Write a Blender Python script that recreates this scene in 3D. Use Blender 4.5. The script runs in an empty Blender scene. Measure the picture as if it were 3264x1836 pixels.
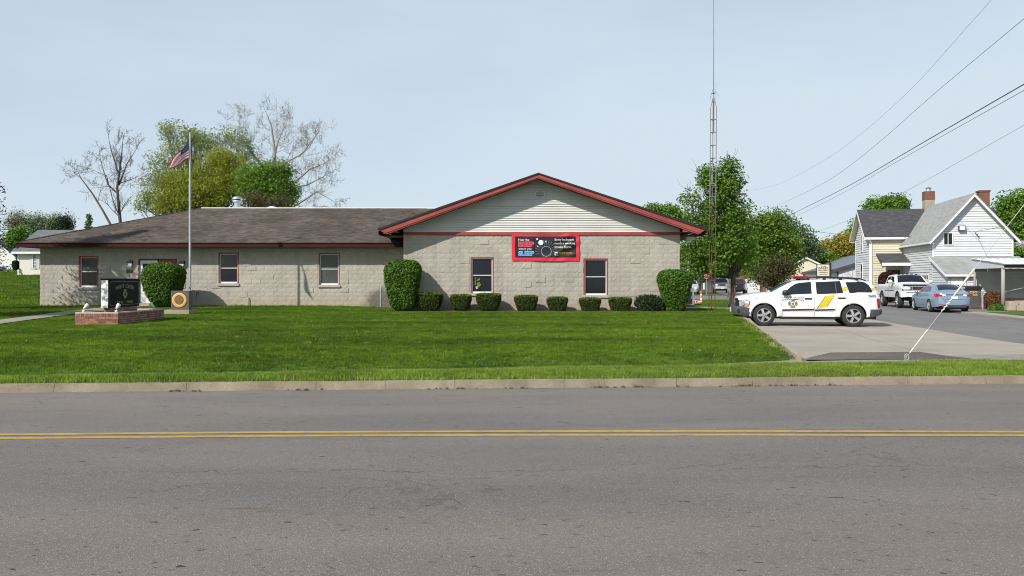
import bpy, bmesh, math, random
import numpy as np
from mathutils import Vector, Matrix, Euler

random.seed(7); RNG = np.random.default_rng(11)
sc = bpy.context.scene
COL = sc.collection
R = math.radians
# ------------------------------------------------------------------ camera
F, W0, CX, HY, H = 2612.0, 3264.0, 1632.0, 893.0, 1.65      # photo focal (px), width, centre, horizon row, eye height
cam_d = bpy.data.cameras.new('camera'); cam = bpy.data.objects.new('camera', cam_d); COL.objects.link(cam)
cam.location = (0, 0, H); cam.rotation_euler = (R(90), 0, 0)
cam_d.sensor_width = 36.0; cam_d.lens = 36.0 * F / W0; cam_d.shift_y = -(918.0 - HY) / W0
cam_d.clip_start = 0.1; cam_d.clip_end = 3000
sc.camera = cam
# ------------------------------------------------------------------ light
AZ, EL = R(44), R(39)                                       # sun is front-left of the facade, behind the camera
SUN = Vector((-math.sin(AZ) * math.cos(EL), -math.cos(AZ) * math.cos(EL), math.sin(EL)))
sl = bpy.data.lights.new('sun', 'SUN'); sl.energy = 5.0; sl.angle = R(0.55); sl.color = (1.0, 0.955, 0.88)
so = bpy.data.objects.new('sun', sl); COL.objects.link(so); so.rotation_euler = (-SUN).to_track_quat('-Z', 'Y').to_euler()
so.location = (-30, -30, 40)
wd = bpy.data.worlds.new('World'); sc.world = wd; wd.use_nodes = True
nt = wd.node_tree; nt.nodes.clear()
def N(nt, t, **kw):
    n = nt.nodes.new(t)
    for k, v in kw.items(): setattr(n, k, v)
    return n
wo = N(nt, 'ShaderNodeOutputWorld'); bg = N(nt, 'ShaderNodeBackground'); sky = N(nt, 'ShaderNodeTexSky')
sky.sky_type = 'NISHITA'; sky.sun_disc = False; sky.sun_elevation = EL; sky.sun_rotation = math.atan2(SUN.x, SUN.y)
sky.altitude = 200; sky.air_density = 1.0; sky.dust_density = 0.8; sky.ozone_density = 1.6
tc = N(nt, 'ShaderNodeTexCoord'); mp = N(nt, 'ShaderNodeMapping'); mp.inputs['Scale'].default_value = (1.0, 1.4, 3.6)
mp.inputs['Rotation'].default_value = (0.12, 0.1, 0.4)
nz = N(nt, 'ShaderNodeTexNoise'); nz.inputs['Scale'].default_value = 1.05; nz.inputs['Detail'].default_value = 5.0; nz.inputs['Roughness'].default_value = 0.5
rp = N(nt, 'ShaderNodeMapRange'); rp.inputs['From Min'].default_value = 0.40; rp.inputs['From Max'].default_value = 0.64
rp.inputs['To Min'].default_value = 0.62; rp.inputs['To Max'].default_value = 1.0
mx = N(nt, 'ShaderNodeMix', data_type='RGBA'); mx.inputs['B'].default_value = (5.0, 5.75, 6.5, 1)
bg.inputs['Strength'].default_value = 0.125
L = nt.links.new
L(tc.outputs['Generated'], mp.inputs['Vector']); L(mp.outputs['Vector'], nz.inputs['Vector']); L(nz.outputs['Fac'], rp.inputs['Value'])
# the haze veil is thickest towards the horizon and thins with elevation, as a real haze layer does
sz = N(nt, 'ShaderNodeSeparateXYZ'); L(tc.outputs['Generated'], sz.inputs[0]); hz = N(nt, 'ShaderNodeMapRange', interpolation_type='SMOOTHSTEP')
hz.inputs['From Min'].default_value = 0.30; hz.inputs['From Max'].default_value = 0.95; hz.inputs['To Min'].default_value = 1.0; hz.inputs['To Max'].default_value = 0.22; L(sz.outputs['Z'], hz.inputs['Value'])
hm = N(nt, 'ShaderNodeMath', operation='MULTIPLY'); L(rp.outputs['Result'], hm.inputs[0]); L(hz.outputs['Result'], hm.inputs[1]); L(hm.outputs[0], mx.inputs['Factor']); L(sky.outputs['Color'], mx.inputs['A']); L(mx.outputs['Result'], bg.inputs['Color']); L(bg.outputs['Background'], wo.inputs['Surface'])
sc.view_settings.view_transform = 'Standard'; sc.view_settings.look = 'None'; sc.view_settings.gamma = 1.0
sc.view_settings.use_curve_mapping = False; sc.view_settings.exposure = 0.09
sc.render.engine = 'CYCLES'; sc.cycles.max_bounces = 6; sc.cycles.pixel_filter_type = 'BLACKMAN_HARRIS'; sc.cycles.filter_width = 1.05; sc.cycles.transparent_max_bounces = 8

# ------------------------------------------------------------------ helpers
def PX(px, d): return (px - CX) * d / F                      # photo column at depth d -> x
def PZ(py, d): return H - (py - HY) * d / F                  # photo row at depth d -> z
def P(px, py, d): return (PX(px, d), d, PZ(py, d))
def sm(a, b, x):
    t = min(1, max(0, (x - a) / (b - a))); return t * t * (3 - 2 * t)

class MB:
    def __init__(s): s.v = []; s.f = []; s.m = []
    def poly(s, pts, mi=0):
        i = len(s.v); s.v += [tuple(p) for p in pts]; s.f.append(tuple(range(i, i + len(pts)))); s.m.append(mi); return s
    def box(s, x0, x1, y0, y1, z0, z1, mi=0):
        i = len(s.v)
        s.v += [(x, y, z) for z in (z0, z1) for x, y in ((x0, y0), (x1, y0), (x1, y1), (x0, y1))]
        for q in ((3, 2, 1, 0), (4, 5, 6, 7), (0, 1, 5, 4), (1, 2, 6, 5), (2, 3, 7, 6), (3, 0, 4, 7)):
            s.f.append(tuple(i + k for k in q)); s.m.append(mi)
        return s
    def hexa(s, pts, mi=0):                                   # 8 points: bottom ring then top ring
        i = len(s.v); s.v += [tuple(p) for p in pts]
        for q in ((3, 2, 1, 0), (4, 5, 6, 7), (0, 1, 5, 4), (1, 2, 6, 5), (2, 3, 7, 6), (3, 0, 4, 7)):
            s.f.append(tuple(i + k for k in q)); s.m.append(mi)
        return s
    def prism(s, poly, vec, mi=0):                            # polygon of 3D points swept by vec
        n = len(poly); i = len(s.v); vec = Vector(vec)
        s.v += [tuple(p) for p in poly] + [tuple(Vector(p) + vec) for p in poly]
        s.f.append(tuple(range(i + n - 1, i - 1, -1))); s.f.append(tuple(range(i + n, i + 2 * n))); s.m += [mi, mi]
        for k in range(n):
            a, b = i + k, i + (k + 1) % n
            s.f.append((a, b, b + n, a + n)); s.m.append(mi)
        return s
    def tube(s, pts, rad, n=8, mi=0, cap=True):
        pts = [Vector(p) for p in pts]; m = len(pts)
        if not hasattr(rad, '__len__'): rad = [rad] * m
        i0 = len(s.v); ref = None
        for k, p in enumerate(pts):
            t = (pts[min(k + 1, m - 1)] - pts[max(k - 1, 0)])
            t = t.normalized() if t.length > 1e-9 else Vector((0, 0, 1))
            if ref is None: ref = Vector((1, 0, 0)) if abs(t.x) < .8 else Vector((0, 1, 0))
            a = (ref - t * ref.dot(t)).normalized(); b = t.cross(a); ref = a
            for j in range(n):
                w = 2 * math.pi * j / n
                s.v.append(tuple(p + (a * math.cos(w) + b * math.sin(w)) * rad[k]))
        for k in range(m - 1):
            for j in range(n):
                a = i0 + k * n + j; b = i0 + k * n + (j + 1) % n
                s.f.append((a, b, b + n, a + n)); s.m.append(mi)
        if cap:
            s.f.append(tuple(range(i0 + n - 1, i0 - 1, -1))); s.f.append(tuple(range(i0 + (m - 1) * n, i0 + m * n))); s.m += [mi, mi]
        return s
    def lathe(s, prof, c=(0, 0, 0), n=24, axis='z', mi=0, cap=True):   # prof: (radius, along)
        i0 = len(s.v); m = len(prof)
        for r, h in prof:
            for j in range(n):
                w = 2 * math.pi * j / n; a, b = r * math.cos(w), r * math.sin(w)
                p = {'z': (a, b, h), 'y': (a, h, -b), 'x': (h, a, b)}[axis]
                s.v.append((c[0] + p[0], c[1] + p[1], c[2] + p[2]))
        for k in range(m - 1):
            for j in range(n):
                a = i0 + k * n + j; b = i0 + k * n + (j + 1) % n
                s.f.append((a, b, b + n, a + n)); s.m.append(mi)
        if cap and prof[0][0] > 1e-6: s.f.append(tuple(range(i0 + n - 1, i0 - 1, -1))); s.m.append(mi)
        if cap and prof[-1][0] > 1e-6: s.f.append(tuple(range(i0 + (m - 1) * n, i0 + m * n))); s.m.append(mi)
        return s
    def grid(s, fn, nu, nv, mi=0):
        i0 = len(s.v)
        for a in range(nu + 1):
            for b in range(nv + 1): s.v.append(tuple(fn(a / nu, b / nv)))
        for a in range(nu):
            for b in range(nv):
                q = i0 + a * (nv + 1) + b
                s.f.append((q, q + nv + 1, q + nv + 2, q + 1)); s.m.append(mi(a, b) if callable(mi) else mi)
        return s
    def add(s, o, fn=None, mi=0):
        i = len(s.v); s.v += [tuple(fn(p)) if fn else p for p in o.v]
        s.f += [tuple(i + k for k in q) for q in o.f]; s.m += [mi + k for k in o.m]; return s
    def mesh(s, name, mats, smooth=False, sharp=None):
        me = bpy.data.meshes.new(name); me.from_pydata(s.v, [], s.f)
        for m in (mats if isinstance(mats, (list, tuple)) else [mats]): me.materials.append(m)
        me.polygons.foreach_set('material_index', s.m)
        if smooth:
            me.polygons.foreach_set('use_smooth', [True] * len(s.f))
            if sharp: me.set_sharp_from_angle(angle=R(sharp))
        me.update(); return me

def tag(o, label=None, cat=None, group=None, kind=None):
    if label: o['label'] = label
    if cat: o['category'] = cat
    if group: o['group'] = group
    if kind: o['kind'] = kind
    return o
def link(name, me, parent=None, world=True, **kw):
    o = bpy.data.objects.new(name, me); COL.objects.link(o)
    if parent is not None:
        o.parent = parent
        if world and parent.parent is None: o.matrix_parent_inverse = parent.matrix_basis.inverted()
    return tag(o, **kw)
def part(mb, name, mats, parent=None, world=True, smooth=False, sharp=None, **kw):
    return link(name, mb.mesh(name, mats, smooth, sharp), parent, world, **kw)
def thing(name, label, cat, loc=(0, 0, 0), rz=0, group=None):
    o = bpy.data.objects.new(name, None); COL.objects.link(o); o.empty_display_size = .2
    o.location = loc; o.rotation_euler = (0, 0, rz); return tag(o, label, cat, group)
KIDS = {}
def copy_tree(o, parent=None):
    c = o.copy(); COL.objects.link(c)
    if parent: c.parent = parent
    for ch in o.children: copy_tree(ch, c)
    return c

# ------------------------------------------------------------------ materials
def rgb(c): return (c[0], c[1], c[2], 1)
def M(name, col, rough=.75, var=.12, scale=4., bump=0., bscale=40., metal=0., col2=None, lo=.35, hi=.65, obj=0., isl=0., fine=0., coord='pos', spec=.5, stretch=None, coat=0.):
    m = bpy.data.materials.new(name); m.use_nodes = True; t = m.node_tree; b = t.nodes['Principled BSDF']; l = t.links.new
    b.inputs['Roughness'].default_value = rough; b.inputs['Metallic'].default_value = metal; b.inputs['Specular IOR Level'].default_value = spec
    b.inputs['Coat Weight'].default_value = coat; b.inputs['Coat Roughness'].default_value = .05
    c1 = tuple(max(0, k * (1 - var)) for k in col); c2 = col2 if col2 else tuple(min(1, k * (1 + var)) for k in col)
    g = N(t, 'ShaderNodeNewGeometry'); tx = N(t, 'ShaderNodeTexCoord')
    src = g.outputs['Position'] if coord == 'pos' else tx.outputs['Object']
    if stretch:
        q = N(t, 'ShaderNodeMapping'); q.inputs['Scale'].default_value = stretch; l(src, q.inputs['Vector']); src = q.outputs['Vector']
    n = N(t, 'ShaderNodeTexNoise'); n.inputs['Scale'].default_value = scale; n.inputs['Detail'].default_value = 5; n.inputs['Roughness'].default_value = .6
    l(src, n.inputs['Vector'])
    r = N(t, 'ShaderNodeValToRGB'); r.color_ramp.elements[0].position = lo; r.color_ramp.elements[1].position = hi
    r.color_ramp.elements[0].color = rgb(c1); r.color_ramp.elements[1].color = rgb(c2); l(n.outputs['Fac'], r.inputs['Fac'])
    out = r.outputs['Color']
    def mul(out, val, amt):
        mr = N(t, 'ShaderNodeMapRange'); mr.inputs['To Min'].default_value = 1 - amt; mr.inputs['To Max'].default_value = 1 + amt; l(val, mr.inputs['Value'])
        vm = N(t, 'ShaderNodeVectorMath', operation='SCALE'); l(out, vm.inputs[0]); l(mr.outputs['Result'], vm.inputs['Scale']); return vm.outputs['Vector']
    if obj:
        oi = N(t, 'ShaderNodeObjectInfo'); out = mul(out, oi.outputs['Random'], obj)
    if isl: out = mul(out, g.outputs['Random Per Island'], isl)
    if fine:
        n2 = N(t, 'ShaderNodeTexNoise'); n2.inputs['Scale'].default_value = bscale; n2.inputs['Detail'].default_value = 3; l(src, n2.inputs['Vector']); out = mul(out, n2.outputs['Fac'], fine)
    l(out, b.inputs['Base Color'])
    if bump:
        n3 = N(t, 'ShaderNodeTexNoise'); n3.inputs['Scale'].default_value = bscale; n3.inputs['Detail'].default_value = 4; l(src, n3.inputs['Vector'])
        bp = N(t, 'ShaderNodeBump'); bp.inputs['Strength'].default_value = bump; bp.inputs['Distance'].default_value = .02; l(n3.outputs['Fac'], bp.inputs['Height']); l(bp.outputs['Normal'], b.inputs['Normal'])
    return m
def leafmat(name, ca, cb, trans=.35, scale=.8, rough=.6, patch=0., ps=(.12, .5, 1)):
    m = bpy.data.materials.new(name); m.use_nodes = True; t = m.node_tree; l = t.links.new; t.nodes.clear()
    o = N(t, 'ShaderNodeOutputMaterial'); d = N(t, 'ShaderNodeBsdfPrincipled'); tr = N(t, 'ShaderNodeBsdfTranslucent'); mxs = N(t, 'ShaderNodeMixShader')
    d.inputs['Roughness'].default_value = rough; d.inputs['Specular IOR Level'].default_value = .3
    g = N(t, 'ShaderNodeNewGeometry'); n = N(t, 'ShaderNodeTexNoise'); n.inputs['Scale'].default_value = scale; l(g.outputs['Position'], n.inputs['Vector'])
    ad = N(t, 'ShaderNodeMath', operation='ADD'); l(n.outputs['Fac'], ad.inputs[0]); l(g.outputs['Random Per Island'], ad.inputs[1])
    mr = N(t, 'ShaderNodeMapRange'); mr.inputs['From Min'].default_value = .35; mr.inputs['From Max'].default_value = 1.65; l(ad.outputs[0], mr.inputs['Value'])
    c = N(t, 'ShaderNodeMix', data_type='RGBA'); c.inputs['A'].default_value = rgb(ca); c.inputs['B'].default_value = rgb(cb); l(mr.outputs['Result'], c.inputs['Factor'])
    out = c.outputs['Result']
    if patch:
        for sc_, k in ((1., ps), (.45, (.6, .6, 1)), (1.15, (3.2, 5, 1))):
            q = N(t, 'ShaderNodeMapping'); q.inputs['Scale'].default_value = k; l(g.outputs['Position'], q.inputs['Vector']); n4 = N(t, 'ShaderNodeTexNoise'); n4.inputs['Scale'].default_value = 1.5; n4.inputs['Detail'].default_value = 4; l(q.outputs['Vector'], n4.inputs['Vector'])
            m4 = N(t, 'ShaderNodeMapRange'); m4.inputs['From Min'].default_value = .32; m4.inputs['From Max'].default_value = .68; m4.inputs['To Min'].default_value = 1 - patch * sc_; m4.inputs['To Max'].default_value = 1 + patch * sc_; l(n4.outputs['Fac'], m4.inputs['Value'])
            vm = N(t, 'ShaderNodeVectorMath', operation='SCALE'); l(out, vm.inputs[0]); l(m4.outputs['Result'], vm.inputs['Scale']); out = vm.outputs['Vector']
    l(out, d.inputs['Base Color']); l(out, tr.inputs['Color'])
    mxs.inputs['Fac'].default_value = trans; l(d.outputs[0], mxs.inputs[1]); l(tr.outputs[0], mxs.inputs[2]); l(mxs.outputs[0], o.inputs['Surface'])
    return m
def glass(name, col=(.010, .013, .016), rough=.06, spec=.32):
    return M(name, col, rough, .25, .7, spec=spec)

mBlock = M('painted_split_block', (.372, .340, .292), .85, .07, .9, bump=.5, bscale=20, obj=.055, isl=.05, fine=.16)
mMortar = M('painted_mortar', (.375, .345, .30), .9, .06, 3)
def stain_block():
    t = mBlock.node_tree; l = t.links.new; b = t.nodes['Principled BSDF']
    src = b.inputs['Base Color'].links[0].from_socket
    g = N(t, 'ShaderNodeNewGeometry'); s = N(t, 'ShaderNodeSeparateXYZ'); l(g.outputs['Position'], s.inputs[0])
    n = N(t, 'ShaderNodeTexNoise'); n.inputs['Scale'].default_value = 1.6; n.inputs['Detail'].default_value = 5; l(g.outputs['Position'], n.inputs['Vector'])
    mr = N(t, 'ShaderNodeMapRange'); mr.inputs['From Min'].default_value = 1.15; mr.inputs['From Max'].default_value = .45; l(s.outputs['Z'], mr.inputs['Value'])   # rain splash dirt near the ground
    mu = N(t, 'ShaderNodeMath', operation='MULTIPLY'); l(mr.outputs['Result'], mu.inputs[0]); l(n.outputs['Fac'], mu.inputs[1])
    mx = N(t, 'ShaderNodeMix', data_type='RGBA'); mx.inputs['B'].default_value = (.33, .265, .16, 1); l(mu.outputs[0], mx.inputs['Factor']); l(src, mx.inputs['A'])
    # rain streaks down the wall and the damp dark corner where wing and gable meet
    q = N(t, 'ShaderNodeMapping'); q.inputs['Scale'].default_value = (1.6, 1, .22); l(g.outputs['Position'], q.inputs['Vector']); n2 = N(t, 'ShaderNodeTexNoise'); n2.inputs['Scale'].default_value = 1.8; n2.inputs['Detail'].default_value = 6; l(q.outputs['Vector'], n2.inputs['Vector'])
    m2 = N(t, 'ShaderNodeMapRange'); m2.inputs['From Min'].default_value = .52; m2.inputs['From Max'].default_value = .74; m2.inputs['To Max'].default_value = .42; l(n2.outputs['Fac'], m2.inputs['Value'])
    x2 = N(t, 'ShaderNodeMix', data_type='RGBA'); x2.inputs['B'].default_value = (.235, .21, .18, 1); l(m2.outputs['Result'], x2.inputs['Factor']); l(mx.outputs['Result'], x2.inputs['A'])
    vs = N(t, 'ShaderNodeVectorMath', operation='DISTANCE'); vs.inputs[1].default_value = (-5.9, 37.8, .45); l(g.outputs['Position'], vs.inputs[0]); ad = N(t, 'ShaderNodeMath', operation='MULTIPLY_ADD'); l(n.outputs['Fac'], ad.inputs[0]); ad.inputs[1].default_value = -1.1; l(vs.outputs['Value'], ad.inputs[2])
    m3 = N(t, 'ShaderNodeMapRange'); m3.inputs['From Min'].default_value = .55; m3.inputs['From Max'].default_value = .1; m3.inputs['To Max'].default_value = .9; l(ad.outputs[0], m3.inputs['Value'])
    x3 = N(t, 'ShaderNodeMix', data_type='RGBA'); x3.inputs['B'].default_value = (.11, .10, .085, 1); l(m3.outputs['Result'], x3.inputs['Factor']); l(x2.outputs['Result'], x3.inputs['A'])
    l(x3.outputs['Result'], b.inputs['Base Color'])
stain_block()
mRed = M('red_trim_paint', (.30, .062, .054), .6, .14, 1.5, fine=.2, bscale=18, spec=.3)
mRedDark = M('dark_red_trim_paint', (.040, .011, .010), .7, .10, 2, spec=.15)
mSoffit = M('brown_red_soffit', (.11, .035, .03), .7, .1, 2)
mSid = M('grey_vinyl_siding', (.545, .54, .515), .55, .05, 1.5, obj=.03)
mWhiteVinyl = M('white_vinyl', (.56, .57, .585), .45, .04, 2, obj=.03)
mCream = M('cream_siding', (.56, .52, .385), .55, .05, 1.5, obj=.03)
mWhite = M('white_paint', (.70, .70, .69), .4, .05, 3)
mShingle = M('brown_shingle', (.079, .060, .047), .95, .22, .5, isl=.45, bump=.4, bscale=60, fine=.4, col2=(.105, .082, .066))
mShingleDark = M('charcoal_shingle', (.055, .055, .06), .95, .3, 2.2, bump=.4, bscale=50, fine=.4, stretch=(1, 1, 4))
mShingleGrey = M('grey_shingle', (.27, .275, .265), .95, .16, 1.6, bump=.4, bscale=50, fine=.3, stretch=(1, 1, 4))
mMetalRoof = M('grey_metal_roof', (.13, .145, .17), .5, .06, 1)
mGlass = glass('dark_window_glass'); mGlassBlind = glass('glass_over_blind', (.07, .082, .078), .12)
mConc = M('driveway_concrete', (.315, .278, .228), .9, .13, .45, bump=.25, bscale=80, fine=.12)
mConcWall = M('weathered_concrete', (.33, .28, .21), .9, .14, 1.6, bump=.3, bscale=60, fine=.2)
mWalk = M('sidewalk_concrete', (.25, .23, .19), .9, .14, 1.2, bump=.3, bscale=60, fine=.2)
mKerb = M('kerb_concrete', (.225, .185, .128), .92, .16, 2.0, bump=.4, bscale=45, fine=.3, col2=(.30, .252, .18))
mSoil = M('bare_soil', (.11, .075, .045), .95, .3, 6, bump=.5, bscale=40)
mBlack = M('black_plastic', (.015, .015, .017), .45, .2, 4)
mDkGrey = M('dark_grey_plastic', (.05, .052, .058), .6, .12, 6)
mTyre = M('tyre_rubber', (.022, .022, .023), .85, .2, 12, bump=.2, bscale=60)
mAlloy = M('silver_alloy', (.62, .62, .61), .28, .05, 4, metal=.85)
mSteel = M('galvanised_steel', (.50, .51, .53), .42, .12, 5, metal=.7)
mMast = M('dull_mast_steel', (.20, .21, .23), .6, .2, 6, metal=.2)
mRust = M('rusty_steel', (.20, .075, .035), .8, .35, 9, col2=(.12, .05, .035))
mBrick = M('red_brick', (.25, .115, .08), .9, .12, 8, bump=.4, bscale=50, obj=.38, fine=.25)
mBrickChimney = M('weathered_chimney_brick', (.17, .075, .052), .9, .2, 6, bump=.4, bscale=30, fine=.3)
mBrickMortar = M('brick_mortar', (.56, .46, .37), .95, .1, 9)
mBark = M('grey_bark', (.10, .088, .075), .95, .3, 3, bump=.5, bscale=14)
mBarkDark = M('dark_bark', (.045, .038, .032), .95, .3, 3, bump=.5, bscale=14)
mBarkPale = M('pale_sycamore_bark', (.48, .46, .43), .9, .3, 1.2, col2=(.30, .28, .25))
mCarWhite = M('white_car_paint', (.72, .73, .745), .3, .015, 1, coat=.6)
mCarBlue = M('steel_blue_car_paint', (.23, .315, .42), .33, .03, 1, metal=.3, coat=.7)
mCarSilver = M('silver_car_paint', (.55, .55, .54), .3, .03, 1, metal=.3, coat=.5)
mCarDark = M('dark_car_paint', (.018, .02, .026), .25, .05, 1, coat=.7)
mCarGlass = glass('car_glass', (.01, .012, .014), .03, .7)
mYellow = M('gold_stripe', (.72, .42, .012), .4, .03, 2); mGreenEdge = M('dark_green_edge', (.03, .09, .04), .4, .03, 2)
mLamp = M('clear_lamp_lens', (.72, .73, .74), .12, .15, 14); mAmber = M('amber_lens', (.75, .22, .02), .2, .05, 4); mLens = M('headlamp_lens', (.30, .315, .33), .1, .35, 16, spec=.8)
mTail = M('red_lens', (.36, .012, .02), .15, .15, 8)
mOrange = M('safety_orange', (.85, .19, .025), .5, .05, 4)
mSignBlack = M('black_sign_panel', (.007, .010, .012), .55, .2, 2, spec=.12)
mSignGold = M('faded_gold_letter', (.27, .24, .14), .6, .35, 18)
mGranite = M('brown_granite', (.10, .078, .078), .5, .15, 30, fine=.3, bscale=80)
mGold = M('gold_seal', (.68, .44, .14), .45, .08, 10); mBronze = M('bronze_relief', (.20, .105, .04), .5, .25, 22, bump=.6, bscale=24)
mBannerRed = M('banner_red', (.66, .028, .06), .35, .04, 3); mBannerBlack = M('banner_black', (.014, .015, .02), .3, .1, 3)
mPrintWhite = M('print_white', (.8, .8, .8), .4, .02, 3); mPrintRed = M('print_red', (.62, .02, .07), .4, .03, 3); mPrintBlue = M('print_blue', (.07, .33, .72), .4, .03, 3)
mPrintGrey = M('print_grey', (.10, .105, .115), .4, .03, 3); mPrintPink = M('print_pink', (.80, .28, .33), .4, .03, 3); mPrintPale = M('print_pale_blue', (.42, .68, .86), .4, .03, 3)
mSignCream = M('cream_sign_face', (.72, .63, .46), .5, .06, 5); mSignInk = M('brown_black_ink', (.04, .025, .02), .5, .1, 4)
def weathered(name, a, b, scale, lo, hi): return M(name, a, .7, 0, scale, col2=b, lo=lo, hi=hi, bump=.3, bscale=30)
mWeather = weathered('peeling_white_paint', (.20, .19, .18), (.74, .74, .73), 7, .44, .56)
FLAG = ((.48, .012, .035), (.88, .87, .86), (.012, .018, .10))

# text, made before the scene is heavy: unit-height outlines as MB
def text_mb(s, offset=0.0, align='CENTER'):
    cu = bpy.data.curves.new('text', 'FONT'); cu.body = s; cu.size = 1; cu.align_x = align; cu.offset = offset; cu.resolution_u = 2
    o = bpy.data.objects.new('text', cu); COL.objects.link(o)
    dg = bpy.context.evaluated_depsgraph_get(); dg.update(); me = bpy.data.meshes.new_from_object(o.evaluated_get(dg))
    mb = MB(); mb.v = [tuple(v.co) for v in me.vertices]; mb.f = [tuple(p.vertices) for p in me.polygons]; mb.m = [0] * len(mb.f)
    bpy.data.objects.remove(o); bpy.data.curves.remove(cu); bpy.data.meshes.remove(me); return mb
def fit(mb, w=None, h=None, arc=0.):                         # scale text to width/height, centred on origin; arc bends it
    xs = [v[0] for v in mb.v]; ys = [v[1] for v in mb.v]; cx, cy = (min(xs) + max(xs)) / 2, (min(ys) + max(ys)) / 2
    sx = w / (max(xs) - min(xs)) if w else None; sy = h / (max(ys) - min(ys)) if h else None
    sx = sx or sy; sy = sy or sx
    o = MB(); o.f = mb.f; o.m = mb.m
    for v in mb.v:
        x, y = (v[0] - cx) * sx, (v[1] - cy) * sy
        if arc: y -= arc * (x / (w / 2)) ** 2
        o.v.append((x, y, 0))
    return o
T = {}
for s_, off in (('PAINT CREEK', .012), ('EMS · FIRE', .012), ('241', .012), ('Hear the', 0), ('BEEP', .035), ('where you', 0), ('SLEEP', .035), ('Every bedroom', 0), ('needs a working', 0), ('smoke alarm.', 0),
                ('FIRE PREVENTION WEEK', .01), ('THE', .02), ('PAINT', .03), ('GALLERY', .02), ('CSO', .03), ('STOP', .02), ('GMC', .03)):
    T[s_] = text_mb(s_, off)
for s_ in ('PAINT CREEK', '241', 'BEEP', 'SLEEP'): T[s_ + '+'] = text_mb(s_, .06 if s_ in ('BEEP', 'SLEEP') else .08)
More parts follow.
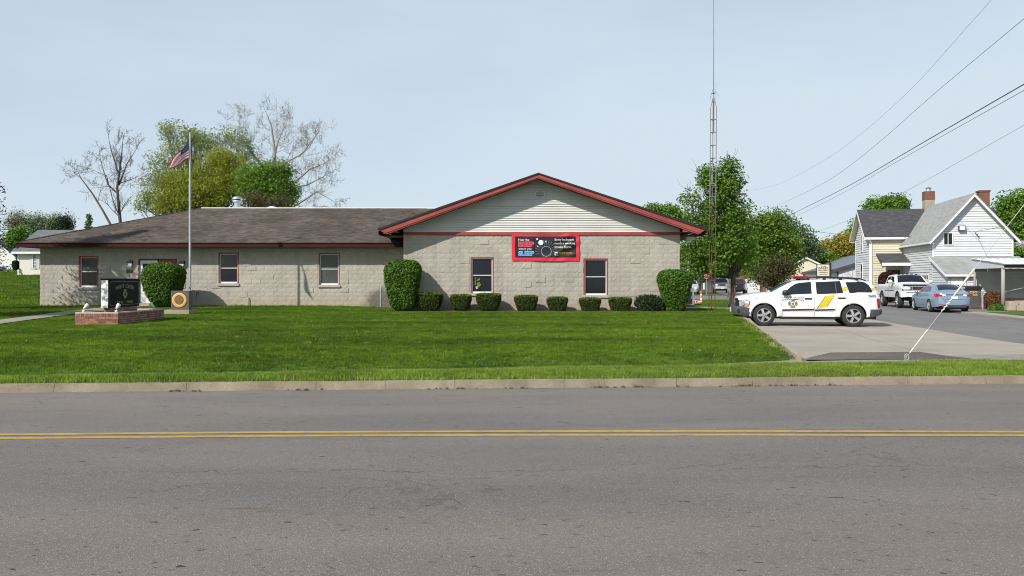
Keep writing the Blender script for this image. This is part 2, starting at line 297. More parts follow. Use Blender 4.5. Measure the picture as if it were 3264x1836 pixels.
# ------------------------------------------------------------------ asphalt material
def asphalt(name, c1, c2, crack=.5, tint=(.20, .168, .135), stretch=(.25, 1, 1), lanes=False):
    m = bpy.data.materials.new(name); m.use_nodes = True; t = m.node_tree; l = t.links.new; b = t.nodes['Principled BSDF']
    b.inputs['Roughness'].default_value = .88; b.inputs['Specular IOR Level'].default_value = .35
    g = N(t, 'ShaderNodeNewGeometry'); pos = g.outputs['Position']
    def noise(sc, det=4, vec=pos, ro=.55):
        n = N(t, 'ShaderNodeTexNoise'); n.inputs['Scale'].default_value = sc; n.inputs['Detail'].default_value = det; n.inputs['Roughness'].default_value = ro; l(vec, n.inputs['Vector']); return n
    def mp(val, a, b_, c=0, d=1):
        r = N(t, 'ShaderNodeMapRange'); r.inputs['From Min'].default_value = a; r.inputs['From Max'].default_value = b_; r.inputs['To Min'].default_value = c; r.inputs['To Max'].default_value = d; l(val, r.inputs['Value']); return r.outputs['Result']
    def mix(f, A, B):
        x = N(t, 'ShaderNodeMix', data_type='RGBA')
        if isinstance(f, float): x.inputs['Factor'].default_value = f
        else: l(f, x.inputs['Factor'])
        for k, v in (('A', A), ('B', B)):
            if isinstance(v, tuple): x.inputs[k].default_value = rgb(v)
            else: l(v, x.inputs[k])
        return x.outputs['Result']
    def math_(op, a, b_):
        x = N(t, 'ShaderNodeMath', operation=op)
        for i, v in enumerate((a, b_)):
            if isinstance(v, (int, float)): x.inputs[i].default_value = v
            else: l(v, x.inputs[i])
        return x.outputs[0]
    q = N(t, 'ShaderNodeMapping'); q.inputs['Scale'].default_value = stretch; l(pos, q.inputs['Vector']); sv = q.outputs['Vector']
    c = mix(mp(noise(.9, 5, sv).outputs['Fac'], .38, .62), c1, c2)
    c = mix(mp(noise(.35, 4, sv).outputs['Fac'], .5, .75, 0, .55), c, tint)
    # wear lengthwise: pale gutter side, darker wheel paths, dusty near lane
    sx5 = N(t, 'ShaderNodeSeparateXYZ'); l(pos, sx5.inputs[0]); v5 = math_('SUBTRACT', sx5.outputs['Y'], math_('MULTIPLY', sx5.outputs['X'], .05)); v5 = math_('ADD', v5, math_('MULTIPLY', noise(.5, 3, sv).outputs['Fac'], .9))
    if lanes:
        rr5 = N(t, 'ShaderNodeValToRGB'); rr5.color_ramp.interpolation = 'EASE'; el = rr5.color_ramp.elements; m5 = mp(v5, 4, 13.2); l(m5, rr5.inputs['Fac'])
        for k5, (p5, c5) in enumerate(((0, (1.10, 1.04, .97)), (.2, (1.04, 1.0, .96)), (.36, (.90, .90, .92)), (.47, (.93, .925, .93)), (.56, (1.02, 1.0, .98)), (.68, (.97, .965, .97)), (.82, (1.04, 1.02, 1.0)), (.93, (1.10, 1.07, 1.03)), (1, (1.12, 1.06, .96)))):
            e5 = el[k5] if k5 < 2 else el.new(p5); e5.position = p5; e5.color = rgb(tuple(x * .5 for x in c5))
        vm5 = N(t, 'ShaderNodeVectorMath', operation='MULTIPLY'); l(c, vm5.inputs[0]); l(rr5.outputs['Color'], vm5.inputs[1]); vs5 = N(t, 'ShaderNodeVectorMath', operation='SCALE'); l(vm5.outputs[0], vs5.inputs[0]); vs5.inputs['Scale'].default_value = 2.0; c = vs5.outputs[0]
    # aggregate: pale and dark chips
    v = N(t, 'ShaderNodeTexVoronoi'); v.inputs['Scale'].default_value = 125; l(pos, v.inputs['Vector'])
    sp = N(t, 'ShaderNodeSeparateColor'); l(v.outputs['Color'], sp.inputs['Color'])
    c = mix(mp(sp.outputs['Red'], .84, .97, 0, .5), c, (.37, .355, .335))
    c = mix(mp(sp.outputs['Green'], .78, .97, 0, .5), c, (.075, .07, .068))
    # worn-out pits, lengthened along the road
    q2 = N(t, 'ShaderNodeMapping'); q2.inputs['Scale'].default_value = (3.0, 5.5, 1); l(pos, q2.inputs['Vector'])
    v2 = N(t, 'ShaderNodeTexVoronoi'); v2.inputs['Scale'].default_value = 1.5; l(q2.outputs['Vector'], v2.inputs['Vector'])
    s2 = N(t, 'ShaderNodeSeparateColor'); l(v2.outputs['Color'], s2.inputs['Color'])
    q6 = N(t, 'ShaderNodeMapping'); q6.inputs['Scale'].default_value = (1.0, 2.3, 1); l(pos, q6.inputs['Vector']); n6 = noise(7.5, 2.5, q6.outputs['Vector'], .62)
    pit0 = math_('MULTIPLY', mp(v2.outputs['Distance'], .17, .08), mp(s2.outputs['Blue'], .5, .78))
    pit = math_('MULTIPLY', mp(n6.outputs['Fac'], .655, .69), mp(noise(.7, 2).outputs['Fac'], .40, .55)); pit = math_('MAXIMUM', pit, math_('MULTIPLY', pit0, .35))
    c = mix(math_('MULTIPLY', pit, .92), c, (.030, .025, .021))
    q5 = N(t, 'ShaderNodeMapping'); q5.inputs['Rotation'].default_value = (0, 0, -.35); q5.inputs['Scale'].default_value = (.55, 3.0, 1); l(pos, q5.inputs['Vector']); n5 = noise(1.1, 3, q5.outputs['Vector']); c = mix(mp(n5.outputs['Fac'], .66, .74, 0, .55), c, (.10, .072, .05))
    # cracks
    q3 = N(t, 'ShaderNodeMapping'); q3.inputs['Scale'].default_value = (.16, .42, 1); l(pos, q3.inputs['Vector'])
    wv = N(t, 'ShaderNodeVectorMath', operation='ADD'); l(q3.outputs['Vector'], wv.inputs[0])
    dn = noise(1.3, 5); sc3 = N(t, 'ShaderNodeVectorMath', operation='SCALE'); l(dn.outputs['Color'], sc3.inputs[0]); sc3.inputs['Scale'].default_value = .45; l(sc3.outputs[0], wv.inputs[1])
    v3 = N(t, 'ShaderNodeTexVoronoi', feature='DISTANCE_TO_EDGE'); v3.inputs['Scale'].default_value = 1.0; l(wv.outputs[0], v3.inputs['Vector'])
    cr = math_('MULTIPLY', mp(v3.outputs['Distance'], .010, .003), mp(noise(.6, 3).outputs['Fac'], .47, .6))
    c = mix(math_('MULTIPLY', cr, crack), c, (.055, .05, .045))
    if lanes:                                                 # long wandering cracks that follow the lane edges
        for y0_, w_, lo_t in ((7.15, .012, .47), (11.75, .016, .5), (9.35, .010, .52)):
            d6 = math_('ABSOLUTE', math_('SUBTRACT', math_('ADD', math_('SUBTRACT', sx5.outputs['Y'], math_('MULTIPLY', sx5.outputs['X'], .04)), math_('MULTIPLY', math_('SUBTRACT', noise(2.2, 6).outputs['Fac'], .5), .55)), y0_), 0)
            cr2 = math_('MULTIPLY', mp(d6, w_, w_ * .4), mp(noise(.55, 3).outputs['Fac'], lo_t, lo_t + .08)); c = mix(math_('MULTIPLY', cr2, .55), c, (.05, .045, .04))
    l(c, b.inputs['Base Color'])
    hgt = math_('SUBTRACT', math_('ADD', noise(110, 2).outputs['Fac'], math_('MULTIPLY', sp.outputs['Red'], .5)), math_('ADD', math_('MULTIPLY', pit, 1.2), cr))
    bp = N(t, 'ShaderNodeBump'); bp.inputs['Strength'].default_value = .55; bp.inputs['Distance'].default_value = .01; l(hgt, bp.inputs['Height']); l(bp.outputs['Normal'], b.inputs['Normal'])
    return m
mRoad = asphalt('worn_asphalt', (.143, .131, .121), (.176, .160, .145), .35, lanes=True)
mStreet = asphalt('grey_asphalt', (.155, .150, .146), (.195, .187, .180), .3, stretch=(1, .3, 1))
mLot = asphalt('dusty_asphalt', (.155, .143, .128), (.205, .19, .168), .2, stretch=(1, .5, 1))
mPatch = asphalt('patch_asphalt', (.085, .073, .06), (.125, .106, .086), .1, stretch=(1, 1, 1))
def grassmat(name, c1, c2, c3):
    m = M(name, c1, .9, .1, .55, col2=c2, lo=.38, hi=.62, bump=.5, bscale=30, fine=.3, spec=.2)
    return m
mTurf = grassmat('turf', (.045, .095, .012), (.085, .145, .02), None)
mFarGrass = grassmat('far_meadow', (.06, .11, .025), (.10, .15, .03), None)
mBlade = leafmat('grass_blade', (.050, .122, .004), (.150, .226, .010), .35, .55, .75, .36)
mBladeDry = leafmat('verge_blade', (.105, .20, .014), (.285, .365, .060), .35, .8, .7, .22, (.4, 1.2, 1))

# ------------------------------------------------------------------ terrain functions (metres; y is depth from the camera)
def kerb_y(x): return 12.51 + .0677 * x if x > -7.5 else 12.0 + .165 * (x + 7.5)
def walk_y(x): return 14.0 + .165 * x                         # street side of the sidewalk
WALKW = 1.25
def lawn_z(x, y):
    a = .0085 + .004 * sm(-4, -9, x)
    return .17 + (min(y, 38) - 14) * a + max(0, min(y, 125) - 38) * .040 * sm(-14, -22, x)
def lawn_r(y): return 5.43 + (y - 15.4) * .207 if y < 36.5 else max(3, 9.8 - (y - 36.5) * 25)
def drive_z(y): return .10 * sm(24, 15, y)
def street_l(y): return 13.0 + (y - 20.8) * .155
def street_r(y): return 20.9 + (y - 33.5) * .19

def structure(name, mb, m, **kw): return part(mb, name, m, kind='structure', **kw)
def far_z(x, y): return -.07 + max(0, min(y, 125) - 38) * .040 * sm(-14, -22, x)
gx = [-1500, -600, -250, -120, -80] + list(range(-62, 42, 4)) + [60, 90, 150, 300, 700, 1500]
gy = [-60, -20, 0, 10, 20, 30, 38] + list(range(44, 130, 6)) + [160, 240, 400, 800, 1600]
g = MB(); nx = len(gx)
g.v = [(x, y, far_z(x, y)) for y in gy for x in gx]
for j in range(len(gy) - 1):
    for i in range(nx - 1): g.f.append((j * nx + i, j * nx + i + 1, (j + 1) * nx + i + 1, (j + 1) * nx + i)); g.m.append(0)
structure('ground', g, mFarGrass, smooth=True)

# front road, its verge, kerb and sidewalk
g = MB(); xs = [-70, -40, -25, -16, -12, -9] + [-7.5 + i * 1.0 for i in range(20)] + [16, 22, 30, 45, 70]
for a, b in zip(xs[:-1], xs[1:]):
    g.poly([(a, -14, 0), (b, -14, 0), (b, kerb_y(b) if b < 12 else kerb_y(12) + (b - 12) * .1, 0), (a, kerb_y(a) if a < 12 else kerb_y(12) + (a - 12) * .1, 0)])
structure('road', g, mRoad)
def paint(name, col):
    m = M(name, col, .6, .1, 3); t = m.node_tree; l = t.links.new; b = t.nodes['Principled BSDF']
    src = b.inputs['Base Color'].links[0].from_socket; gn = N(t, 'ShaderNodeNewGeometry'); n = N(t, 'ShaderNodeTexNoise'); n.inputs['Scale'].default_value = 9; n.inputs['Detail'].default_value = 8; n.inputs['Roughness'].default_value = .75; l(gn.outputs['Position'], n.inputs['Vector'])
    r = N(t, 'ShaderNodeMapRange'); r.inputs['From Min'].default_value = .49; r.inputs['From Max'].default_value = .66; r.inputs['To Max'].default_value = .75; l(n.outputs['Fac'], r.inputs['Value'])
    x = N(t, 'ShaderNodeMix', data_type='RGBA'); l(r.outputs['Result'], x.inputs['Factor']); l(src, x.inputs['A']); x.inputs['B'].default_value = (.17, .155, .13, 1); l(x.outputs['Result'], b.inputs['Base Color']); return m
mLine = paint('yellow_road_paint', (.42, .265, .038))
def line_y(x): return np.interp(x, [-40, -5.5, -2.5, .0, 2.5, 5.5, 40], [8.0, 8.64, 8.78, 8.83, 8.84, 8.80, 8.9])
lr = thing('road_marking', 'double yellow centre line painted along the road', 'road marking', (0, 8.8, .004))
for off in (-.11, .10):
    g = MB(); q = [-40, -20, -10] + [-6 + .5 * i for i in range(25)] + [10, 20, 40]
    for a, b in zip(q[:-1], q[1:]): g.poly([(a, line_y(a) + off - .052, .004), (b, line_y(b) + off - .052, .004), (b, line_y(b) + off + .052, .004), (a, line_y(a) + off + .052, .004)])
    part(g, 'yellow_line', mLine, lr)

kerb = tag(link('kerb', None), kind='structure', label='pale concrete kerb of butted lengths along the road')
kj = [-16.5, -14.6, -12.7, -10.8, -8.6, -6.75, -4.85, -2.95, -1.92, -.87, .2, .80, 1.42, 2.55, 3.75, 4.98, 6.25, 7.55, 8.85, 10.2, 11.6]
for a, b in zip(kj[:-1], kj[1:]):
    a += .003; b -= .003; h = .118 + RNG.uniform(-.003, .003); y0, y1 = kerb_y(a), kerb_y(b); k = RNG.uniform(-.004, .004)
    g = MB().hexa([(a, y0 + k, -.05), (b, y1 + k, -.05), (b, y1 + .17, -.05), (a, y0 + .17, -.05), (a, y0 + .035 + k, h), (b, y1 + .035 + k, h), (b, y1 + .17, h), (a, y0 + .17, h)])
    part(g, 'kerb_stone', mKerb, kerb, kind=None)
g = MB()
for a, b in zip(kj[:-1], kj[1:]): g.hexa([(a, kerb_y(a) + .02, -.06), (b, kerb_y(b) + .02, -.06), (b, kerb_y(b) + .16, -.06), (a, kerb_y(a) + .16, -.06), (a, kerb_y(a) + .05, .10), (b, kerb_y(b) + .05, .10), (b, kerb_y(b) + .16, .10), (a, kerb_y(a) + .16, .10)])
part(g, 'kerb_bed', mSoil, kerb)
def verge_z(x, y):
    t = (y - kerb_y(x) - .17) / max(.2, walk_y(x) - kerb_y(x) - .17); return .112 + .052 * math.sin(math.pi * min(1, max(0, t)) ** .8) + .012 * math.sin(x * 1.7) * t
VX = (-17, 9.9)
def verge_pt(u, v):
    x = VX[0] + (VX[1] - VX[0]) * u; e = .55 * sm(8.2, 9.9, x); a, b = kerb_y(x) + .17, walk_y(x) - e; y = a + (b - a) * v; return (x, y, verge_z(x, y))
vg = MB().grid(verge_pt, 90, 6); structure('verge', vg, mTurf, smooth=True)
g = MB()
for i in range(40):
    a, b = -24 + i, -23 + i
    def zz(x): return .0 + .10 * sm(2.6, 7, x)
    g.poly([(a, walk_y(a) - .05, zz(a)), (b, walk_y(b) - .05, zz(b)), (b, walk_y(b) + WALKW + .15, zz(b)), (a, walk_y(a) + WALKW + .15, zz(a))])
structure('sidewalk', g, mWalk)

# lawn
def lawn_pt(u, w, xl=-62, far=125, pw=2.4):
    y0 = 15.6 + (far - 15.6) * w ** pw; x = xl + (lawn_r(y0) - xl) * u; f = walk_y(x) + WALKW; y = f + (far - f) * w ** pw
    return (x, y, lawn_z(x, y) - .10 * math.exp(-(y - f) / 1.1))
lw = MB().grid(lawn_pt, 70, 60)
for i in range(70):
    a, b = lw.v[i * 61], lw.v[(i + 1) * 61]; lw.poly([(a[0], a[1], -.05), (b[0], b[1], -.05), b, a])
structure('lawn', lw, mTurf, smooth=True)
# driveway slabs
dw = tag(link('driveway', None), kind='structure', label='pale concrete driveway of jointed slabs')
def dl(y): return lawn_r(y) + .16 if y < 36.6 else 4.5
def dj(y): return 10.6 + (y - 25.6) * .215
def dr(y): return street_l(y) if y > 20.8 else 13.0 - (20.8 - y) * .1
rows = [walk_y(7) + WALKW + .02, 19.9, 24.2, 28.6, 33.0, 36.9, 41.5, 46.2, 50.8]
for i, (ya, yb) in enumerate(zip(rows[:-1], rows[1:])):
    for fa, fb in ((dl, dj), (dj, dr)):
        n = 4; g = MB(); top = []
        pl = [(fa(y) + .012, y) for y in np.linspace(ya + .012, yb - .012, n)] + [(fb(y) - .012, y) for y in np.linspace(yb - .012, ya + .012, n)]
        if i == 0: pl = [(x, y if y > ya + .1 else walk_y(x) + WALKW + .02) for x, y in pl]
        g.prism([(x, y, drive_z(y) - .1) for x, y in pl], (0, 0, .1))
        part(g, 'concrete_slab', mConc, dw)
g = MB(); g.poly([(dl(y), y, drive_z(y) - .05) for y in (15.6, 20, 25, 30, 36.5)] + [(dl(37), 37, -.05), (4.5, 50.7, -.05), (dr(50.7), 50.7, -.05)] + [(dr(y), y, drive_z(y) - .05) for y in (36, 30, 25, 20, 16)])
part(g, 'joint_bed', mSoil, dw)
# low kerb between lawn and driveway
g = MB(); ys = [16.0, 18, 20, 22, 24, 26, 28, 30, 32, 34, 36.4]
for a, b in zip(ys[:-1], ys[1:]):
    def K(y): x = lawn_r(y); return x, lawn_z(x, y) - .005
    xa, za = K(a); xb, zb = K(b)
    g.hexa([(xa + .0, a, -.1), (xa + .11, a, -.1), (xb + .11, b, -.1), (xb + .0, b, -.1), (xa + .0, a, za), (xa + .10, a, za), (xb + .10, b, zb), (xb + .0, b, zb)])
xa, za = lawn_r(36.4), lawn_z(9.7, 36.4); g.box(7.4, xa + .14, 36.4, 36.55, -.1, za)
structure('driveway_edge', g, mConcWall, label='low concrete edge between lawn and driveway')
# asphalt patch in front of the driveway
pp = [(5.75, 15.35), (6.1, 16.45), (8.9, 17.25), (9.35, 17.1), (9.75, 16.2), (9.2, 15.75)]
pp_ = [(5.62, 16.28), (6.35, 16.95), (7.6, 17.4), (9.2, 17.7), (9.62, 17.45), (9.95, 16.95), (8.2, 16.62)]
lo_ = [(5.60, 15.86), (6.3, 15.90), (7.5, 15.98), (8.4, 16.04), (9.05, 16.10)]; hi_ = [(6.0, 16.35), (6.5, 16.72), (7.6, 16.80), (8.4, 16.86), (8.8, 16.50)]; g = MB()
for i in range(4): g.poly([(*lo_[i], .108), (*lo_[i + 1], .108), (*hi_[i + 1], .175 if 0 <= i < 3 else .125), (*hi_[i], .175 if i else .125)]); g.poly([(*hi_[i], .175 if i else .125), (*hi_[i + 1], .175 if i < 3 else .125), (hi_[i + 1][0], hi_[i + 1][1] + .25, .07), (hi_[i][0], hi_[i][1] + .25, .07)])
structure('asphalt_patch', g, mPatch, label='rough strip of dark asphalt between sidewalk and driveway')

# side street, its parking apron, back street
g = MB(); ys = [13.6, 16, 20.8, 24, 28, 32, 36, 41, 50, 60, 80, 110, 150, 230, 400]
for a, b in zip(ys[:-1], ys[1:]): g.poly([(dr(a), a, -.012), (street_r(a), a, -.012), (street_r(b), b, -.012), (dr(b), b, -.012)])
structure('street', g, mStreet)
g = MB().poly([(9.7, kerb_y(9.7) + .16, -.004), (11.6, kerb_y(11.6) + .10, -.004), (30, 14.5, -.004), (24, 20.4, -.004), (12.6, 20.0, -.004), (9.7, 15.4, -.004)]); structure('street_corner', g, mStreet)
g = MB()
for a, b in ((40.5, 46), (46, 52), (52, 58), (58, 66)): g.poly([(street_r(a), a, .0), (street_r(a) + 3.6, a, .0), (street_r(b) + 3.6, b, .0), (street_r(b), b, .0)])
structure('parking_apron', g, mLot)
g = MB(); g.poly([(street_r(41) + 3.4, 41, .004), (34, 41, .004), (36, 58, .004), (street_r(58) + 3.4, 58, .004)]); structure('yard', g, mSoil)
g = MB().poly([(5, 68, -.05), (street_l(68) + .2, 68, -.05), (street_l(90) + .2, 90, -.05), (5, 86, -.05)]); structure('back_street', g, mStreet)
g = MB().poly([(street_r(66) - .5, 66, -.06), (90, 60, -.06), (90, 74, -.06), (street_r(80) - .5, 80, -.06)]); structure('side_road', g, mLot)
def strip_pt(u, v): x = 4.5 + (street_l(51) - 4.5) * u + v * 2.6 * u; y = 50.95 + 16.9 * v; return (x, y, -.012 + .05 * math.sin(3.14 * v) * min(1, 6 * u + .3))
bs = MB().grid(strip_pt, 12, 8); structure('back_verge', bs, mTurf, smooth=True)
# far kerb and walkway of the side street
g = MB()
for a, b in ((30, 33), (33, 36), (36, 38.3), (38.3, 40.6)): g.hexa([(street_r(a), a, -.1), (street_r(a) + .9, a, -.1), (street_r(b) + .9, b, -.1), (street_r(b), b, -.1), (street_r(a), a, .09), (street_r(a) + .9, a, .09), (street_r(b) + .9, b, .09), (street_r(b), b, .09)])
structure('far_walkway', g, mConc)
g = MB(); g.poly([(street_r(30) + .9, 30, .06), (40, 30, .06), (40, 41, .06), (street_r(41) + .9, 41, .06)]); structure('side_yard', g, mTurf)

# concrete walk to the station door
def walk_path(t):
    pts = [(-15.3, 20.5), (-15.75, 23.5), (-16.3, 27.0), (-16.95, 31.5), (-17.3, 34.8), (-16.9, 37.1)]
    k = t * (len(pts) - 1); i = min(int(k), len(pts) - 2); f = k - i; return tuple(pts[i][j] * (1 - f) + pts[i + 1][j] * f for j in (0, 1))
g = MB()
for i in range(16):
    (xa, ya), (xb, yb) = walk_path(i / 16), walk_path((i + 1) / 16)
    w = .48
    g.poly([(xa - w, ya, lawn_z(xa, ya) + .03), (xa + w, ya, lawn_z(xa, ya) + .03), (xb + w, yb, lawn_z(xb, yb) + .03), (xb - w, yb, lawn_z(xb, yb) + .03)])
structure('footpath', g, mWalk)

# grass blades scattered on the turf
def tuft(name, n, h, w, spread, mat, seed):
    r = np.random.default_rng(seed); g = MB()
    for _ in range(n):
        a, q = r.uniform(0, 6.28), spread * math.sqrt(r.uniform()); x, y = q * math.cos(a), q * math.sin(a)
        b = r.uniform(0, 6.28); dx, dy = math.cos(b) * w, math.sin(b) * w; hh = h * r.uniform(.55, 1.15); lx, ly = r.normal(0, .38, 2) * hh
        g.poly([(x - dx, y - dy, -.01), (x + dx, y + dy, -.01), (x + dx * .6 + lx * .4, y + dy * .6 + ly * .4, hh * .6), (x - dx * .6 + lx * .4, y - dy * .6 + ly * .4, hh * .6)])
        g.poly([(x - dx * .6 + lx * .4, y - dy * .6 + ly * .4, hh * .6), (x + dx * .6 + lx * .4, y + dy * .6 + ly * .4, hh * .6), (x + lx, y + ly, hh)])
    return bpy.data.objects.new(name, g.mesh(name, mat))
def tufts(tag_, n, h, w, spread, mat):
    c = bpy.data.collections.new(tag_)
    for i in range(4): c.objects.link(tuft(tag_, n, h, w, spread, mat, 40 + i))
    return c
cLawn = tufts('lawn_tuft', 40, .036, .0045, .13, mBlade); cVerge = tufts('verge_tuft', 40, .050, .004, .11, mBladeDry)
cFar = tufts('far_tuft', 30, .075, .012, .26, mBlade); cWeed = tufts('weed_tuft', 16, .11, .006, .05, mBladeDry)
def scatter(name, mb, coll, dens, seed, label, ref=14., pw=1.2, smin=.7, smax=1.25):
    o = part(mb, name, mTurf, kind='stuff', label=label)
    ng = bpy.data.node_groups.new(name, 'GeometryNodeTree'); ng.interface.new_socket('Geometry', in_out='INPUT', socket_type='NodeSocketGeometry'); ng.interface.new_socket('Geometry', in_out='OUTPUT', socket_type='NodeSocketGeometry')
    l = ng.links.new; gi = N(ng, 'NodeGroupInput'); go = N(ng, 'NodeGroupOutput'); d = N(ng, 'GeometryNodeDistributePointsOnFaces'); ip = N(ng, 'GeometryNodeInstanceOnPoints'); ci = N(ng, 'GeometryNodeCollectionInfo')
    ci.inputs['Collection'].default_value = coll; ci.inputs['Separate Children'].default_value = True; ci.inputs['Reset Children'].default_value = True
    po = N(ng, 'GeometryNodeInputPosition'); sx = N(ng, 'ShaderNodeSeparateXYZ'); l(po.outputs[0], sx.inputs[0])
    dv = N(ng, 'ShaderNodeMath', operation='DIVIDE'); dv.inputs[0].default_value = ref; l(sx.outputs['Y'], dv.inputs[1]); p = N(ng, 'ShaderNodeMath', operation='POWER'); l(dv.outputs[0], p.inputs[0]); p.inputs[1].default_value = pw
    mu = N(ng, 'ShaderNodeMath', operation='MULTIPLY'); l(p.outputs[0], mu.inputs[0]); mu.inputs[1].default_value = dens
    l(gi.outputs[0], d.inputs['Mesh']); l(mu.outputs[0], d.inputs['Density']); d.inputs['Seed'].default_value = seed
    rv = N(ng, 'FunctionNodeRandomValue', data_type='FLOAT_VECTOR'); rv.inputs[0].default_value = (-.12, -.12, 0); rv.inputs[1].default_value = (.12, .12, 6.28)
    rs = N(ng, 'FunctionNodeRandomValue', data_type='FLOAT')
    fl = [s for s in rs.inputs if s.type == 'VALUE']; fl[0].default_value = smin; fl[1].default_value = smax
    l(d.outputs['Points'], ip.inputs['Points']); l(ci.outputs[0], ip.inputs['Instance']); ip.inputs['Pick Instance'].default_value = True; l(rv.outputs[0], ip.inputs['Rotation'])
    so_ = [s for s in rs.outputs if s.type == 'VALUE'][0]; l(so_, ip.inputs['Scale']); l(ip.outputs[0], go.inputs[0])
    md = o.modifiers.new('scatter', 'NODES'); md.node_group = ng; return o
def wedge(fn, nu, nv, keep):
    g = MB().grid(fn, nu, nv); o = MB()
    for f in g.f:
        c = [sum(g.v[k][j] for k in f) / 4 for j in range(3)]
        if keep(c): o.poly([g.v[k] for k in f])
    return o
inview = lambda c: abs(c[0]) < .72 * c[1] + 3.5
def on_walk(c): return any(abs(c[0] - walk_path(t)[0]) < .55 and abs(c[1] - walk_path(t)[1]) < .5 for t in np.linspace(0, 1, 40))
gl = wedge(lambda u, w: lawn_pt(u, w, -32, 39, 1.6), 90, 70, lambda c: inview(c) and not on_walk(c) and not (c[0] > -21.6 and c[1] > 37.6) and not (c[0] > -4.5 and c[0] < 7.1 and c[1] > 35.0))
scatter('lawn_grass', gl, cLawn, 95, 3, 'mown green lawn grass in front of the station', 14, 1.0)
gl = wedge(lambda u, w: lawn_pt(u, w, -62, 95, 1.2), 60, 60, lambda c: inview(c) and c[1] > 38.5 and c[0] < -21.5)
scatter('far_lawn_grass', gl, cFar, 9, 5, 'mown green grass sloping up beyond the station end', 38, .8)
cDry = tufts('dry_tuft', 9, .045, .004, .06, leafmat('straw_blade', (.30, .27, .10), (.46, .42, .20), .3, .8, .8))
scatter('dry_grass', gl if False else wedge(lambda u, w: lawn_pt(u, w, -30, 36, 1.6), 60, 50, lambda c: inview(c) and not on_walk(c) and c[1] < 34.8), cDry, 2.6, 33, 'straw coloured dry blades and pale seed heads dotted through the lawn', 14, .6)
g = MB(); [g.poly([(lawn_r(a) - .30, a, lawn_z(5, a) + .0), (lawn_r(a) - .0, a, lawn_z(5, a) + .0), (lawn_r(a + 1) - .0, a + 1, lawn_z(5, a + 1) + .0), (lawn_r(a + 1) - .30, a + 1, lawn_z(5, a + 1) + .0)]) for a in range(17, 36)]
scatter('edge_dry_grass', g, cDry, 45, 34, 'dry straw fringe of the lawn along the driveway edge', 14, .5)
gl = wedge(verge_pt, 120, 8, inview); scatter('verge_grass', gl, cVerge, 190, 8, 'longer yellow green grass of the verge beside the kerb', 14, 1.0)
gl = wedge(strip_pt, 14, 8, lambda c: True); scatter('back_verge_grass', gl, cFar, 9, 9, 'strip of grass behind the driveway by the back street', 50, .5)
# weeds in gutter, in the slab joint and at the walls
g = MB()
for a, b in ((-5.2, -4.6), (-3.4, -2.7), (-1.3, -.5), (1.15, 2.2), (2.5, 2.9), (3.2, 5.3), (-.2, .3)):
    n = int((b - a) / .1)
    for i in range(n): x = a + .1 * i; g.poly([(x, kerb_y(x) - .06, .003), (x + .1, kerb_y(x + .1) - .06, .003), (x + .1, kerb_y(x + .1) - .005, .003), (x, kerb_y(x) - .005, .003)])
for i in range(40):
    y = 18.2 + i * .19; x = dj(y)
    if RNG.uniform() < .5: g.poly([(x - .03, y, drive_z(y) - .03), (x + .03, y, drive_z(y) - .03), (x + .03, y + .1, drive_z(y) - .03), (x - .03, y + .1, drive_z(y) - .03)])
scatter('gutter_weeds', g, tufts('gutter_tuft', 14, .05, .007, .05, leafmat('gutter_litter', (.06, .055, .02), (.12, .13, .04), .2, 2, .8)), 220, 21, 'small weeds and litter in the gutter and slab joint', 14, .2, .3, .75)
g = MB(); 
for i in range(60): x = -21.5 + i * .28; g.poly([(x, 37.45, lawn_z(x, 37.4)), (x + .28, 37.45, lawn_z(x, 37.4)), (x + .28, 37.72, lawn_z(x, 37.4)), (x, 37.72, lawn_z(x, 37.4))])
scatter('wall_foot_weeds', g, cWeed, 14, 22, 'ragged taller grass along the foot of the station wall', 37, .2, .45, 1.0)
# ------------------------------------------------------------------ fire station
DG, DW = 35.2, 37.8                                          # front planes of the gabled block and of the wing
GX0, GX1 = PX(1286, DG), PX(2167, DG); WX0, WX1 = PX(128, DW), GX0 + .3
GZ0, GZ1 = .31, PZ(748.8, DG); WZ0, WZ1 = .42, 3.18
st = thing('fire_station', 'long low block-walled station with red trimmed gable and brown shingle wing roof', 'building', (GX0, DG, GZ0))
def opening(p0, p1, y0, y1, d): return (PX(p0, d), PX(p1, d), PZ(y1, d), PZ(y0, d))
gw = [opening(1500, 1574, 819, 942, DG), opening(1860, 1938, 823, 948, DG)]
ww = [opening(251, 314, 816, 922, DW), opening(696.6, 761, 805, 910, DW), opening(1016, 1083, 806, 915, DW)]
door_o = (PX(441, DW), PX(564, DW), .5, PZ(825, DW))

def block_mesh(seed):
    r = np.random.default_rng(seed); g = MB(); w, h, dp = .198, .1003, .07; nu, nv = 4, 2
    pt = {}
    def fn(u, v):
        x, z = -w + 2 * w * u, -h + 2 * h * v; edge = u in (0, 1) or v in (0, 1)
        return (x, -.006 + r.uniform(-.003, .003) if edge else -.008 - r.uniform(.0, .008), z)
    g.grid(fn, nu, nv)
    g.f = [f for f in g.f]
    i = len(g.v); g.v += [(-w, dp, -h), (w, dp, -h), (w, dp, h), (-w, dp, h)]
    ring = lambda L: L
    bot = [k * (nv + 1) for k in range(nu + 1)]; top = [k * (nv + 1) + nv for k in range(nu + 1)]; lef = list(range(nv + 1)); rig = [nu * (nv + 1) + k for k in range(nv + 1)]
    g.f += [tuple([i, i + 1] + bot[::-1]), tuple([i + 2, i + 3] + top), tuple([i + 3, i] + lef), tuple([i + 1, i + 2] + rig[::-1])]; g.m += [0] * 4
    return g
bvar = [block_mesh(300 + k) for k in range(14)]
bme = [b.mesh('block', mBlock) for b in bvar]
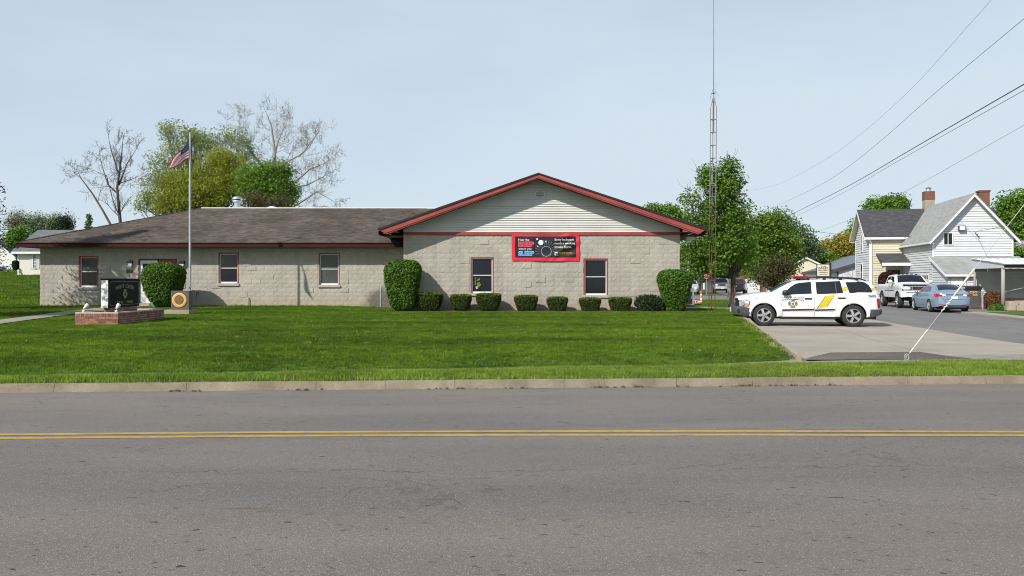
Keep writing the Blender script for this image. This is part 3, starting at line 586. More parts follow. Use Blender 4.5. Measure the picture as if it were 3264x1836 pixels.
def bond(x0, x1, z0, z1, holes, first):
    ch, L = .2032, .4064; out = []; nz_ = int(round((z1 - z0) / ch))
    for k in range(nz_):
        za, zb = z0 + k * ch, z0 + (k + 1) * ch; zc = (za + zb) / 2
        spans = [(x0, x1)]
        for (a, b, c, d) in holes:
            if c < zc < d:
                ns = []
                for s, e in spans:
                    if a > s: ns.append((s, min(e, a)))
                    if b < e: ns.append((max(s, b), e))
                spans = [q for q in ns if q[1] - q[0] > .05]
        off = (k % 2) * L / 2
        n0 = int((x0 - L) // L)
        j = x0 - L + off
        while j < x1:
            for s, e in spans:
                a, b = max(j, s), min(j + L, e)
                if b - a > .06: out.append((a, b, za, zb))
            j += L
    return out
def lay(blocks, y, rest, limit, name='concrete_block'):
    n = 0
    hidden = lambda c: (PX(1634, DG) < c[0] < PX(1845, DG) and PZ(830, DG) < c[1] < PZ(745, DG)) or c[1] < .9
    order = sorted(blocks, key=lambda q: hidden(((q[0] + q[1]) / 2, (q[2] + q[3]) / 2)))
    for a, b, c, d in order:
        k = int(RNG.integers(14)); sx = (b - a - .004) / .396; proud = -RNG.uniform(.008, .022) if RNG.uniform() < .07 else RNG.uniform(-.004, .003); flip = 1 if RNG.uniform() < .5 else -1
        loc = ((a + b) / 2, y + proud, (c + d) / 2); ry = RNG.normal(0, .0035)
        if n < limit and b - a > .15:
            o = link(name, bme[k], st); o.location = loc; o.scale = (sx, 1, 1); o.rotation_euler = (0, ry, 0); n += 1
        else:
            rest.add(bvar[k], lambda p: (loc[0] + p[0] * sx, loc[1] + p[1], loc[2] + p[2]))
rest = MB()
lay(bond(GX0, GX1, GZ1 - 16 * .2032, GZ1, gw, 0), DG, rest, 300)
lay(bond(WX0, WX1 - .3, .468 - .2032, WZ1 - .01, ww + [door_o], 0), DW, rest, 0)
part(rest, 'concrete_block_courses', mBlock, st, kind='stuff')
# backing walls with openings left free
def wall_with_holes(mb, x0, x1, z0, z1, y, th, holes):
    xs = sorted({x0, x1} | {h[0] for h in holes} | {h[1] for h in holes}); zs = sorted({z0, z1} | {h[2] for h in holes} | {h[3] for h in holes})
    for a, b in zip(xs[:-1], xs[1:]):
        for c, d in zip(zs[:-1], zs[1:]):
            m = ((a + b) / 2, (c + d) / 2)
            if any(h[0] < m[0] < h[1] and h[2] < m[1] < h[3] for h in holes) or not (z0 <= m[1] <= z1): continue
            mb.box(a, b, y, y + th, c, d)
g = MB(); wall_with_holes(g, GX0 + .01, GX1 - .01, -.2, GZ1, DG + .004, .2, gw)
wall_with_holes(g, WX0 + .01, GX0 - .01, -.2, WZ1 + .25, DW + .004, .2, ww + [door_o])
g.box(GX1 - .2, GX1 - .004, DG + .25, 49, -.2, 3.7); g.box(GX0 + .004, GX0 + .2, DG + .25, DW, -.2, 3.7); g.box(GX0, GX1 - .3, 48.8, 49, -.2, 3.7); g.box(WX0 + .004, WX0 + .2, DW + .25, 50, -.2, 3.4)
part(g, 'wall', mMortar, st)

# windows
def window(o, y, red=True, blind=0, lower=None):
    x0, x1, z0, z1 = o; mr = mRed if y < 36 else mRed
    f = MB(); t = .055; sill = .10; zb = z0 + sill
    f.box(x0, x0 + t, y - .012, y + .14, zb, z1).box(x1 - t, x1, y - .012, y + .14, zb, z1).box(x0 + t, x1 - t, y - .012, y + .14, z1 - t, z1)
    w = part(f, 'window', mr, st)
    s = MB().box(x0 - .03, x1 + .03, y - .07, y + .16, z0 - .01, zb - .03); s.box(x0 - .02, x1 + .02, y - .04, y + .16, zb - .03, zb - .002); part(s, 'sill', mMortar, w)
    a, b, c, d = x0 + t + .002, x1 - t - .002, zb, z1 - t - .002; m = .036; zm = (c + d) / 2 + .02; yy = y + .055
    s = MB(); s.box(a, a + m, yy, yy + .06, c, d).box(b - m, b, yy, yy + .06, c, d).box(a + m, b - m, yy, yy + .06, d - m, d).box(a + m, b - m, yy - .012, yy + .06, c, c + m * 2).box(a + m, b - m, yy - .004, yy + .06, zm - m * .45, zm + m * .45)
    part(s, 'sash', mWhite, w)
    for k, (p, q) in enumerate(((c + 2 * m + .001, zm - m * .45), (zm + m * .45 + .001, d - m))):
        part(MB().box(a + m, b - m, yy + .03 - .012 * k, yy + .037 - .012 * k, p, q), 'pane', mGlassBlind if (blind >> k) & 1 else mGlass, w)
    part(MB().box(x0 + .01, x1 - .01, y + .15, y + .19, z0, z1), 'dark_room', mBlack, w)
    return w
for o, bl in zip(gw, (0, 0)): window(o, DG, blind=bl)
for o, bl in zip(ww, (2, 2, 3)): window(o, DW, blind=bl)

# gable siding, frieze, rakes, soffits, vent
EXP = .1; zs0 = GZ1 + .125; apex = (1.11, 6.02); 
def gable_w(z):                                               # siding width at height z, up under the soffit
    f = max(0, (z - 3.88) / (5.93 - 3.88)); return GX0 + (apex[0] - GX0) * f, GX1 - (GX1 - apex[0]) * f
k = 0; z = zs0
while z < 5.80:
    z2 = min(z + EXP + .012, 5.92); a0, b0 = gable_w(z); a1, b1 = gable_w(z2)
    g = MB().hexa([(a0, DG - .050, z), (b0, DG - .050, z), (b0, DG, z), (a0, DG, z), (a1, DG - .008, z2), (b1, DG - .008, z2), (b1, DG, z2), (a1, DG, z2)])
    part(g, 'siding_board', mSid, st); z += EXP
g = MB().prism([(GX0, DG + .004, GZ1), (GX1, DG + .004, GZ1), (GX1, DG + .004, 3.9), (apex[0], DG + .004, 5.96), (GX0, DG + .004, 3.9)], (0, .15, 0)); part(g, 'gable_wall', mSid, st)
g = MB().box(GX0 - .01, GX1 + .01, DG - .070, DG + .003, GZ1, GZ1 + .123); part(g, 'frieze_board', mRed, st)
TL, TR, TA = (PX(1203, 34.42), 3.815), (PX(2254, 34.42), 3.815), (1.11, 6.16); YF = 34.42
def rake_pts(lo, hi, side):                                   # band parallel to the roof plane, lo/hi measured down from the top
    t = TL if side < 0 else TR
    return [(t[0] - side * lo * 1.1, t[1] - lo), (TA[0], TA[1] - lo), (TA[0], TA[1] - hi), (t[0] - side * hi * 1.6, t[1] - hi)]
for sd in (-1, 1):
    # roof plane
    t = TL if sd < 0 else TR
    g = MB().prism([(t[0], YF - .03, t[1] - .035), (TA[0], YF - .03, TA[1] - .035), (TA[0], YF - .03, TA[1]), (t[0], YF - .03, t[1])], (0, 15.2, 0)); part(g, 'roof', mShingle, st)
    for nm, lo, hi, y0, y1, m in (('drip_edge', -.004, .055, YF - .045, YF - .0305, mBlack), ('rake_board', .057, .195, YF - .005, YF + .03, mRed), ('rake_trim', .198, .235, YF + .02, YF + .06, mRed)):
        g = MB().prism([(x, y0, z) for x, z in rake_pts(lo, hi, sd)], (0, y1 - y0, 0)); part(g, nm, m, st)
    g = MB().prism([(x, YF + .031, z) for x, z in rake_pts(.185, .205, sd)], (0, DG - YF - .02, 0)); part(g, 'soffit', mSoffit, st)
    # eave return box and eave soffit along the side wall
    wx = GX0 if sd < 0 else GX1; sl_ = (TA[1] - t[1]) / abs(TA[0] - t[0])
    xo = t[0] - sd * .36; zb = PZ(739.5, 34.6)
    inner = wx - sd * .02 if sd > 0 else wx - .16
    ztop = lambda x: t[1] + sl_ * abs(x - t[0]) - .215
    g = MB().prism([(xo, YF + .062, zb), (inner, YF + .062, zb), (inner, YF + .062, ztop(inner)), (xo, YF + .062, max(zb + .01, ztop(xo)))], (0, .04, 0)); part(g, 'eave_return', mRed, st)
    g = MB().hexa([(min(xo, inner), YF + .105, zb), (max(xo, inner), YF + .105, zb), (max(xo, inner), DG + .25, zb), (min(xo, inner), DG + .25, zb)] + [(min(xo, inner), YF + .105, zb + .02), (max(xo, inner), YF + .105, zb + .02), (max(xo, inner), DG + .25, zb + .02), (min(xo, inner), DG + .25, zb + .02)])
    part(g, 'soffit', mSoffit, st)
    xa, xb = sorted((t[0] - sd * .06, wx + sd * .0)); ye = 49.6 if sd > 0 else DW + 2
    g = MB().box(xa, xb, DG + .26, ye, 3.56, 3.60); part(g, 'soffit', mSoffit, st)
    g = MB().box(*sorted((t[0] - sd * .06, t[0] - sd * .03)), YF + .04, ye, 3.56, 3.74); part(g, 'fascia', mRedDark, st)
# octagonal louvred vent
vt = (PX(1721, DG), PZ(620, DG)); rr = .245
oc = lambda r, y: [(vt[0] + r * math.cos(R(22.5 + 45 * k)), y, vt[1] + r * math.sin(R(22.5 + 45 * k))) for k in range(8)]
g = MB(); A, B = oc(rr, DG - .07), oc(rr * .74, DG - .07); A2 = oc(rr, DG - .02); B2 = oc(rr * .74, DG - .03)
for k in range(8):
    n = (k + 1) % 8; g.poly([A[k], A[n], B[n], B[k]]); g.poly([A2[k], A2[n], A[n], A[k]]); g.poly([B[k], B[n], B2[n], B2[k]])
vn = part(g, 'gable_vent', mSid, st); part(MB().poly(oc(rr * .76, DG - .032)), 'vent_backing', mBlack, vn)
for k in range(6):
    z = vt[1] - .15 + .055 * k; hw = min(rr * .68, math.sqrt(max(.01, (rr * .74) ** 2 - (z - vt[1]) ** 2)) * .98)
    part(MB().hexa([(vt[0] - hw, DG - .066, z), (vt[0] + hw, DG - .066, z), (vt[0] + hw, DG - .034, z + .02), (vt[0] - hw, DG - .034, z + .02), (vt[0] - hw, DG - .066, z + .012), (vt[0] + hw, DG - .066, z + .012), (vt[0] + hw, DG - .034, z + .036), (vt[0] - hw, DG - .034, z + .036)]), 'vent_slat', mSid, vn)

# wing: hip roof of shingle courses, fascia, soffit
EY, EZ, EXL = 37.1, 3.35, PX(50, 37.1); RD, RZ = 43.2, PZ(664, 43.2); RXL = EXL + (RD - EY); XR = 1.2
sh = MB(); nrow = 44; r_ = np.random.default_rng(5)
for k in range(nrow):
    f0, f1 = k / nrow, (k + 1.25) / nrow; y0, z0, y1, z1 = EY + (RD - EY) * f0, EZ + (RZ - EZ) * f0, EY + (RD - EY) * min(f1, 1), EZ + (RZ - EZ) * min(f1, 1)
    xl = EXL + (RXL - EXL) * f0; xr = GX0 + .02 if y0 < YF + 9 else XR; x = xl + r_.uniform(0, .25)
    # stop under the gabled roof
    while x < GX0 + 4.5:
        w = r_.choice((.14, .2, .27, .33)); xe = x + w
        ztop_g = 3.74 + (x - TL[0]) * (TA[1] - TL[1]) / (TA[0] - TL[0])
        if x > GX0 - .02 and z0 > ztop_g - .2: break
        if x > GX0 - .02 and y0 < 38.5: break
        lift = .016 + r_.uniform(0, .006)
        if x > GX0 - .02 and z0 < ztop_g - .25: pass
        sh.poly([(x, y0, z0 + lift), (xe - .006, y0, z0 + lift), (xe - .006, y1, z1 + .006), (x, y1, z1 + .006)]); sh.poly([(x, y0, z0), (xe - .006, y0, z0), (xe - .006, y0, z0 + lift), (x, y0, z0 + lift)])
        x = xe
part(sh, 'shingle_courses', mShingle, st, kind='stuff')
g = MB(); g.poly([(EXL, EY + .004, EZ - .01), (GX0 + .1, EY + .004, EZ - .01), (GX0 + .1, RD, RZ - .004), (RXL, RD, RZ - .004)])
g.poly([(GX0 + .1, 38.4, EZ + .44), (4, 38.4, EZ + .44), (4, RD, RZ - .004), (GX0 + .1, RD, RZ - .004)])
part(g, 'roof', mShingle, st)
part(MB().poly([(EXL, EY, EZ), (RXL, RD, RZ), (RXL, RD + 6, RZ), (EXL, RD + 12, EZ)]), 'roof', mShingle, st)
g = MB().tube([(EXL - .01, EY, EZ + .02), (RXL, RD, RZ + .02)], .028, 5); part(g, 'hip_cap', mShingle, st)
g = MB().box(RXL - .02, 4, RD - .03, RD + 6.1, RZ - .02, RZ + .045); part(g, 'flat_roof_edge', mWhite, st)
g = MB().hexa([(EXL, EY + .25, EZ), (EXL + .02, EY + .25, EZ), (RXL, RD + .2, RZ), (RXL - .02, RD + .2, RZ)] + [(EXL - .03, EY + .3, EZ + .045), (EXL + .03, EY + .3, EZ + .045), (RXL + .03, RD + .2, RZ + .055), (RXL - .03, RD + .2, RZ + .055)]); part(g, 'metal_hip_flashing', mWhite, st)
part(MB().box(EXL, GX0 - .004, EY - .02, EY + .02, EZ - .20, EZ - .012), 'fascia', mRedDark, st)
part(MB().box(EXL - .02, EXL + .02, EY + .025, 52, EZ - .20, EZ - .012), 'fascia', mRedDark, st)
part(MB().box(EXL - .012, GX0 - .002, EY - .06, EY + .02, EZ - .010, EZ + .012), 'drip_edge', mShingle, st)
part(MB().box(EXL + .03, GX0 - .004, EY + .021, DW + .2, EZ - .19, EZ - .16), 'soffit', mSoffit, st)
part(MB().box(EXL + .03, WX0 - .02, DW + .21, 50, EZ - .19, EZ - .16), 'soffit', mSoffit, st)
# door with step, red side panel
dx0, dx1, dz0, dz1 = PX(443, DW), PX(502, DW), .60, PZ(826.5, DW)
g = MB(); y = DW + .02; wl = (PX(454, DW), PX(491, DW), PZ(929, DW), PZ(840, DW)); wall_with_holes(g, dx0 + .05, dx1, dz0, dz1 - .05, y, .05, [wl])
dr_ = part(g, 'door', mWhite, st); part(MB().box(wl[0], wl[1], y + .02, y + .026, wl[2], wl[3]), 'pane', mGlass, dr_)
part(MB().box(dx0, dx0 + .048, y - .03, y + .06, dz0, dz1).box(dx0 + .048, dx1, y - .03, y + .06, dz1 - .048, dz1), 'door_frame', mDkGrey, dr_)
part(MB().tube([(dx1 - .06, y - .03, 1.55), (dx1 - .06, y - .06, 1.56), (dx1 - .06, y - .06, 1.75), (dx1 - .06, y - .03, 1.76)], .012, 6), 'handle', mSteel, dr_)
rp_ = part(MB().box(dx1 + .003, door_o[1] - .003, y + .03, y + .06, .6, dz1), 'entrance_panel', mRedDark, st)
for k in range(9): part(MB().box(dx1 + .04, door_o[1] - .03, y - .0, y + .029, dz1 - .23 * (k + 1) + .012, dz1 - .23 * k - .012), 'panel_board', mRed, rp_)
part(MB().box(dx0 - .1, door_o[1] + .1, DW - .7, DW + .08, .38, .59), 'door_step', mConcWall, st)
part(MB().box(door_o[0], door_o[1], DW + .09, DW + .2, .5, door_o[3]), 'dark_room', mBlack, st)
# rear part of the flat roof and far walls are out of sight

# fittings on the station
def wall_lamp(px0, px1, y0, y1, label):
    x0, x1, z0, z1 = opening(px0, px1, y0, y1, DW); t = thing('wall_lamp', label, 'wall lamp', ((x0 + x1) / 2, DW, z1), group='lamps beside the station door'); w = x1 - x0; m = (x0 + x1) / 2
    part(MB().box(m - w * .45, m + w * .45, DW - .05, DW - .012, z0 + .1, z1), 'housing', mBlack, t)
    part(MB().box(m - w * .5, m + w * .5, DW - .17, DW - .05, z1 - .13, z1 - .02), 'hood', mBlack, t)
    part(MB().hexa([(m - w * .3, DW - .13, z0), (m + w * .3, DW - .13, z0), (m + w * .3, DW - .055, z0), (m - w * .3, DW - .055, z0), (m - w * .42, DW - .16, z1 - .132), (m + w * .42, DW - .16, z1 - .132), (m + w * .42, DW - .052, z1 - .132), (m - w * .42, DW - .052, z1 - .132)]), 'lens', mLamp, t)
wall_lamp(410.5, 425, 830.5, 850, 'black hooded wall lamp above the small dark number plaque')
wall_lamp(573, 591, 832, 850, 'black hooded wall lamp on the shaded wall behind the flagpole')
pq = thing('number_plaque', 'small dark rectangular plaque on the wall beside the white door', 'plaque', (PX(413, DW), DW, PZ(864, DW)))
part(MB().box(PX(404, DW), PX(423, DW), DW - .045, DW - .016, PZ(869, DW), PZ(859, DW)), 'plate', mBlack, pq)
part(MB().box(PX(405.5, DW), PX(421.5, DW), DW - .05, DW - .0451, PZ(867.5, DW), PZ(860.5, DW)), 'face', mDkGrey, pq)
def dec(s, w=None, h=None, arc=0): return fit(T[s], w, h, arc)
def pipe(label, pts, r, m): o = part(MB().tube(pts, r, 8), 'wall_pipe', m); return tag(o, label, 'pipe')
pipe('short vent pipe standing against the wing wall below the second window', [(PX(793, DW), DW - .08, .40), (PX(793, DW), DW - .08, .80), (PX(792, DW), DW - .03, .86), (PX(791, DW), DW + .0, .86)], .024, mMortar)
pipe('bent hooked pipe on the wing wall beside the flagpole', [(PX(626, DW), DW - .05, .80), (PX(629, DW), DW - .06, 1.10), (PX(631, DW), DW - .06, 1.13), (PX(635, DW), DW - .06, 1.10), (PX(635, DW), DW - .06, .98)], .012, mDkGrey)
pipe('thin painted conduit rising on the wing wall by the tall corner bush', [(PX(1213, DW), DW - .04, .40), (PX(1213, DW), DW - .04, 1.35)], .012, mWhite)
# floodlight under the gable eave
t = thing('floodlight', 'white box floodlight under the eave at the station corner', 'lamp', (PX(2200, 36.2), 36.2, 3.56))
part(MB().hexa([(PX(2190, 36), 36.05, 3.42), (PX(2211, 36), 36.05, 3.42), (PX(2211, 36), 36.3, 3.42), (PX(2190, 36), 36.3, 3.42), (PX(2188, 36), 36.0, 3.558), (PX(2213, 36), 36.0, 3.558), (PX(2213, 36), 36.35, 3.558), (PX(2188, 36), 36.35, 3.558)]), 'housing', mWhite, t)
part(MB().box(PX(2192, 36), PX(2209, 36), 36.07, 36.28, 3.405, 3.419), 'lens', mLamp, t)
# roof ventilators
t = thing('roof_ventilator', 'tall mushroom-topped galvanised ventilator rising behind the wing ridge', 'roof vent', (PX(756, 44.6), 44.6, RZ + .04))
c = (PX(756, 44.6), 44.6, RZ + .04); s_ = 44.6 / F
part(MB().lathe([(13 * s_, 0), (13 * s_, 3 * s_), (9.5 * s_, 6 * s_), (9.2 * s_, 17 * s_), (10 * s_, 24 * s_)], c, 20), 'stack', mSteel, t, smooth=True, sharp=30)
part(MB().lathe([(13.5 * s_, 25 * s_), (14.5 * s_, 27 * s_), (13.5 * s_, 29.5 * s_)], c, 20), 'collar', mSteel, t, smooth=True, sharp=30)
part(MB().lathe([(9 * s_, 24 * s_), (9 * s_, 36 * s_)], c, 16), 'throat', mBlack, t)
part(MB().lathe([(14.8 * s_, 33.5 * s_), (15 * s_, 36 * s_), (12.5 * s_, 40 * s_), (6 * s_, 42.3 * s_), (0, 43 * s_)], c, 20), 'cap', mSteel, t, smooth=True, sharp=40)
t = thing('roof_ventilator', 'low white dome ventilator on the flat roof behind the wing ridge', 'roof vent', (PX(869, 44.6), 44.6, RZ + .04))
c = (PX(867, 44.6), 44.6, RZ + .04); part(MB().lathe([(15 * s_, 0), (15.5 * s_, 3 * s_), (13 * s_, 8 * s_), (8 * s_, 10.5 * s_), (0, 11.2 * s_)], c, 20), 'dome', mWhite, t, smooth=True, sharp=40)
part(MB().lathe([(9 * s_, -.2), (9 * s_, 1 * s_)], c, 16), 'base', mSteel, t)
t = tag(part(MB().tube([(PX(879.5, 44.2), 44.2, RZ), (PX(879.5, 44.2), 44.2, RZ + 9 * s_)], 2.6 * s_, 10), 'vent_pipe', mWhite), 'short white vent pipe beside the dome ventilator on the roof', 'pipe')

# banner on the gable wall
bd = DG - .06; bx0, bx1, bz0, bz1 = opening(1631, 1846, 743.5, 831.5, bd); BW, BH = bx1 - bx0, bz1 - bz0
def wob(x, z):
    u, v = (x - bx0) / BW, (z - bz0) / BH
    return bd + .012 * math.sin(9 * u + 4 * v) + .010 * math.sin(23 * u - 17 * v + 1) * (u ** 2) + .012 * math.sin(14 * (u - v)) * u - .02 * math.exp(-((u - v * .42 - .58) / .03) ** 2)
bn = thing('banner', 'red bordered black fire safety banner hung across the gable wall', 'banner', ((bx0 + bx1) / 2, bd, bz0))
fr = (.105 * BW / 2.21 * 1.0, .115 * BH)
def bmi(a, b):
    x, z = (a + .5) / 60 * BW, (b + .5) / 28 * BH
    return 0
ix0, ix1, iz0, iz1 = bx0 + BW * 98 / 1970, bx1 - BW * 92 / 1970, bz0 + BH * 100 / 810, bz1 - BH * 92 / 810
g = MB().grid(lambda u, v: (bx0 + BW * u + .006 * math.sin(7 * v), wob(bx0 + BW * u, bz0 + BH * v), bz0 + BH * v + .012 * math.sin(5.5 * u + 1)), 60, 26); part(g, 'border', mBannerRed, bn, smooth=True)
g = MB().grid(lambda u, v: (ix0 + (ix1 - ix0) * u, wob(ix0 + (ix1 - ix0) * u, iz0 + (iz1 - iz0) * v) - .006, iz0 + (iz1 - iz0) * v), 60, 24); part(g, 'black_panel', mBannerBlack, bn, smooth=True)
q = lambda cx, cy: (bx0 + (cx - 285) / 1970 * BW, bz1 - (cy - 215) / 810 * BH); U = BW / 1970
def pr(mb, cx, cy, off, name, mat):
    ox, oz = q(cx, cy); g = MB().add(mb, lambda p: (ox + p[0], wob(ox + p[0], oz + p[1]) - off, oz + p[1])); return part(g, name, mat, bn)
for s, cx, cy, w, h, m in (('Hear the', 642, 408, 315, 75, mPrintWhite), ('where you', 672, 680, 375, 85, mPrintWhite), ('Every bedroom', 1820, 412, 555, 85, mPrintWhite), ('needs a working', 1838, 517, 595, 85, mPrintWhite), ('smoke alarm.', 1785, 615, 495, 72, mPrintWhite), ('FIRE PREVENTION WEEK', 1862, 788, 400, 26, mYellow)):
    pr(dec(s, w * U, h * U), cx, cy, .013, 'lettering', m)
for s, cx, cy, w, h, m, m2 in (('BEEP', 706, 540, 430, 135, mPrintRed, mPrintPink), ('SLEEP', 712, 805, 440, 125, mPrintBlue, mPrintPale)):
    pr(dec(s + '+', (w + 22) * U, (h + 18) * U), cx, cy, .011, 'letter_outline', m2); pr(dec(s, w * U, h * U), cx, cy, .014, 'lettering', m)
def star(r): g = MB(); pts = [(r * (1 if k % 2 == 0 else .42) * math.sin(R(36 * k)), r * (1 if k % 2 == 0 else .42) * math.cos(R(36 * k)), 0) for k in range(10)]; [g.poly([(0, 0, 0), pts[k], pts[(k + 1) % 10]]) for k in range(10)]; return g
def disc(r, n=24): g = MB(); g.poly([(r * math.cos(6.2832 * k / n), r * math.sin(6.2832 * k / n), 0) for k in range(n)]); return g
def ringm(r0, r1, n=28): g = MB(); [g.poly([(r * math.cos(w), r * math.sin(w), 0) for r, w in ((r0, a), (r1, a), (r1, b), (r0, b))]) for a, b in ((6.2832 * k / n, 6.2832 * (k + 1) / n) for k in range(n))]; return g
for cx, cy, r in ((1027, 385, 42), (1280, 458, 30), (1046, 597, 28)): pr(star(r * U), cx, cy, .013, 'star', mPrintWhite)
pr(disc(72 * U), 1136, 486, .013, 'smoke_alarm_disc', mPrintWhite)
for a in range(0, 360, 15):
    g = MB(); w = R(a); [g.poly([(r * U * math.cos(x), r * U * math.sin(x), 0) for r, x in ((185, w - .03), (330, w - .045), (330, w + .045), (185, w + .03))])]
    if -330 * abs(math.sin(w)) > -230 or True:
        lim = 1 if abs(330 * math.sin(w)) < 160 or math.sin(w) > 0 else .58
        g.v = [(x * lim, y * lim, z) if math.hypot(x, y) > 250 * U else (x * min(1, lim * 1.0), y * min(1, lim * 1.0), z) for x, y, z in g.v]
        pr(g, 1296, 745, .010, 'ray', mPrintGrey)
pr(ringm(143 * U, 149 * U), 1296, 745, .013, 'ring', mPrintWhite)
g = MB(); g.poly([(-42 * U, -46 * U, 0), (42 * U, -46 * U, 0), (42 * U, 46 * U, 0), (-42 * U, 46 * U, 0)]); pr(g, 1580, 815, .012, 'logo_square', mPrintWhite)
g = MB(); g.poly([(0, 30 * U, 0), (-20 * U, 0, 0), (-22 * U, -16 * U, 0), (-8 * U, -28 * U, 0), (8 * U, -28 * U, 0), (22 * U, -16 * U, 0), (20 * U, 0, 0)]); pr(g, 1580, 815, .015, 'flame', mBannerBlack)
g = MB(); g.poly([(-2 * U, -60 * U, 0), (2 * U, -60 * U, 0), (2 * U, 60 * U, 0), (-2 * U, 60 * U, 0)]); pr(g, 1640, 815, .012, 'rule_line', mPrintWhite)
for a, b, cy in ((1660, 1830, 822), (1865, 2060, 822), (1670, 1950, 856)):
    g = MB(); g.poly([(-(b - a) / 2 * U, -5 * U, 0), ((b - a) / 2 * U, -5 * U, 0), ((b - a) / 2 * U, 5 * U, 0), (-(b - a) / 2 * U, 5 * U, 0)]); pr(g, (a + b) / 2, cy, .012, 'small_print', mPrintGrey if cy > 830 else mYellow)
pr(disc(22 * U, 14), 2112, 800, .012, 'seal', mPrintGrey)
# plant on the inside of the window
t = thing('window_plant', 'yellow green plant in a pot behind the window beside the banner', 'plant', (PX(1521, DG), DG + .04, 1.2))
x, z = PX(1521, DG), PZ(917, DG); g = MB()
for k in range(22):
    a, b = RNG.uniform(-.12, .12), RNG.uniform(0, .36); g.poly([(x + a, DG + .046, z + b), (x + a + .035, DG + .043, z + b + .02), (x + a + .03, DG + .046, z + b + .09), (x + a - .01, DG + .044, z + b + .07)])
part(g, 'foliage', M('lime_leaf', (.15, .19, .03), .7), t)
part(MB().lathe([(.05, 0), (.07, .1), (.0, .1)], (x, DG + .02, z - .05), 10), 'pot', mCream, t)
# ------------------------------------------------------------------ monument sign, planter, flag, stone, mast, street pieces
brick_me = {}
def brick_wall(root, origin, u, length, height, depth_n, rowlock=True, courses=None):
    """bricks on one face: origin bottom corner, u unit vector along the face, depth_n inward normal"""
    u, nrm = Vector(u), Vector(depth_n); o = Vector(origin); bl, bh = .203, .0667; nc = courses
    for c in range(nc):
        z = c * bh; x = -(bl / 2 if c % 2 else 0)
        while x < length - .02:
            a, b = max(x, 0) + .006, min(x + bl, length) - .006
            if b - a > .03: one(root, o, u, nrm, a, b, z + .007, z + bh - .006, .0)
            x += bl
    if rowlock:
        z = nc * bh; x = 0; w = .0667
        while x < length - .03: one(root, o, u, nrm, x + .004, min(x + w, length) - .004, z + .004, z + .098, .0); x += w
def one(root, o, u, nrm, a, b, z0, z1, _):
    key = (round(b - a, 2), round(z1 - z0, 2))
    if key not in brick_me:
        w, h = (b - a) / 2, (z1 - z0) / 2; e = .004
        g = MB().hexa([(-w, 0, -h), (w, 0, -h), (w, .09, -h), (-w, .09, -h), (-w, 0, h), (w, 0, h), (w, .09, h), (-w, .09, h)]); brick_me[key] = g.mesh('brick', mBrick)
    ob = link('brick', brick_me[key], root); pr_ = RNG.uniform(-.006, .002)
    p = o + u * ((a + b) / 2) + nrm * pr_ + Vector((0, 0, (z0 + z1) / 2)); ob.location = p; ob.rotation_euler = (0, 0, math.atan2(u.y, u.x))
PLX0, PLX1, PLY0, PLY1 = -13.07, -11.78, 24.5, 27.7; pz = .29
pl = thing('brick_planter', 'low red brick planter bed around the foot of the station sign', 'planter', (-12.4, 26, pz))
part(MB().box(PLX0 + .01, PLX1 - .01, PLY0 + .01, PLY0 + .11, pz - .2, pz + .40).box(PLX1 - .11, PLX1 - .01, PLY0 + .11, PLY1, pz - .2, pz + .40).box(PLX0 + .01, PLX0 + .11, PLY0 + .11, PLY1, pz - .2, pz + .40).box(PLX0 + .11, PLX1 - .11, PLY1 - .1, PLY1, pz - .2, pz + .40), 'mortar_core', mBrickMortar, pl)
brick_wall(pl, (PLX0, PLY0, pz), (1, 0, 0), PLX1 - PLX0, .4, (0, 1, 0), courses=4, rowlock=True)
brick_wall(pl, (PLX1, PLY0, pz), (0, 1, 0), PLY1 - PLY0, .4, (-1, 0, 0), courses=4, rowlock=True)
brick_wall(pl, (PLX0, PLY1, pz), (0, -1, 0), PLY1 - PLY0, .4, (1, 0, 0), courses=4, rowlock=True)
part(MB().box(PLX0 + .1, PLX1 - .1, PLY0 + .1, PLY1 - .1, pz, pz + .30), 'soil', mSoil, pl)
part(MB().box(PLX0 + .02, PLX1 - .02, PLY0 + .012, PLY0 + .12, pz + .366, pz + .40), 'coping', mConcWall, pl)
sg = thing('station_sign', 'black two-sided PAINT CREEK sign on a brick pedestal above the planter', 'sign', (-12.42, 26, pz))
sx0, sx1, sy0, sy1, sz0, sz1 = -12.54, -12.30, 24.98, 27.05, .80, 1.69
part(MB().box(sx0 + .035, sx1 - .02, sy0 + .15, sy1 - .12, pz + .1, sz0 - .002), 'pedestal_core', mBrickMortar, sg)
brick_wall(sg, (sx1 - .012, sy0 + .14, pz + .30), (0, 1, 0), sy1 - sy0 - .25, .3, (-1, 0, 0), courses=4, rowlock=False)
brick_wall(sg, (sx0 + .03, sy0 + .14, pz + .30), (1, 0, 0), sx1 - sx0 - .05, .3, (0, 1, 0), courses=4, rowlock=False)
def rrect(y0, y1, z0, z1, r, n=5):
    o = []
    for cy, cz, a0 in ((y1 - r, z1 - r, 0), (y0 + r, z1 - r, 90), (y0 + r, z0 + r, 180), (y1 - r, z0 + r, 270)):
        o += [(cy + r * math.cos(R(a0 + 90 * k / n)), cz + r * math.sin(R(a0 + 90 * k / n))) for k in range(n + 1)]
    return o
part(MB().prism([(sx0, y, z) for y, z in rrect(sy0, sy1, sz0, sz1, .05)], (sx1 - sx0, 0, 0)), 'cabinet', mSignBlack, sg)
part(MB().box(sx0 + .015, sx1 - .012, sy0 - .006, sy0 - .001, sz0 + .05, sz1 - .04).prism([(sx0 + .01, sy0 - .02, sz0 + .05), (sx1 - .015, sy0 - .02, sz0 + .11), (sx1 - .015, sy0 - .02, sz0 + .0), (sx0 + .03, sy0 - .02, sz0)], (0, .019, 0)), 'weathered_return', mWeather, sg, label='peeling white edge of the sign cabinet')
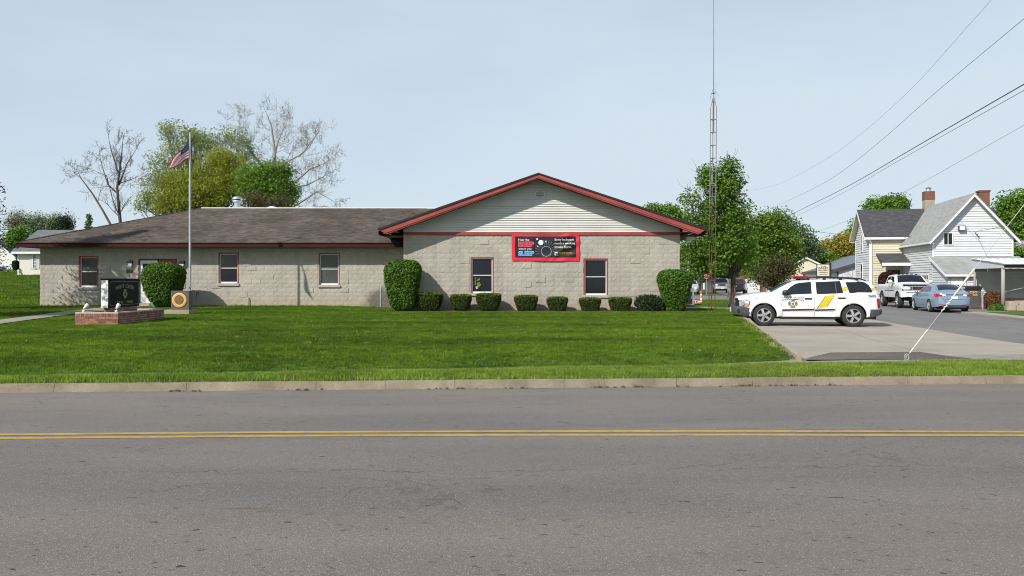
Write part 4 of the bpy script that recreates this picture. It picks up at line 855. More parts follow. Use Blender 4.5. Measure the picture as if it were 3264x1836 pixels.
part(MB().box(sx0 - .012, sx1 + .012, sy0 - .02, sy1 + .02, sz1 - .012, sz1 + .012), 'cap', mSignBlack, sg)
g = MB(); A = rrect(sy0 + .07, sy1 - .07, sz0 + .07, sz1 - .08, .09); B = rrect(sy0 + .082, sy1 - .082, sz0 + .082, sz1 - .092, .085)
for k in range(len(A)): n = (k + 1) % len(A); g.poly([(sx1 + .004, A[k][0], A[k][1]), (sx1 + .004, A[n][0], A[n][1]), (sx1 + .004, B[n][0], B[n][1]), (sx1 + .004, B[k][0], B[k][1])])
part(g, 'border_line', mSignGold, sg)
def on_sign(mb, yc, zc, nm): part(MB().add(mb, lambda p: (sx1 + .006, yc + p[0], zc + p[1])), nm, mSignGold, sg)
yc = (sy0 + sy1) / 2 + .03
on_sign(dec('PAINT CREEK', 1.25, .12, .07), yc, 1.46, 'lettering'); on_sign(dec('EMS · FIRE', 1.05, .08), yc, .955, 'lettering')
def maltese(r):
    g = MB()
    for k in range(4):
        a = R(90 * k); rot = lambda x, y: (x * math.cos(a) - y * math.sin(a), x * math.sin(a) + y * math.cos(a), 0)
        g.poly([rot(-.18 * r, .18 * r), rot(.18 * r, .18 * r), rot(.58 * r, .78 * r), rot(.40 * r, .95 * r), rot(0, r), rot(-.40 * r, .95 * r), rot(-.58 * r, .78 * r)])
    return g
on_sign(maltese(.145), yc, 1.22, 'emblem'); part(MB().add(disc(.075, 16), lambda p: (sx1 + .009, yc + p[0], 1.22 + p[1])), 'emblem_disc', mSignBlack, sg); part(MB().add(ringm(.04, .065, 16), lambda p: (sx1 + .011, yc + p[0], 1.22 + p[1])), 'emblem_ring', mSignGold, sg)
def spot(x, y, z, dirn, label):
    t = thing('spot_lamp', label, 'spot lamp', (x, y, z), group='spot lamps on the planter'); d = Vector(dirn).normalized()
    part(MB().lathe([(.045, 0), (.045, .05), (.02, .06)], (x, y, z), 10), 'base', mWhite, t, smooth=True, sharp=40)
    k = Vector((x, y, z + .10)); part(MB().tube([(x, y, z + .05), (x, y, z + .10), k + d * .03], .014, 6), 'stem', mSteel, t)
    part(MB().tube([k, k + d * .05, k + d * .12, k + d * .17], [.03, .036, .058, .062], 12), 'shade', mWhite, t, smooth=True, sharp=45); part(MB().tube([k + d * .171, k + d * .175], .052, 12), 'lens', mLamp, t)
spot(PX(267, 24.6), 24.6, pz + .40, (.45, .6, .75), 'white spot lamp on the sunlit front corner of the planter')
spot(PX(371, 24.58), 24.58, pz + .40, (.12, .75, .75), 'white spot lamp on the near corner of the planter in front of the sign')
spot(PX(487, 27.5) + .02, 27.55, pz + .36, (-.75, -.35, .75), 'white spot lamp on the far shaded end of the planter')
# dedication stone
sd_ = 30.5; x0, x1 = PX(545, sd_), PX(602, sd_); bz = .33
ds = thing('dedication_stone', 'brown granite block with a round gold seal on a concrete base', 'monument', (PX(575, sd_), sd_, bz))
part(MB().box(PX(528, sd_), PX(606, sd_) + .0, sd_ - .12, sd_ + .72, bz - .2, PZ(987.5, sd_)), 'base', mConcWall, ds)
zt, zb = PZ(927, sd_), PZ(987.5, sd_) + .001
part(MB().box(x0, x1, sd_, sd_ + .35, zb, zt), 'block', mGranite, ds)
cx_, cz_ = PX(572, sd_), PZ(956.5, sd_); rs = 23.0 * sd_ / F
ring_ = lambda r0, r1, y, n=40: [[(cx_ + r * math.cos(w), y, cz_ + r * math.sin(w)) for r, w in ((r0, a), (r1, a), (r1, b), (r0, b))] for a, b in ((6.2832 * k / n, 6.2832 * (k + 1) / n) for k in range(n))]
part(MB().lathe([(rs, -.004), (rs, -.02), (rs * .95, -.026), (rs * .70, -.026), (rs * .66, -.014), (0, -.014)], (cx_, sd_, cz_), 40, 'y'), 'seal_ring', mGold, ds, smooth=True, sharp=25)
part(MB().lathe([(rs * .645, -.0145), (rs * .64, -.018), (0, -.020)], (cx_, sd_, cz_), 32, 'y'), 'seal_relief', mBronze, ds, smooth=True, sharp=25)
g = MB()
for k in range(44):
    a = R(k * 360 / 44 + 2); g.poly([(cx_ + r * rs * math.cos(a + q_), sd_ - .0275, cz_ + r * rs * math.sin(a + q_)) for r, q_ in ((.79, -.035), (.87, -.035), (.87, .03), (.79, .03))])
part(g, 'ring_relief', M('seal_dark_gold', (.40, .24, .07), .5), ds)  # darker gold ticks in place of the ring lettering
g = MB()
for k, w in enumerate((.42, .5, .46, .34)): g.box(cx_ - w * rs, cx_ + w * rs, sd_ - .026, sd_ - .0201, cz_ - (.08 + .1 * k) * rs, cz_ - (.04 + .1 * k) * rs)
part(g, 'field_relief', M('bronze_ridge', (.30, .17, .06), .45), ds)
# flagpole and flag
fd = 34.1; fx = PX(605.5, fd); zt_ = PZ(420, fd); s1_ = fd / F
fp = thing('flagpole', 'tall grey metal flagpole with a silver ball behind the gold seal stone', 'flagpole', (fx, fd, .38))
part(MB().tube([(fx, fd, .3), (fx, fd, 3.3), (fx, fd, PZ(590, fd))], [.052, .050, .046], 14), 'pole', mSteel, fp, smooth=True, sharp=40)
part(MB().tube([(fx, fd, PZ(590, fd)), (fx, fd, PZ(500, fd)), (fx, fd, zt_)], [.040, .036, .028], 12), 'upper_pole', mSteel, fp, smooth=True, sharp=40)
part(MB().lathe([(.034, 0), (.034, .05), (.0, .051)], (fx, fd, zt_ - .02), 12), 'truck', mDkGrey, fp); part(MB().lathe([(.062 * math.sin(math.pi * k / 10), -.062 * math.cos(math.pi * k / 10)) for k in range(11)], (fx - .03, fd, zt_ + .09), 14), 'ball', mSteel, fp, smooth=True)
part(MB().tube([(fx, fd - .055, 1.3), (fx + .02, fd - .055, 3), (fx, fd - .05, PZ(445, fd))], .005, 5), 'halyard', mWhite, fp)
part(MB().tube([(fx - .03, fd - .06, 1.3), (fx + .03, fd - .06, 1.38)], .012, 5), 'cleat', mDkGrey, fp)
mFlagRed, mFlagWhite, mFlagBlue = [leafmat(n_, c_, c_, .55, .5, .7) for n_, c_ in zip(('flag_red', 'flag_white', 'flag_blue'), FLAG)]
NU, NV = 40, 26
def flag_pt(u, v):                                            # u along the fly, v from top (0) to bottom (1)
    top = 7.52 - 1.28 * u ** .92; bot = 6.70 - .42 * u ** 1.3 - .16 * u
    vv = v; z = top + (bot - top) * vv
    fold = .10 * math.sin(7.5 * u + 3.2 * v) * u ** .6
    x = -.46 * u + .10 * math.sin(5 * v + 6 * u) * u * (1 - u) - .02 * u + .30 * (v ** 2) * u * (1 - u) * .8 + .10 * v * u
    y = -.98 * u + fold + .16 * math.sin(6 * v) * u * (1 - .3 * u)
    return (fx - .035 + x, fd - .02 + y, z)
fl_ = thing('flag', 'drooping stars and stripes flag flying near the top of the flagpole', 'flag', (fx, fd, 7.1), group=None)
def fmi(a, b):
    s = int(b * 13 / NV); return 2 if (a < NU * .4 and b < NV * 7 / 13) else (0 if s % 2 == 0 else 1)
part(MB().grid(flag_pt, NU, NV, fmi), 'cloth', [mFlagRed, mFlagWhite, mFlagBlue], fl_, smooth=True)
g = MB()
for r in range(7):
    for c_ in range(6 if r % 2 == 0 else 5):
        u = (.03 + c_ * .062 + (.031 if r % 2 else 0)); v = (.05 + r * .068); du, dv = .016, .022
        for dy in (.006, -.006): g.poly([(lambda q_: (q_[0] + dy, q_[1] - dy, q_[2]))(flag_pt(u + a, v + b)) for a, b in ((-du, 0), (0, dv), (du, 0), (0, -dv))])
part(g, 'stars', mPrintWhite, fl_, kind='stuff')

# radio mast
md = 34.75; mx_ = PX(2268, md); mt = thing('radio_mast', 'slender three-legged lattice radio mast with rusty lower half beside the station', 'radio mast', (mx_, md, .3))
legs0 = [(PX(2258.5, md), md - .04), (PX(2277, md), md - .07), (PX(2270, md), md + .17)]; lean = (PX(2274, md) - PX(2268, md)) / 9.0
zs = [.22, 4.9, PZ(345, md), PZ(312, md)]
topc = (mx_ + lean * 8.9 - .01, md + .02)
def legp(k, z): x, y = legs0[k]; f = max(0, (z - zs[2]) / (zs[3] - zs[2])); x += lean * (z - .2); c = (mx_ + .005 + lean * (z - .2), md + .02); return (x + (c[0] - x) * f * .8, y + (c[1] - y) * f * .8, z)
for k in range(3):
    l_ = part(MB().tube([legp(k, z) for z in np.linspace(zs[0], zs[1], 6)], .0185, 7), 'leg', mRust, mt, label='rusted lower mast leg'); part(MB().tube([legp(k, z) for z in (zs[1], 7, zs[2], (zs[2] + zs[3]) / 2, zs[3])], .017, 7), 'upper_leg', mMast, mt)
z = 1.0; i = 0
while z < zs[2]:
    m_ = mRust if z < zs[1] else mMast
    for a, b in ((0, 1), (1, 2), (2, 0)): part(MB().tube([legp(a, z), legp(b, z)], .013, 6), 'rung', m_, mt)
    z += .62 if z < 4 else .545; i += 1
ax, ay = mx_ + lean * 9.0, md + .02
part(MB().tube([(ax, ay, PZ(420, md)), (ax + .01, ay, PZ(282, md))], .020, 8), 'antenna_sleeve', mDkGrey, mt)
part(MB().tube([(ax + .01, ay, PZ(330, md)), (ax + .012, ay, PZ(285, md)), (ax + .02, ay, PZ(-60, md))], [.034, .022, .014], 8), 'whip_antenna', mMast, mt)
for z_ in (PZ(297, md), PZ(325, md)): part(MB().lathe([(.03, -.02), (.055, -.01), (.055, .01), (.03, .02)], (ax + .01, ay, z_), 10), 'clamp', mDkGrey, mt); part(MB().tube([(ax - .07, ay, z_), (ax + .09, ay, z_)], .011, 5), 'clamp_arm', mDkGrey, mt)
part(MB().tube([(ax - .02, ay, PZ(285, md)), (ax - .155, ay - .05, PZ(316, md))], .009, 5), 'radial', mDkGrey, mt); part(MB().tube([(ax + .03, ay, PZ(285, md)), (ax + .28, ay + .1, PZ(306, md))], .004, 4), 'radial', mDkGrey, mt); part(MB().tube([(ax + .11, ay, PZ(320, md)), (ax + .115, ay, PZ(260, md))], .004, 4), 'thin_antenna', mDkGrey, mt)
part(MB().tube([(ax + .03, ay - .05, PZ(320, md)), (ax + .03, ay - .1, PZ(420, md)), (ax - .02, ay - .05, PZ(520, md)), (ax - .12, ay - .04, PZ(590, md)), (ax - .16, ay - .04, PZ(720, md)), legp(0, 1.0)], .010, 5), 'cable', mYellow if False else mMortar, mt)
part(MB().tube([(ax - .30, ay - .1, PZ(592, md)), (ax + .17, ay + .1, PZ(591, md))], .012, 5), 'wall_bracket', mSteel, mt)
# guy wire with pale guards
gyd = 15.4; ga = Vector((PX(2884, gyd), gyd, .16)); gb = Vector(P(3420, 450, 14.2)); at_ = lambda px: ga + (gb - ga) * ((px - 2884) / (3420 - 2884))
gy_ = thing('guy_wire', 'guy wire with pale yellow plastic guards anchored in the grass verge', 'guy wire', tuple(ga))
part(MB().tube([ga, gb], .006, 6), 'wire', mSteel, gy_)
def at_d(px, py): return at_(px) 
mGuard = M('pale_yellow_guard', (.66, .64, .50), .5, .06, 6)
part(MB().tube([at_(2902), at_(2962)], [.012, .014], 8), 'lower_guard', mGuard, gy_); part(MB().tube([at_(3043), at_(3060), at_(3117)], [.008, .017, .019], 8), 'upper_guard', mGuard, gy_)
tw = MB()
pts = [at_(3008 + 35 * k / 24) + Vector((.010 * math.cos(k * 1.1), .010 * math.sin(k * 1.1), 0)) for k in range(25)]; part(MB().tube(pts, .011, 5), 'wire_wrap', mWhite, gy_)
part(MB().tube([ga - Vector((0, 0, .1)), ga + Vector((.02, 0, .10)), at_(2893)], .013, 6), 'anchor_rod', mSteel, gy_)
e0 = at_(2891); part(MB().tube([e0 + Vector((.04 * math.cos(w), 0, .055 * math.sin(w))) for w in np.linspace(0, 6.28, 13)], .010, 5), 'anchor_eye', mSteel, gy_)

# overhead wires
def wire(label, pts, r, g_='overhead wires crossing the sky'):
    v = []; n = len(pts)
    for i in range(n - 1):
        p0, p1, p2, p3 = pts[max(i - 1, 0)], pts[i], pts[i + 1], pts[min(i + 2, n - 1)]
        for k in range(8):
            t = k / 8; c = [.5 * ((2 * p1[j]) + (-p0[j] + p2[j]) * t + (2 * p0[j] - 5 * p1[j] + 4 * p2[j] - p3[j]) * t * t + (-p0[j] + 3 * p1[j] - 3 * p2[j] + p3[j]) * t ** 3) for j in (0, 1)]
            f = (c[0] - pts[0][0]) / (pts[-1][0] - pts[0][0]); iv = (1 - f) / pts[0][2] + f / pts[-1][2]; v.append(P(c[0], c[1], 1 / iv))
    v.append(P(pts[-1][0], pts[-1][1], pts[-1][2])); a_, b_ = Vector(v[-2]), Vector(v[-1]); v.append(tuple(b_ + (b_ - a_).normalized() * 14)) if 'gable' not in label and 'low' not in label.split()[0] else None; o = part(MB().tube(v, r, 5), 'overhead_wire', mBlack); return tag(o, label, 'wire', g_)
wire('faintest and topmost thin wire climbing to the upper edge of the sky', [(2340, 609, 75), (2420, 602, 0), (2520, 570, 0), (2700, 462, 0), (2900, 288, 0), (3060, 112, 0), (3240, -90, 20)], .004)
wire('second thin wire from the top, steep above the houses', [(2380, 690, 75), (2440, 672, 0), (2640, 575, 0), (2800, 455, 0), (3000, 280, 0), (3330, 5, 20)], .007)
wire('thickest dark cable sloping down towards the trees', [(2470, 708, 75), (2700, 595, 0), (2900, 479, 0), (3100, 363, 0), (3400, 190, 20)], .016)
wire('thin wire running just below the thickest dark cable', [(2500, 705, 75), (2540, 688, 0), (2700, 608, 0), (2900, 492, 0), (3400, 212, 20)], .008)
wire('lowest sloping wire passing behind the chimney of the cream house', [(2590, 745, 90), (2720, 695, 0), (2870, 618, 0), (3000, 548, 0), (3400, 322, 40)], .009)
wire('service cable meeting the gable of the white house', [(2500, 722, 84), (2600, 738, 0), (2760, 755, 0), (2900, 754, 0), (3000, 748, 0), (3105, 738, 57.6)], .016)
wire('upper service cable leaving the white gable towards the street', [(3105, 738, 57.6), (3160, 729, 0), (3300, 700, 40)], .014)
wire('low slack telephone cable in front of the olive tree', [(2570, 772, 84), (2640, 788, 0), (2760, 803, 0), (2890, 797, 66)], .016)
wire('lower slack cable crossing in front of the yellow tree', [(2560, 790, 90), (2660, 801, 0), (2775, 806, 84)], .012)
# ------------------------------------------------------------------ vehicles: lofted shells (x runs front to rear, y across, z up; origin on the ground under the front axle)
class Veh:
    def __init__(s, top, bot, plan, sec, arches, crown=None, rnd=.06):
        s.top, s.bot, s.plan, s.sec, s.arches, s.crown, s.rnd = top, bot, plan, sec, arches, crown or [(0, .03)], rnd
    def ip(s, pl, x): return float(np.interp(x, [p[0] for p in pl], [p[1] for p in pl]))
    def t(s, x): return s.ip(s.top, x)
    def b(s, x):
        z = s.ip(s.bot, x)
        for ax, az, ar in s.arches:
            if abs(x - ax) < ar: z = max(z, az + math.sqrt(ar * ar - (x - ax) ** 2))
        return z
    def hw(s, x, z):
        w = s.ip(s.plan, x) - s.ip(s.sec, z); zt = s.t(x); r = s.rnd
        if z > zt - r: d = min(z - (zt - r), r); w -= r - math.sqrt(max(0, r * r - d * d))
        return max(w, .02)
    def crownat(s, x): return s.ip(s.crown, x)
    def topz(s, x, y): yt = s.hw(x, s.t(x)); return s.t(x) + s.crownat(x) * (1 - min(1, abs(y) / yt) ** 2)
    def body(s, mats, root, name='body', x0=None, x1=None, n=90, ns=15, m=5):
        x0 = s.top[0][0] if x0 is None else x0; x1 = s.top[-1][0] if x1 is None else x1
        xs = set(np.linspace(x0, x1, n)) | {p[0] for p in s.top + s.bot + s.plan if x0 <= p[0] <= x1}
        for ax, az, ar in s.arches:
            for k in np.linspace(-1, 1, 17): xs.add(ax + ar * math.sin(k * math.pi / 2))
            xs |= {ax - ar - .002, ax + ar + .002}
        xs = sorted(x for x in xs if x0 <= x <= x1); g = MB(); L = []
        for x in xs:
            b, t = s.b(x), s.t(x); lp = []
            for k in range(ns + 1):
                f = k / ns; f = f ** .8 if f < .5 else f; z = b + (t - b) * (1 - (1 - f) ** 1.35); lp.append((s.hw(x, z), z))
            yt, c = lp[-1][0], s.crownat(x)
            for k in range(1, m + 1): y = yt * (1 - k / m); lp.append((y, t + c * (1 - (y / yt) ** 2)))
            ring = [(x, -y, z) for y, z in lp] + [(x, y, z) for y, z in lp[::-1][1:]]; L.append(ring)
        nr = len(L[0]); g.v = [p for r in L for p in r]
        for i in range(len(L) - 1):
            for k in range(nr):
                k2 = (k + 1) % nr; a = i * nr; g.f.append((a + k, a + nr + k, a + nr + k2, a + k2)); g.m.append(1 if k == nr - 1 else 0)
        g.f.append(tuple(range(nr))); g.m.append(0); g.f.append(tuple(range((len(L) - 1) * nr + nr - 1, (len(L) - 1) * nr - 1, -1))); g.m.append(0)
        return part(g, name, mats, root, False, True, 32)
    def fill(s, poly, nz=8, nx=10):                           # rows of a polygon in (x, z)
        zs = [p[1] for p in poly]; z0, z1 = min(zs), max(zs); rows = []
        for k in range(nz + 1):
            z = z0 + (z1 - z0) * min(max(k / nz, .0005), .9995); xi = []
            for (xa, za), (xb, zb) in zip(poly, poly[1:] + poly[:1]):
                if (za - z) * (zb - z) < 0: xi.append(xa + (z - za) / (zb - za) * (xb - xa))
            if len(xi) >= 2: rows.append([(min(xi) + (max(xi) - min(xi)) * j / nx, z) for j in range(nx + 1)])
        return rows
    def side(s, poly, off, name, mat, root, sides=(-1, 1), nz=8, nx=10, mb=None, **kw):
        o = []
        for sd in sides:
            g = MB(); rows = s.fill(poly, nz, nx)
            for r in rows: g.v += [(x, sd * (s.hw(x, z) + off), z) for x, z in r]
            for a in range(len(rows) - 1):
                for b in range(nx): q = a * (nx + 1) + b; g.f.append((q, q + 1, q + nx + 2, q + nx + 1)); g.m.append(0)
            o.append(part(g, name, mat, root, False, True, **kw))
        return o
    def decal(s, mb, cx, cz, off, name, mat, root, sd=-1):    # flat mesh (x, y) printed on the side
        g = MB().add(mb, lambda p: (cx + p[0] * (1 if sd < 0 else -1), sd * (s.hw(cx + p[0], cz + p[1]) + off), cz + p[1])); return part(g, name, mat, root, False)
    def over(s, x0, x1, inset, off, name, mat, root, nx=8, ny=10, ex=0.):   # sheet over the top profile (windscreen, rear window, lid)
        def fn(u, v):
            x = x0 + (x1 - x0) * u; yt = s.hw(x, s.t(x)) - inset; y = -yt + 2 * yt * v; dz = (s.t(x + .01) - s.t(x - .01)) / .02; n = 1 / math.sqrt(1 + dz * dz)
            return (x - dz * n * off, y, s.topz(x, y) + n * off)
        return part(MB().grid(fn, nx, ny), name, mat, root, False, True)
    def xend(s, y, z, rear):                                  # surface x at the nose or tail
        a, b = (s.top[-1][0], (s.top[0][0] + s.top[-1][0]) / 2) if rear else (s.top[0][0], (s.top[0][0] + s.top[-1][0]) / 2)
        ok = lambda x: s.hw(x, z) >= abs(y) and z <= s.t(x) + s.crownat(x) * .6
        if ok(a): return a
        for _ in range(28):
            c = (a + b) / 2
            if ok(c): b = c
            else: a = c
        return b
    def end(s, poly, rear, off, name, mat, root, nz=6, ny=10, **kw):   # patch on nose/tail, polygon in (y, z)
        rows = s.fill(poly, nz, ny); g = MB(); q_ = 1 if rear else -1
        for r in rows: g.v += [(s.xend(y, z, rear) + q_ * off, y, z) for y, z in r]
        for a in range(len(rows) - 1):
            for b in range(ny): q = a * (ny + 1) + b; g.f.append((q, q + 1, q + ny + 2, q + ny + 1)); g.m.append(0)
        return part(g, name, mat, root, False, True, **kw)
def wheel(root, x, y, r, w, rim_r, sd, spokes=5, rim_m=None, dark=None, lug=True):
    """sd = -1 shows the outer face towards -y"""
    rim_m = rim_m or mAlloy; c = (x, y, r); o = sd
    pf = [(rim_r, -.5 * w), (rim_r + .02, -.52 * w), (r * .90, -.5 * w), (r * .97, -.44 * w), (r, -.33 * w), (r, .33 * w), (r * .97, .44 * w), (r * .90, .5 * w), (rim_r + .02, .52 * w), (rim_r, .5 * w)]
    t = part(MB().lathe(pf, c, 36, 'y', cap=False), 'wheel', mTyre, root, False, True, 35)
    f = MB(); yo = o * w * .42
    f.lathe([(rim_r * 1.01, yo), (rim_r * 1.0, yo + o * .02), (rim_r * .93, yo + o * .02), (rim_r * .90, yo - o * .03), (rim_r * .86, yo - o * .05)], c, 36, 'y', cap=False)
    hub = rim_r * .22
    for k in range(spokes):
        a = 6.2832 * k / spokes + math.pi / 2 + .3; dr_, dt = (math.cos(a), math.sin(a)), (-math.sin(a), math.cos(a))
        def pt(rad, tan, yy): return (x + dr_[0] * rad + dt[0] * tan, y + yy, r + dr_[1] * rad + dt[1] * tan)
        w0, w1 = rim_r * .15, rim_r * .19; ya, yb = yo + o * .022, yo - o * .02
        f.hexa([pt(hub * .6, -w0, yb), pt(hub * .6, w0, yb), pt(rim_r * .93, w1, yb), pt(rim_r * .93, -w1, yb), pt(hub * .6, -w0, ya + o * .0), pt(hub * .6, w0, ya), pt(rim_r * .93, w1 * .9, ya - o * .012), pt(rim_r * .93, -w1 * .9, ya - o * .012)])
    f.lathe([(hub * 1.25, yo - o * .01), (hub * 1.2, yo + o * .026), (hub * .5, yo + o * .034), (0, yo + o * .034)], c, 18, 'y')
    part(f, 'rim', rim_m, t, False, True, 30)
    part(MB().lathe([(rim_r * .9, yo - o * .07), (0, yo - o * .07)], c, 24, 'y'), 'brake_disc', mDkGrey if dark is None else dark, t, False)
    if lug:
        g = MB()
        for k in range(5): a = 6.2832 * k / 5 + .95; g.lathe([(.014, yo + o * .026), (.014, yo + o * .036), (0, yo + o * .036)], (x + hub * .85 * math.cos(a), y, r + hub * .85 * math.sin(a)), 6, 'y')
        part(g, 'lug_nuts', mBlack, t, False, kind='stuff')
    return t
def mirror(root, x, y, z, sd, mat, s=1.):
    part(MB().lathe([(.0, -.11 * s), (.07 * s, -.09 * s), (.085 * s, 0), (.08 * s, .08 * s), (0, .1 * s)], (x, y + sd * .16, z + .02), 12, 'x').tube([(x, y - sd * .04, z - .04), (x, y + sd * .12, z)], .025, 6), 'mirror', mat, root, False, True)

# ---- white fire-department SUV, traced from its side view: S() turns a measured point into metres
def S(cx, cy): return ((cx - 632) / 440, (880 + .015 * (cx - 632) - cy) / 440)
WB = 3.03
suv = Veh(
    top=[(-.96, .80), (-.95, .98), (-.90, 1.05), (-.75, 1.085), (-.46, 1.125), (-.1, 1.155), (.14, 1.165), (.22, 1.175), (.60, 1.39), (.86, 1.525), (.98, 1.575), (1.15, 1.615), (1.4, 1.645), (1.97, 1.665), (2.43, 1.66), (3.1, 1.64), (3.45, 1.615), (3.62, 1.565), (3.74, 1.46), (3.83, 1.30), (3.90, 1.10), (3.94, .90), (3.95, .66)],
    bot=[(-.96, .60), (-.6, .56), (-.3, .36), (.55, .345), (2.4, .345), (3.4, .40), (3.6, .55), (3.95, .60)],
    plan=[(-.96, .54), (-.92, .66), (-.85, .77), (-.75, .845), (-.5, .905), (-.1, .925), (.5, .93), (3.2, .93), (3.6, .905), (3.8, .86), (3.92, .78), (3.95, .70)],
    sec=[(.3, .06), (.42, .02), (.55, .0), (.80, -.012), (.98, .0), (1.12, .03), (1.22, .07), (1.42, .15), (1.62, .235), (1.75, .27)],
    arches=[(0, .385, .445), (WB, .385, .455)],
    crown=[(-.96, .01), (-.5, .05), (.14, .05), (.25, .10), (.9, .09), (1.2, .045), (3.4, .04), (3.7, .02), (3.95, .0)], rnd=.07)
sv = thing('parked_suv', 'white fire department SUV with gold stripes parked across the concrete driveway', 'SUV', (9.26, 30.41, .0), -R(11.3))
suv.body([mCarWhite, mBlack], sv, n=110)
# arch flares
for ax in (0, WB):
    for sd in (-1, 1):
        g = MB(); prof = [(.440, .0), (.445, .022), (.475, .034), (.53, .032), (.585, .018), (.615, .002)]
        def fn(u, v):
            a = R(-12 + 204 * u); k = v * (len(prof) - 1); i = min(int(k), len(prof) - 2); f = k - i; r = prof[i][0] * (1 - f) + prof[i + 1][0] * f; o = prof[i][1] * (1 - f) + prof[i + 1][1] * f
            x, z = ax + r * math.cos(a), .385 + r * math.sin(a); z = max(z, .345); return (x, sd * (suv.hw(x, z) + o), z)
        part(g.grid(fn, 36, 10), 'wheel_arch', mCarWhite, sv, False, True)
# glazing (black surround then glass)
wins = [[S(*p) for p in q] for q in ([(968, 382), (975, 330), (1030, 275), (1110, 225), (1215, 200), (1342, 196), (1345, 382)], [(1425, 190), (1778, 190), (1790, 230), (1815, 376), (1432, 380)], [(1865, 196), (2060, 198), (2150, 215), (2200, 255), (2240, 330), (2247, 368), (1918, 372)])]
for q in wins:
    cx = sum(p[0] for p in q) / len(q); cz = sum(p[1] for p in q) / len(q)
    suv.side(q, .004, 'window', mCarGlass, sv, nz=12, nx=14)
    suv.side([(cx + (x - cx) * 1.035, cz + (z - cz) * 1.07) for x, z in q], .002, 'window_seal', mBlack, sv, nz=12, nx=14)
qt = [S(*p) for p in ((880, 388), (968, 330), (964, 388))]; suv.side(qt, .0045, 'quarter_pane', mBlack, sv, nz=4, nx=4)
suv.side([S(1702, 192), S(1716, 192), S(1726, 376), S(1712, 376)], .006, 'window_bar', mDkGrey, sv, nz=6, nx=2)
suv.over(.25, .985, .045, .006, 'windshield', mCarGlass, sv); suv.over(3.64, 3.82, .12, .006, 'rear_window', mCarGlass, sv)
part(MB().tube([(.24, -.6, suv.topz(.24, .6) + .02), (.40, -.05, suv.topz(.40, .05) + .02)], .012, 5).tube([(.24, .1, suv.topz(.24, .1) + .02), (.40, .62, suv.topz(.40, .62) + .02)], .012, 5), 'wiper', mBlack, sv, False)
# bumpers
fb = Veh(top=[(-1.10, .66), (-1.08, .70), (-.95, .705), (-.38, .648)], bot=[(-1.10, .46), (-1.03, .42), (-.66, .345), (-.5, .345), (-.42, .42), (-.38, .62)], plan=[(-1.10, .62), (-1.07, .75), (-1.0, .84), (-.85, .91), (-.38, .945)], sec=[(.3, .06), (.45, .01), (.7, 0)], arches=[], rnd=.03)
fb.body([mDkGrey, mBlack], sv, 'front_bumper', n=30, ns=8)
rb = Veh(top=[(3.44, .62), (3.98, .62), (4.02, .60)], bot=[(3.44, .60), (3.50, .42), (3.56, .33), (3.80, .375), (4.0, .46), (4.03, .50)], plan=[(3.44, .93), (3.7, .93), (3.9, .87), (3.99, .78), (4.03, .68)], sec=[(.3, .05), (.45, .01), (.7, 0)], arches=[], rnd=.03)
rb.top[-1] = (4.03, .60); rb.body([mDkGrey, mBlack], sv, 'rear_bumper', n=26, ns=8)
part(MB().lathe([(.055, -.01), (.05, -.014), (0, -.010)], (-.90, -.915, .545), 14, 'y'), 'fog_lamp', mBlack, sv, False)
for yy in (-.52, .52): part(MB().lathe([(.055, -.012), (.05, -.016), (0, -.012)], (-1.085, yy, .54), 14, 'x'), 'fog_lamp', mLamp, sv, False)
part(MB().box(-1.118, -1.105, -.17, .17, .48, .65), 'licence_plate', mPrintWhite, sv, False)
part(MB().box(-.85, 3.85, -.62, .62, .26, .62), 'underbody', mBlack, sv, False)
part(MB().tube([(.55, -.84, .285), (2.45, -.84, .285)], .035, 8), 'side_rail', mBlack, sv, False)
# lamps, grille
for sd in (-1, 1):
    suv.side([(-.945, .69), (-.535, .69), (-.48, .80), (-.50, .915), (-.80, .945), (-.945, .96)], .005, 'lamp_bezel', mBlack, sv, (sd,), 10, 40)
    suv.side([(-.86, .70), (-.55, .70), (-.505, .80), (-.52, .90), (-.78, .92), (-.86, .92)], .010, 'headlight', mLens, sv, (sd,), 10, 30)
    suv.side([(-.66, .82), (-.54, .81), (-.535, .88), (-.64, .90)], .014, 'lamp_reflector', mLamp, sv, (sd,), 6, 12)
    suv.side([(-.66, .70), (-.55, .70), (-.535, .79), (-.60, .80)], .014, 'turn_signal', mAmber, sv, (sd,), 6, 10)
    part(MB().lathe([(.062, -.012 * -sd), (.05, .0), (0, .0)], (-.73, sd * .905, .81), 14, 'y'), 'lamp_bowl', mAlloy, sv, False)
    suv.side([(3.86, .66), (3.945, .66), (3.925, .85), (3.86, 1.02), (3.80, 1.01), (3.83, .80)], .012, 'tail_light', mTail, sv, (sd,), 8, 5)
    suv.end([(sd * .66, .68), (sd * .84, .68), (sd * .84, 1.0), (sd * .70, 1.0)], True, .014, 'tail_light_rear', mTail, sv)
suv.end([(-.71, .70), (.71, .70), (.72, 1.0), (-.72, 1.0)], False, .012, 'grille', mBlack, sv, 8, 40)
part(MB().box(-.99, -.955, -.54, .54, .845, .875).box(-.99, -.955, -.025, .025, .71, .99), 'grille_cross', mAlloy, sv, False)
for z_ in (.735, .765, .795, .925, .955, .985): part(MB().box(-.978, -.95, -.52, .52, z_ - .005, z_ + .005), 'grille_bar', mDkGrey, sv, False)
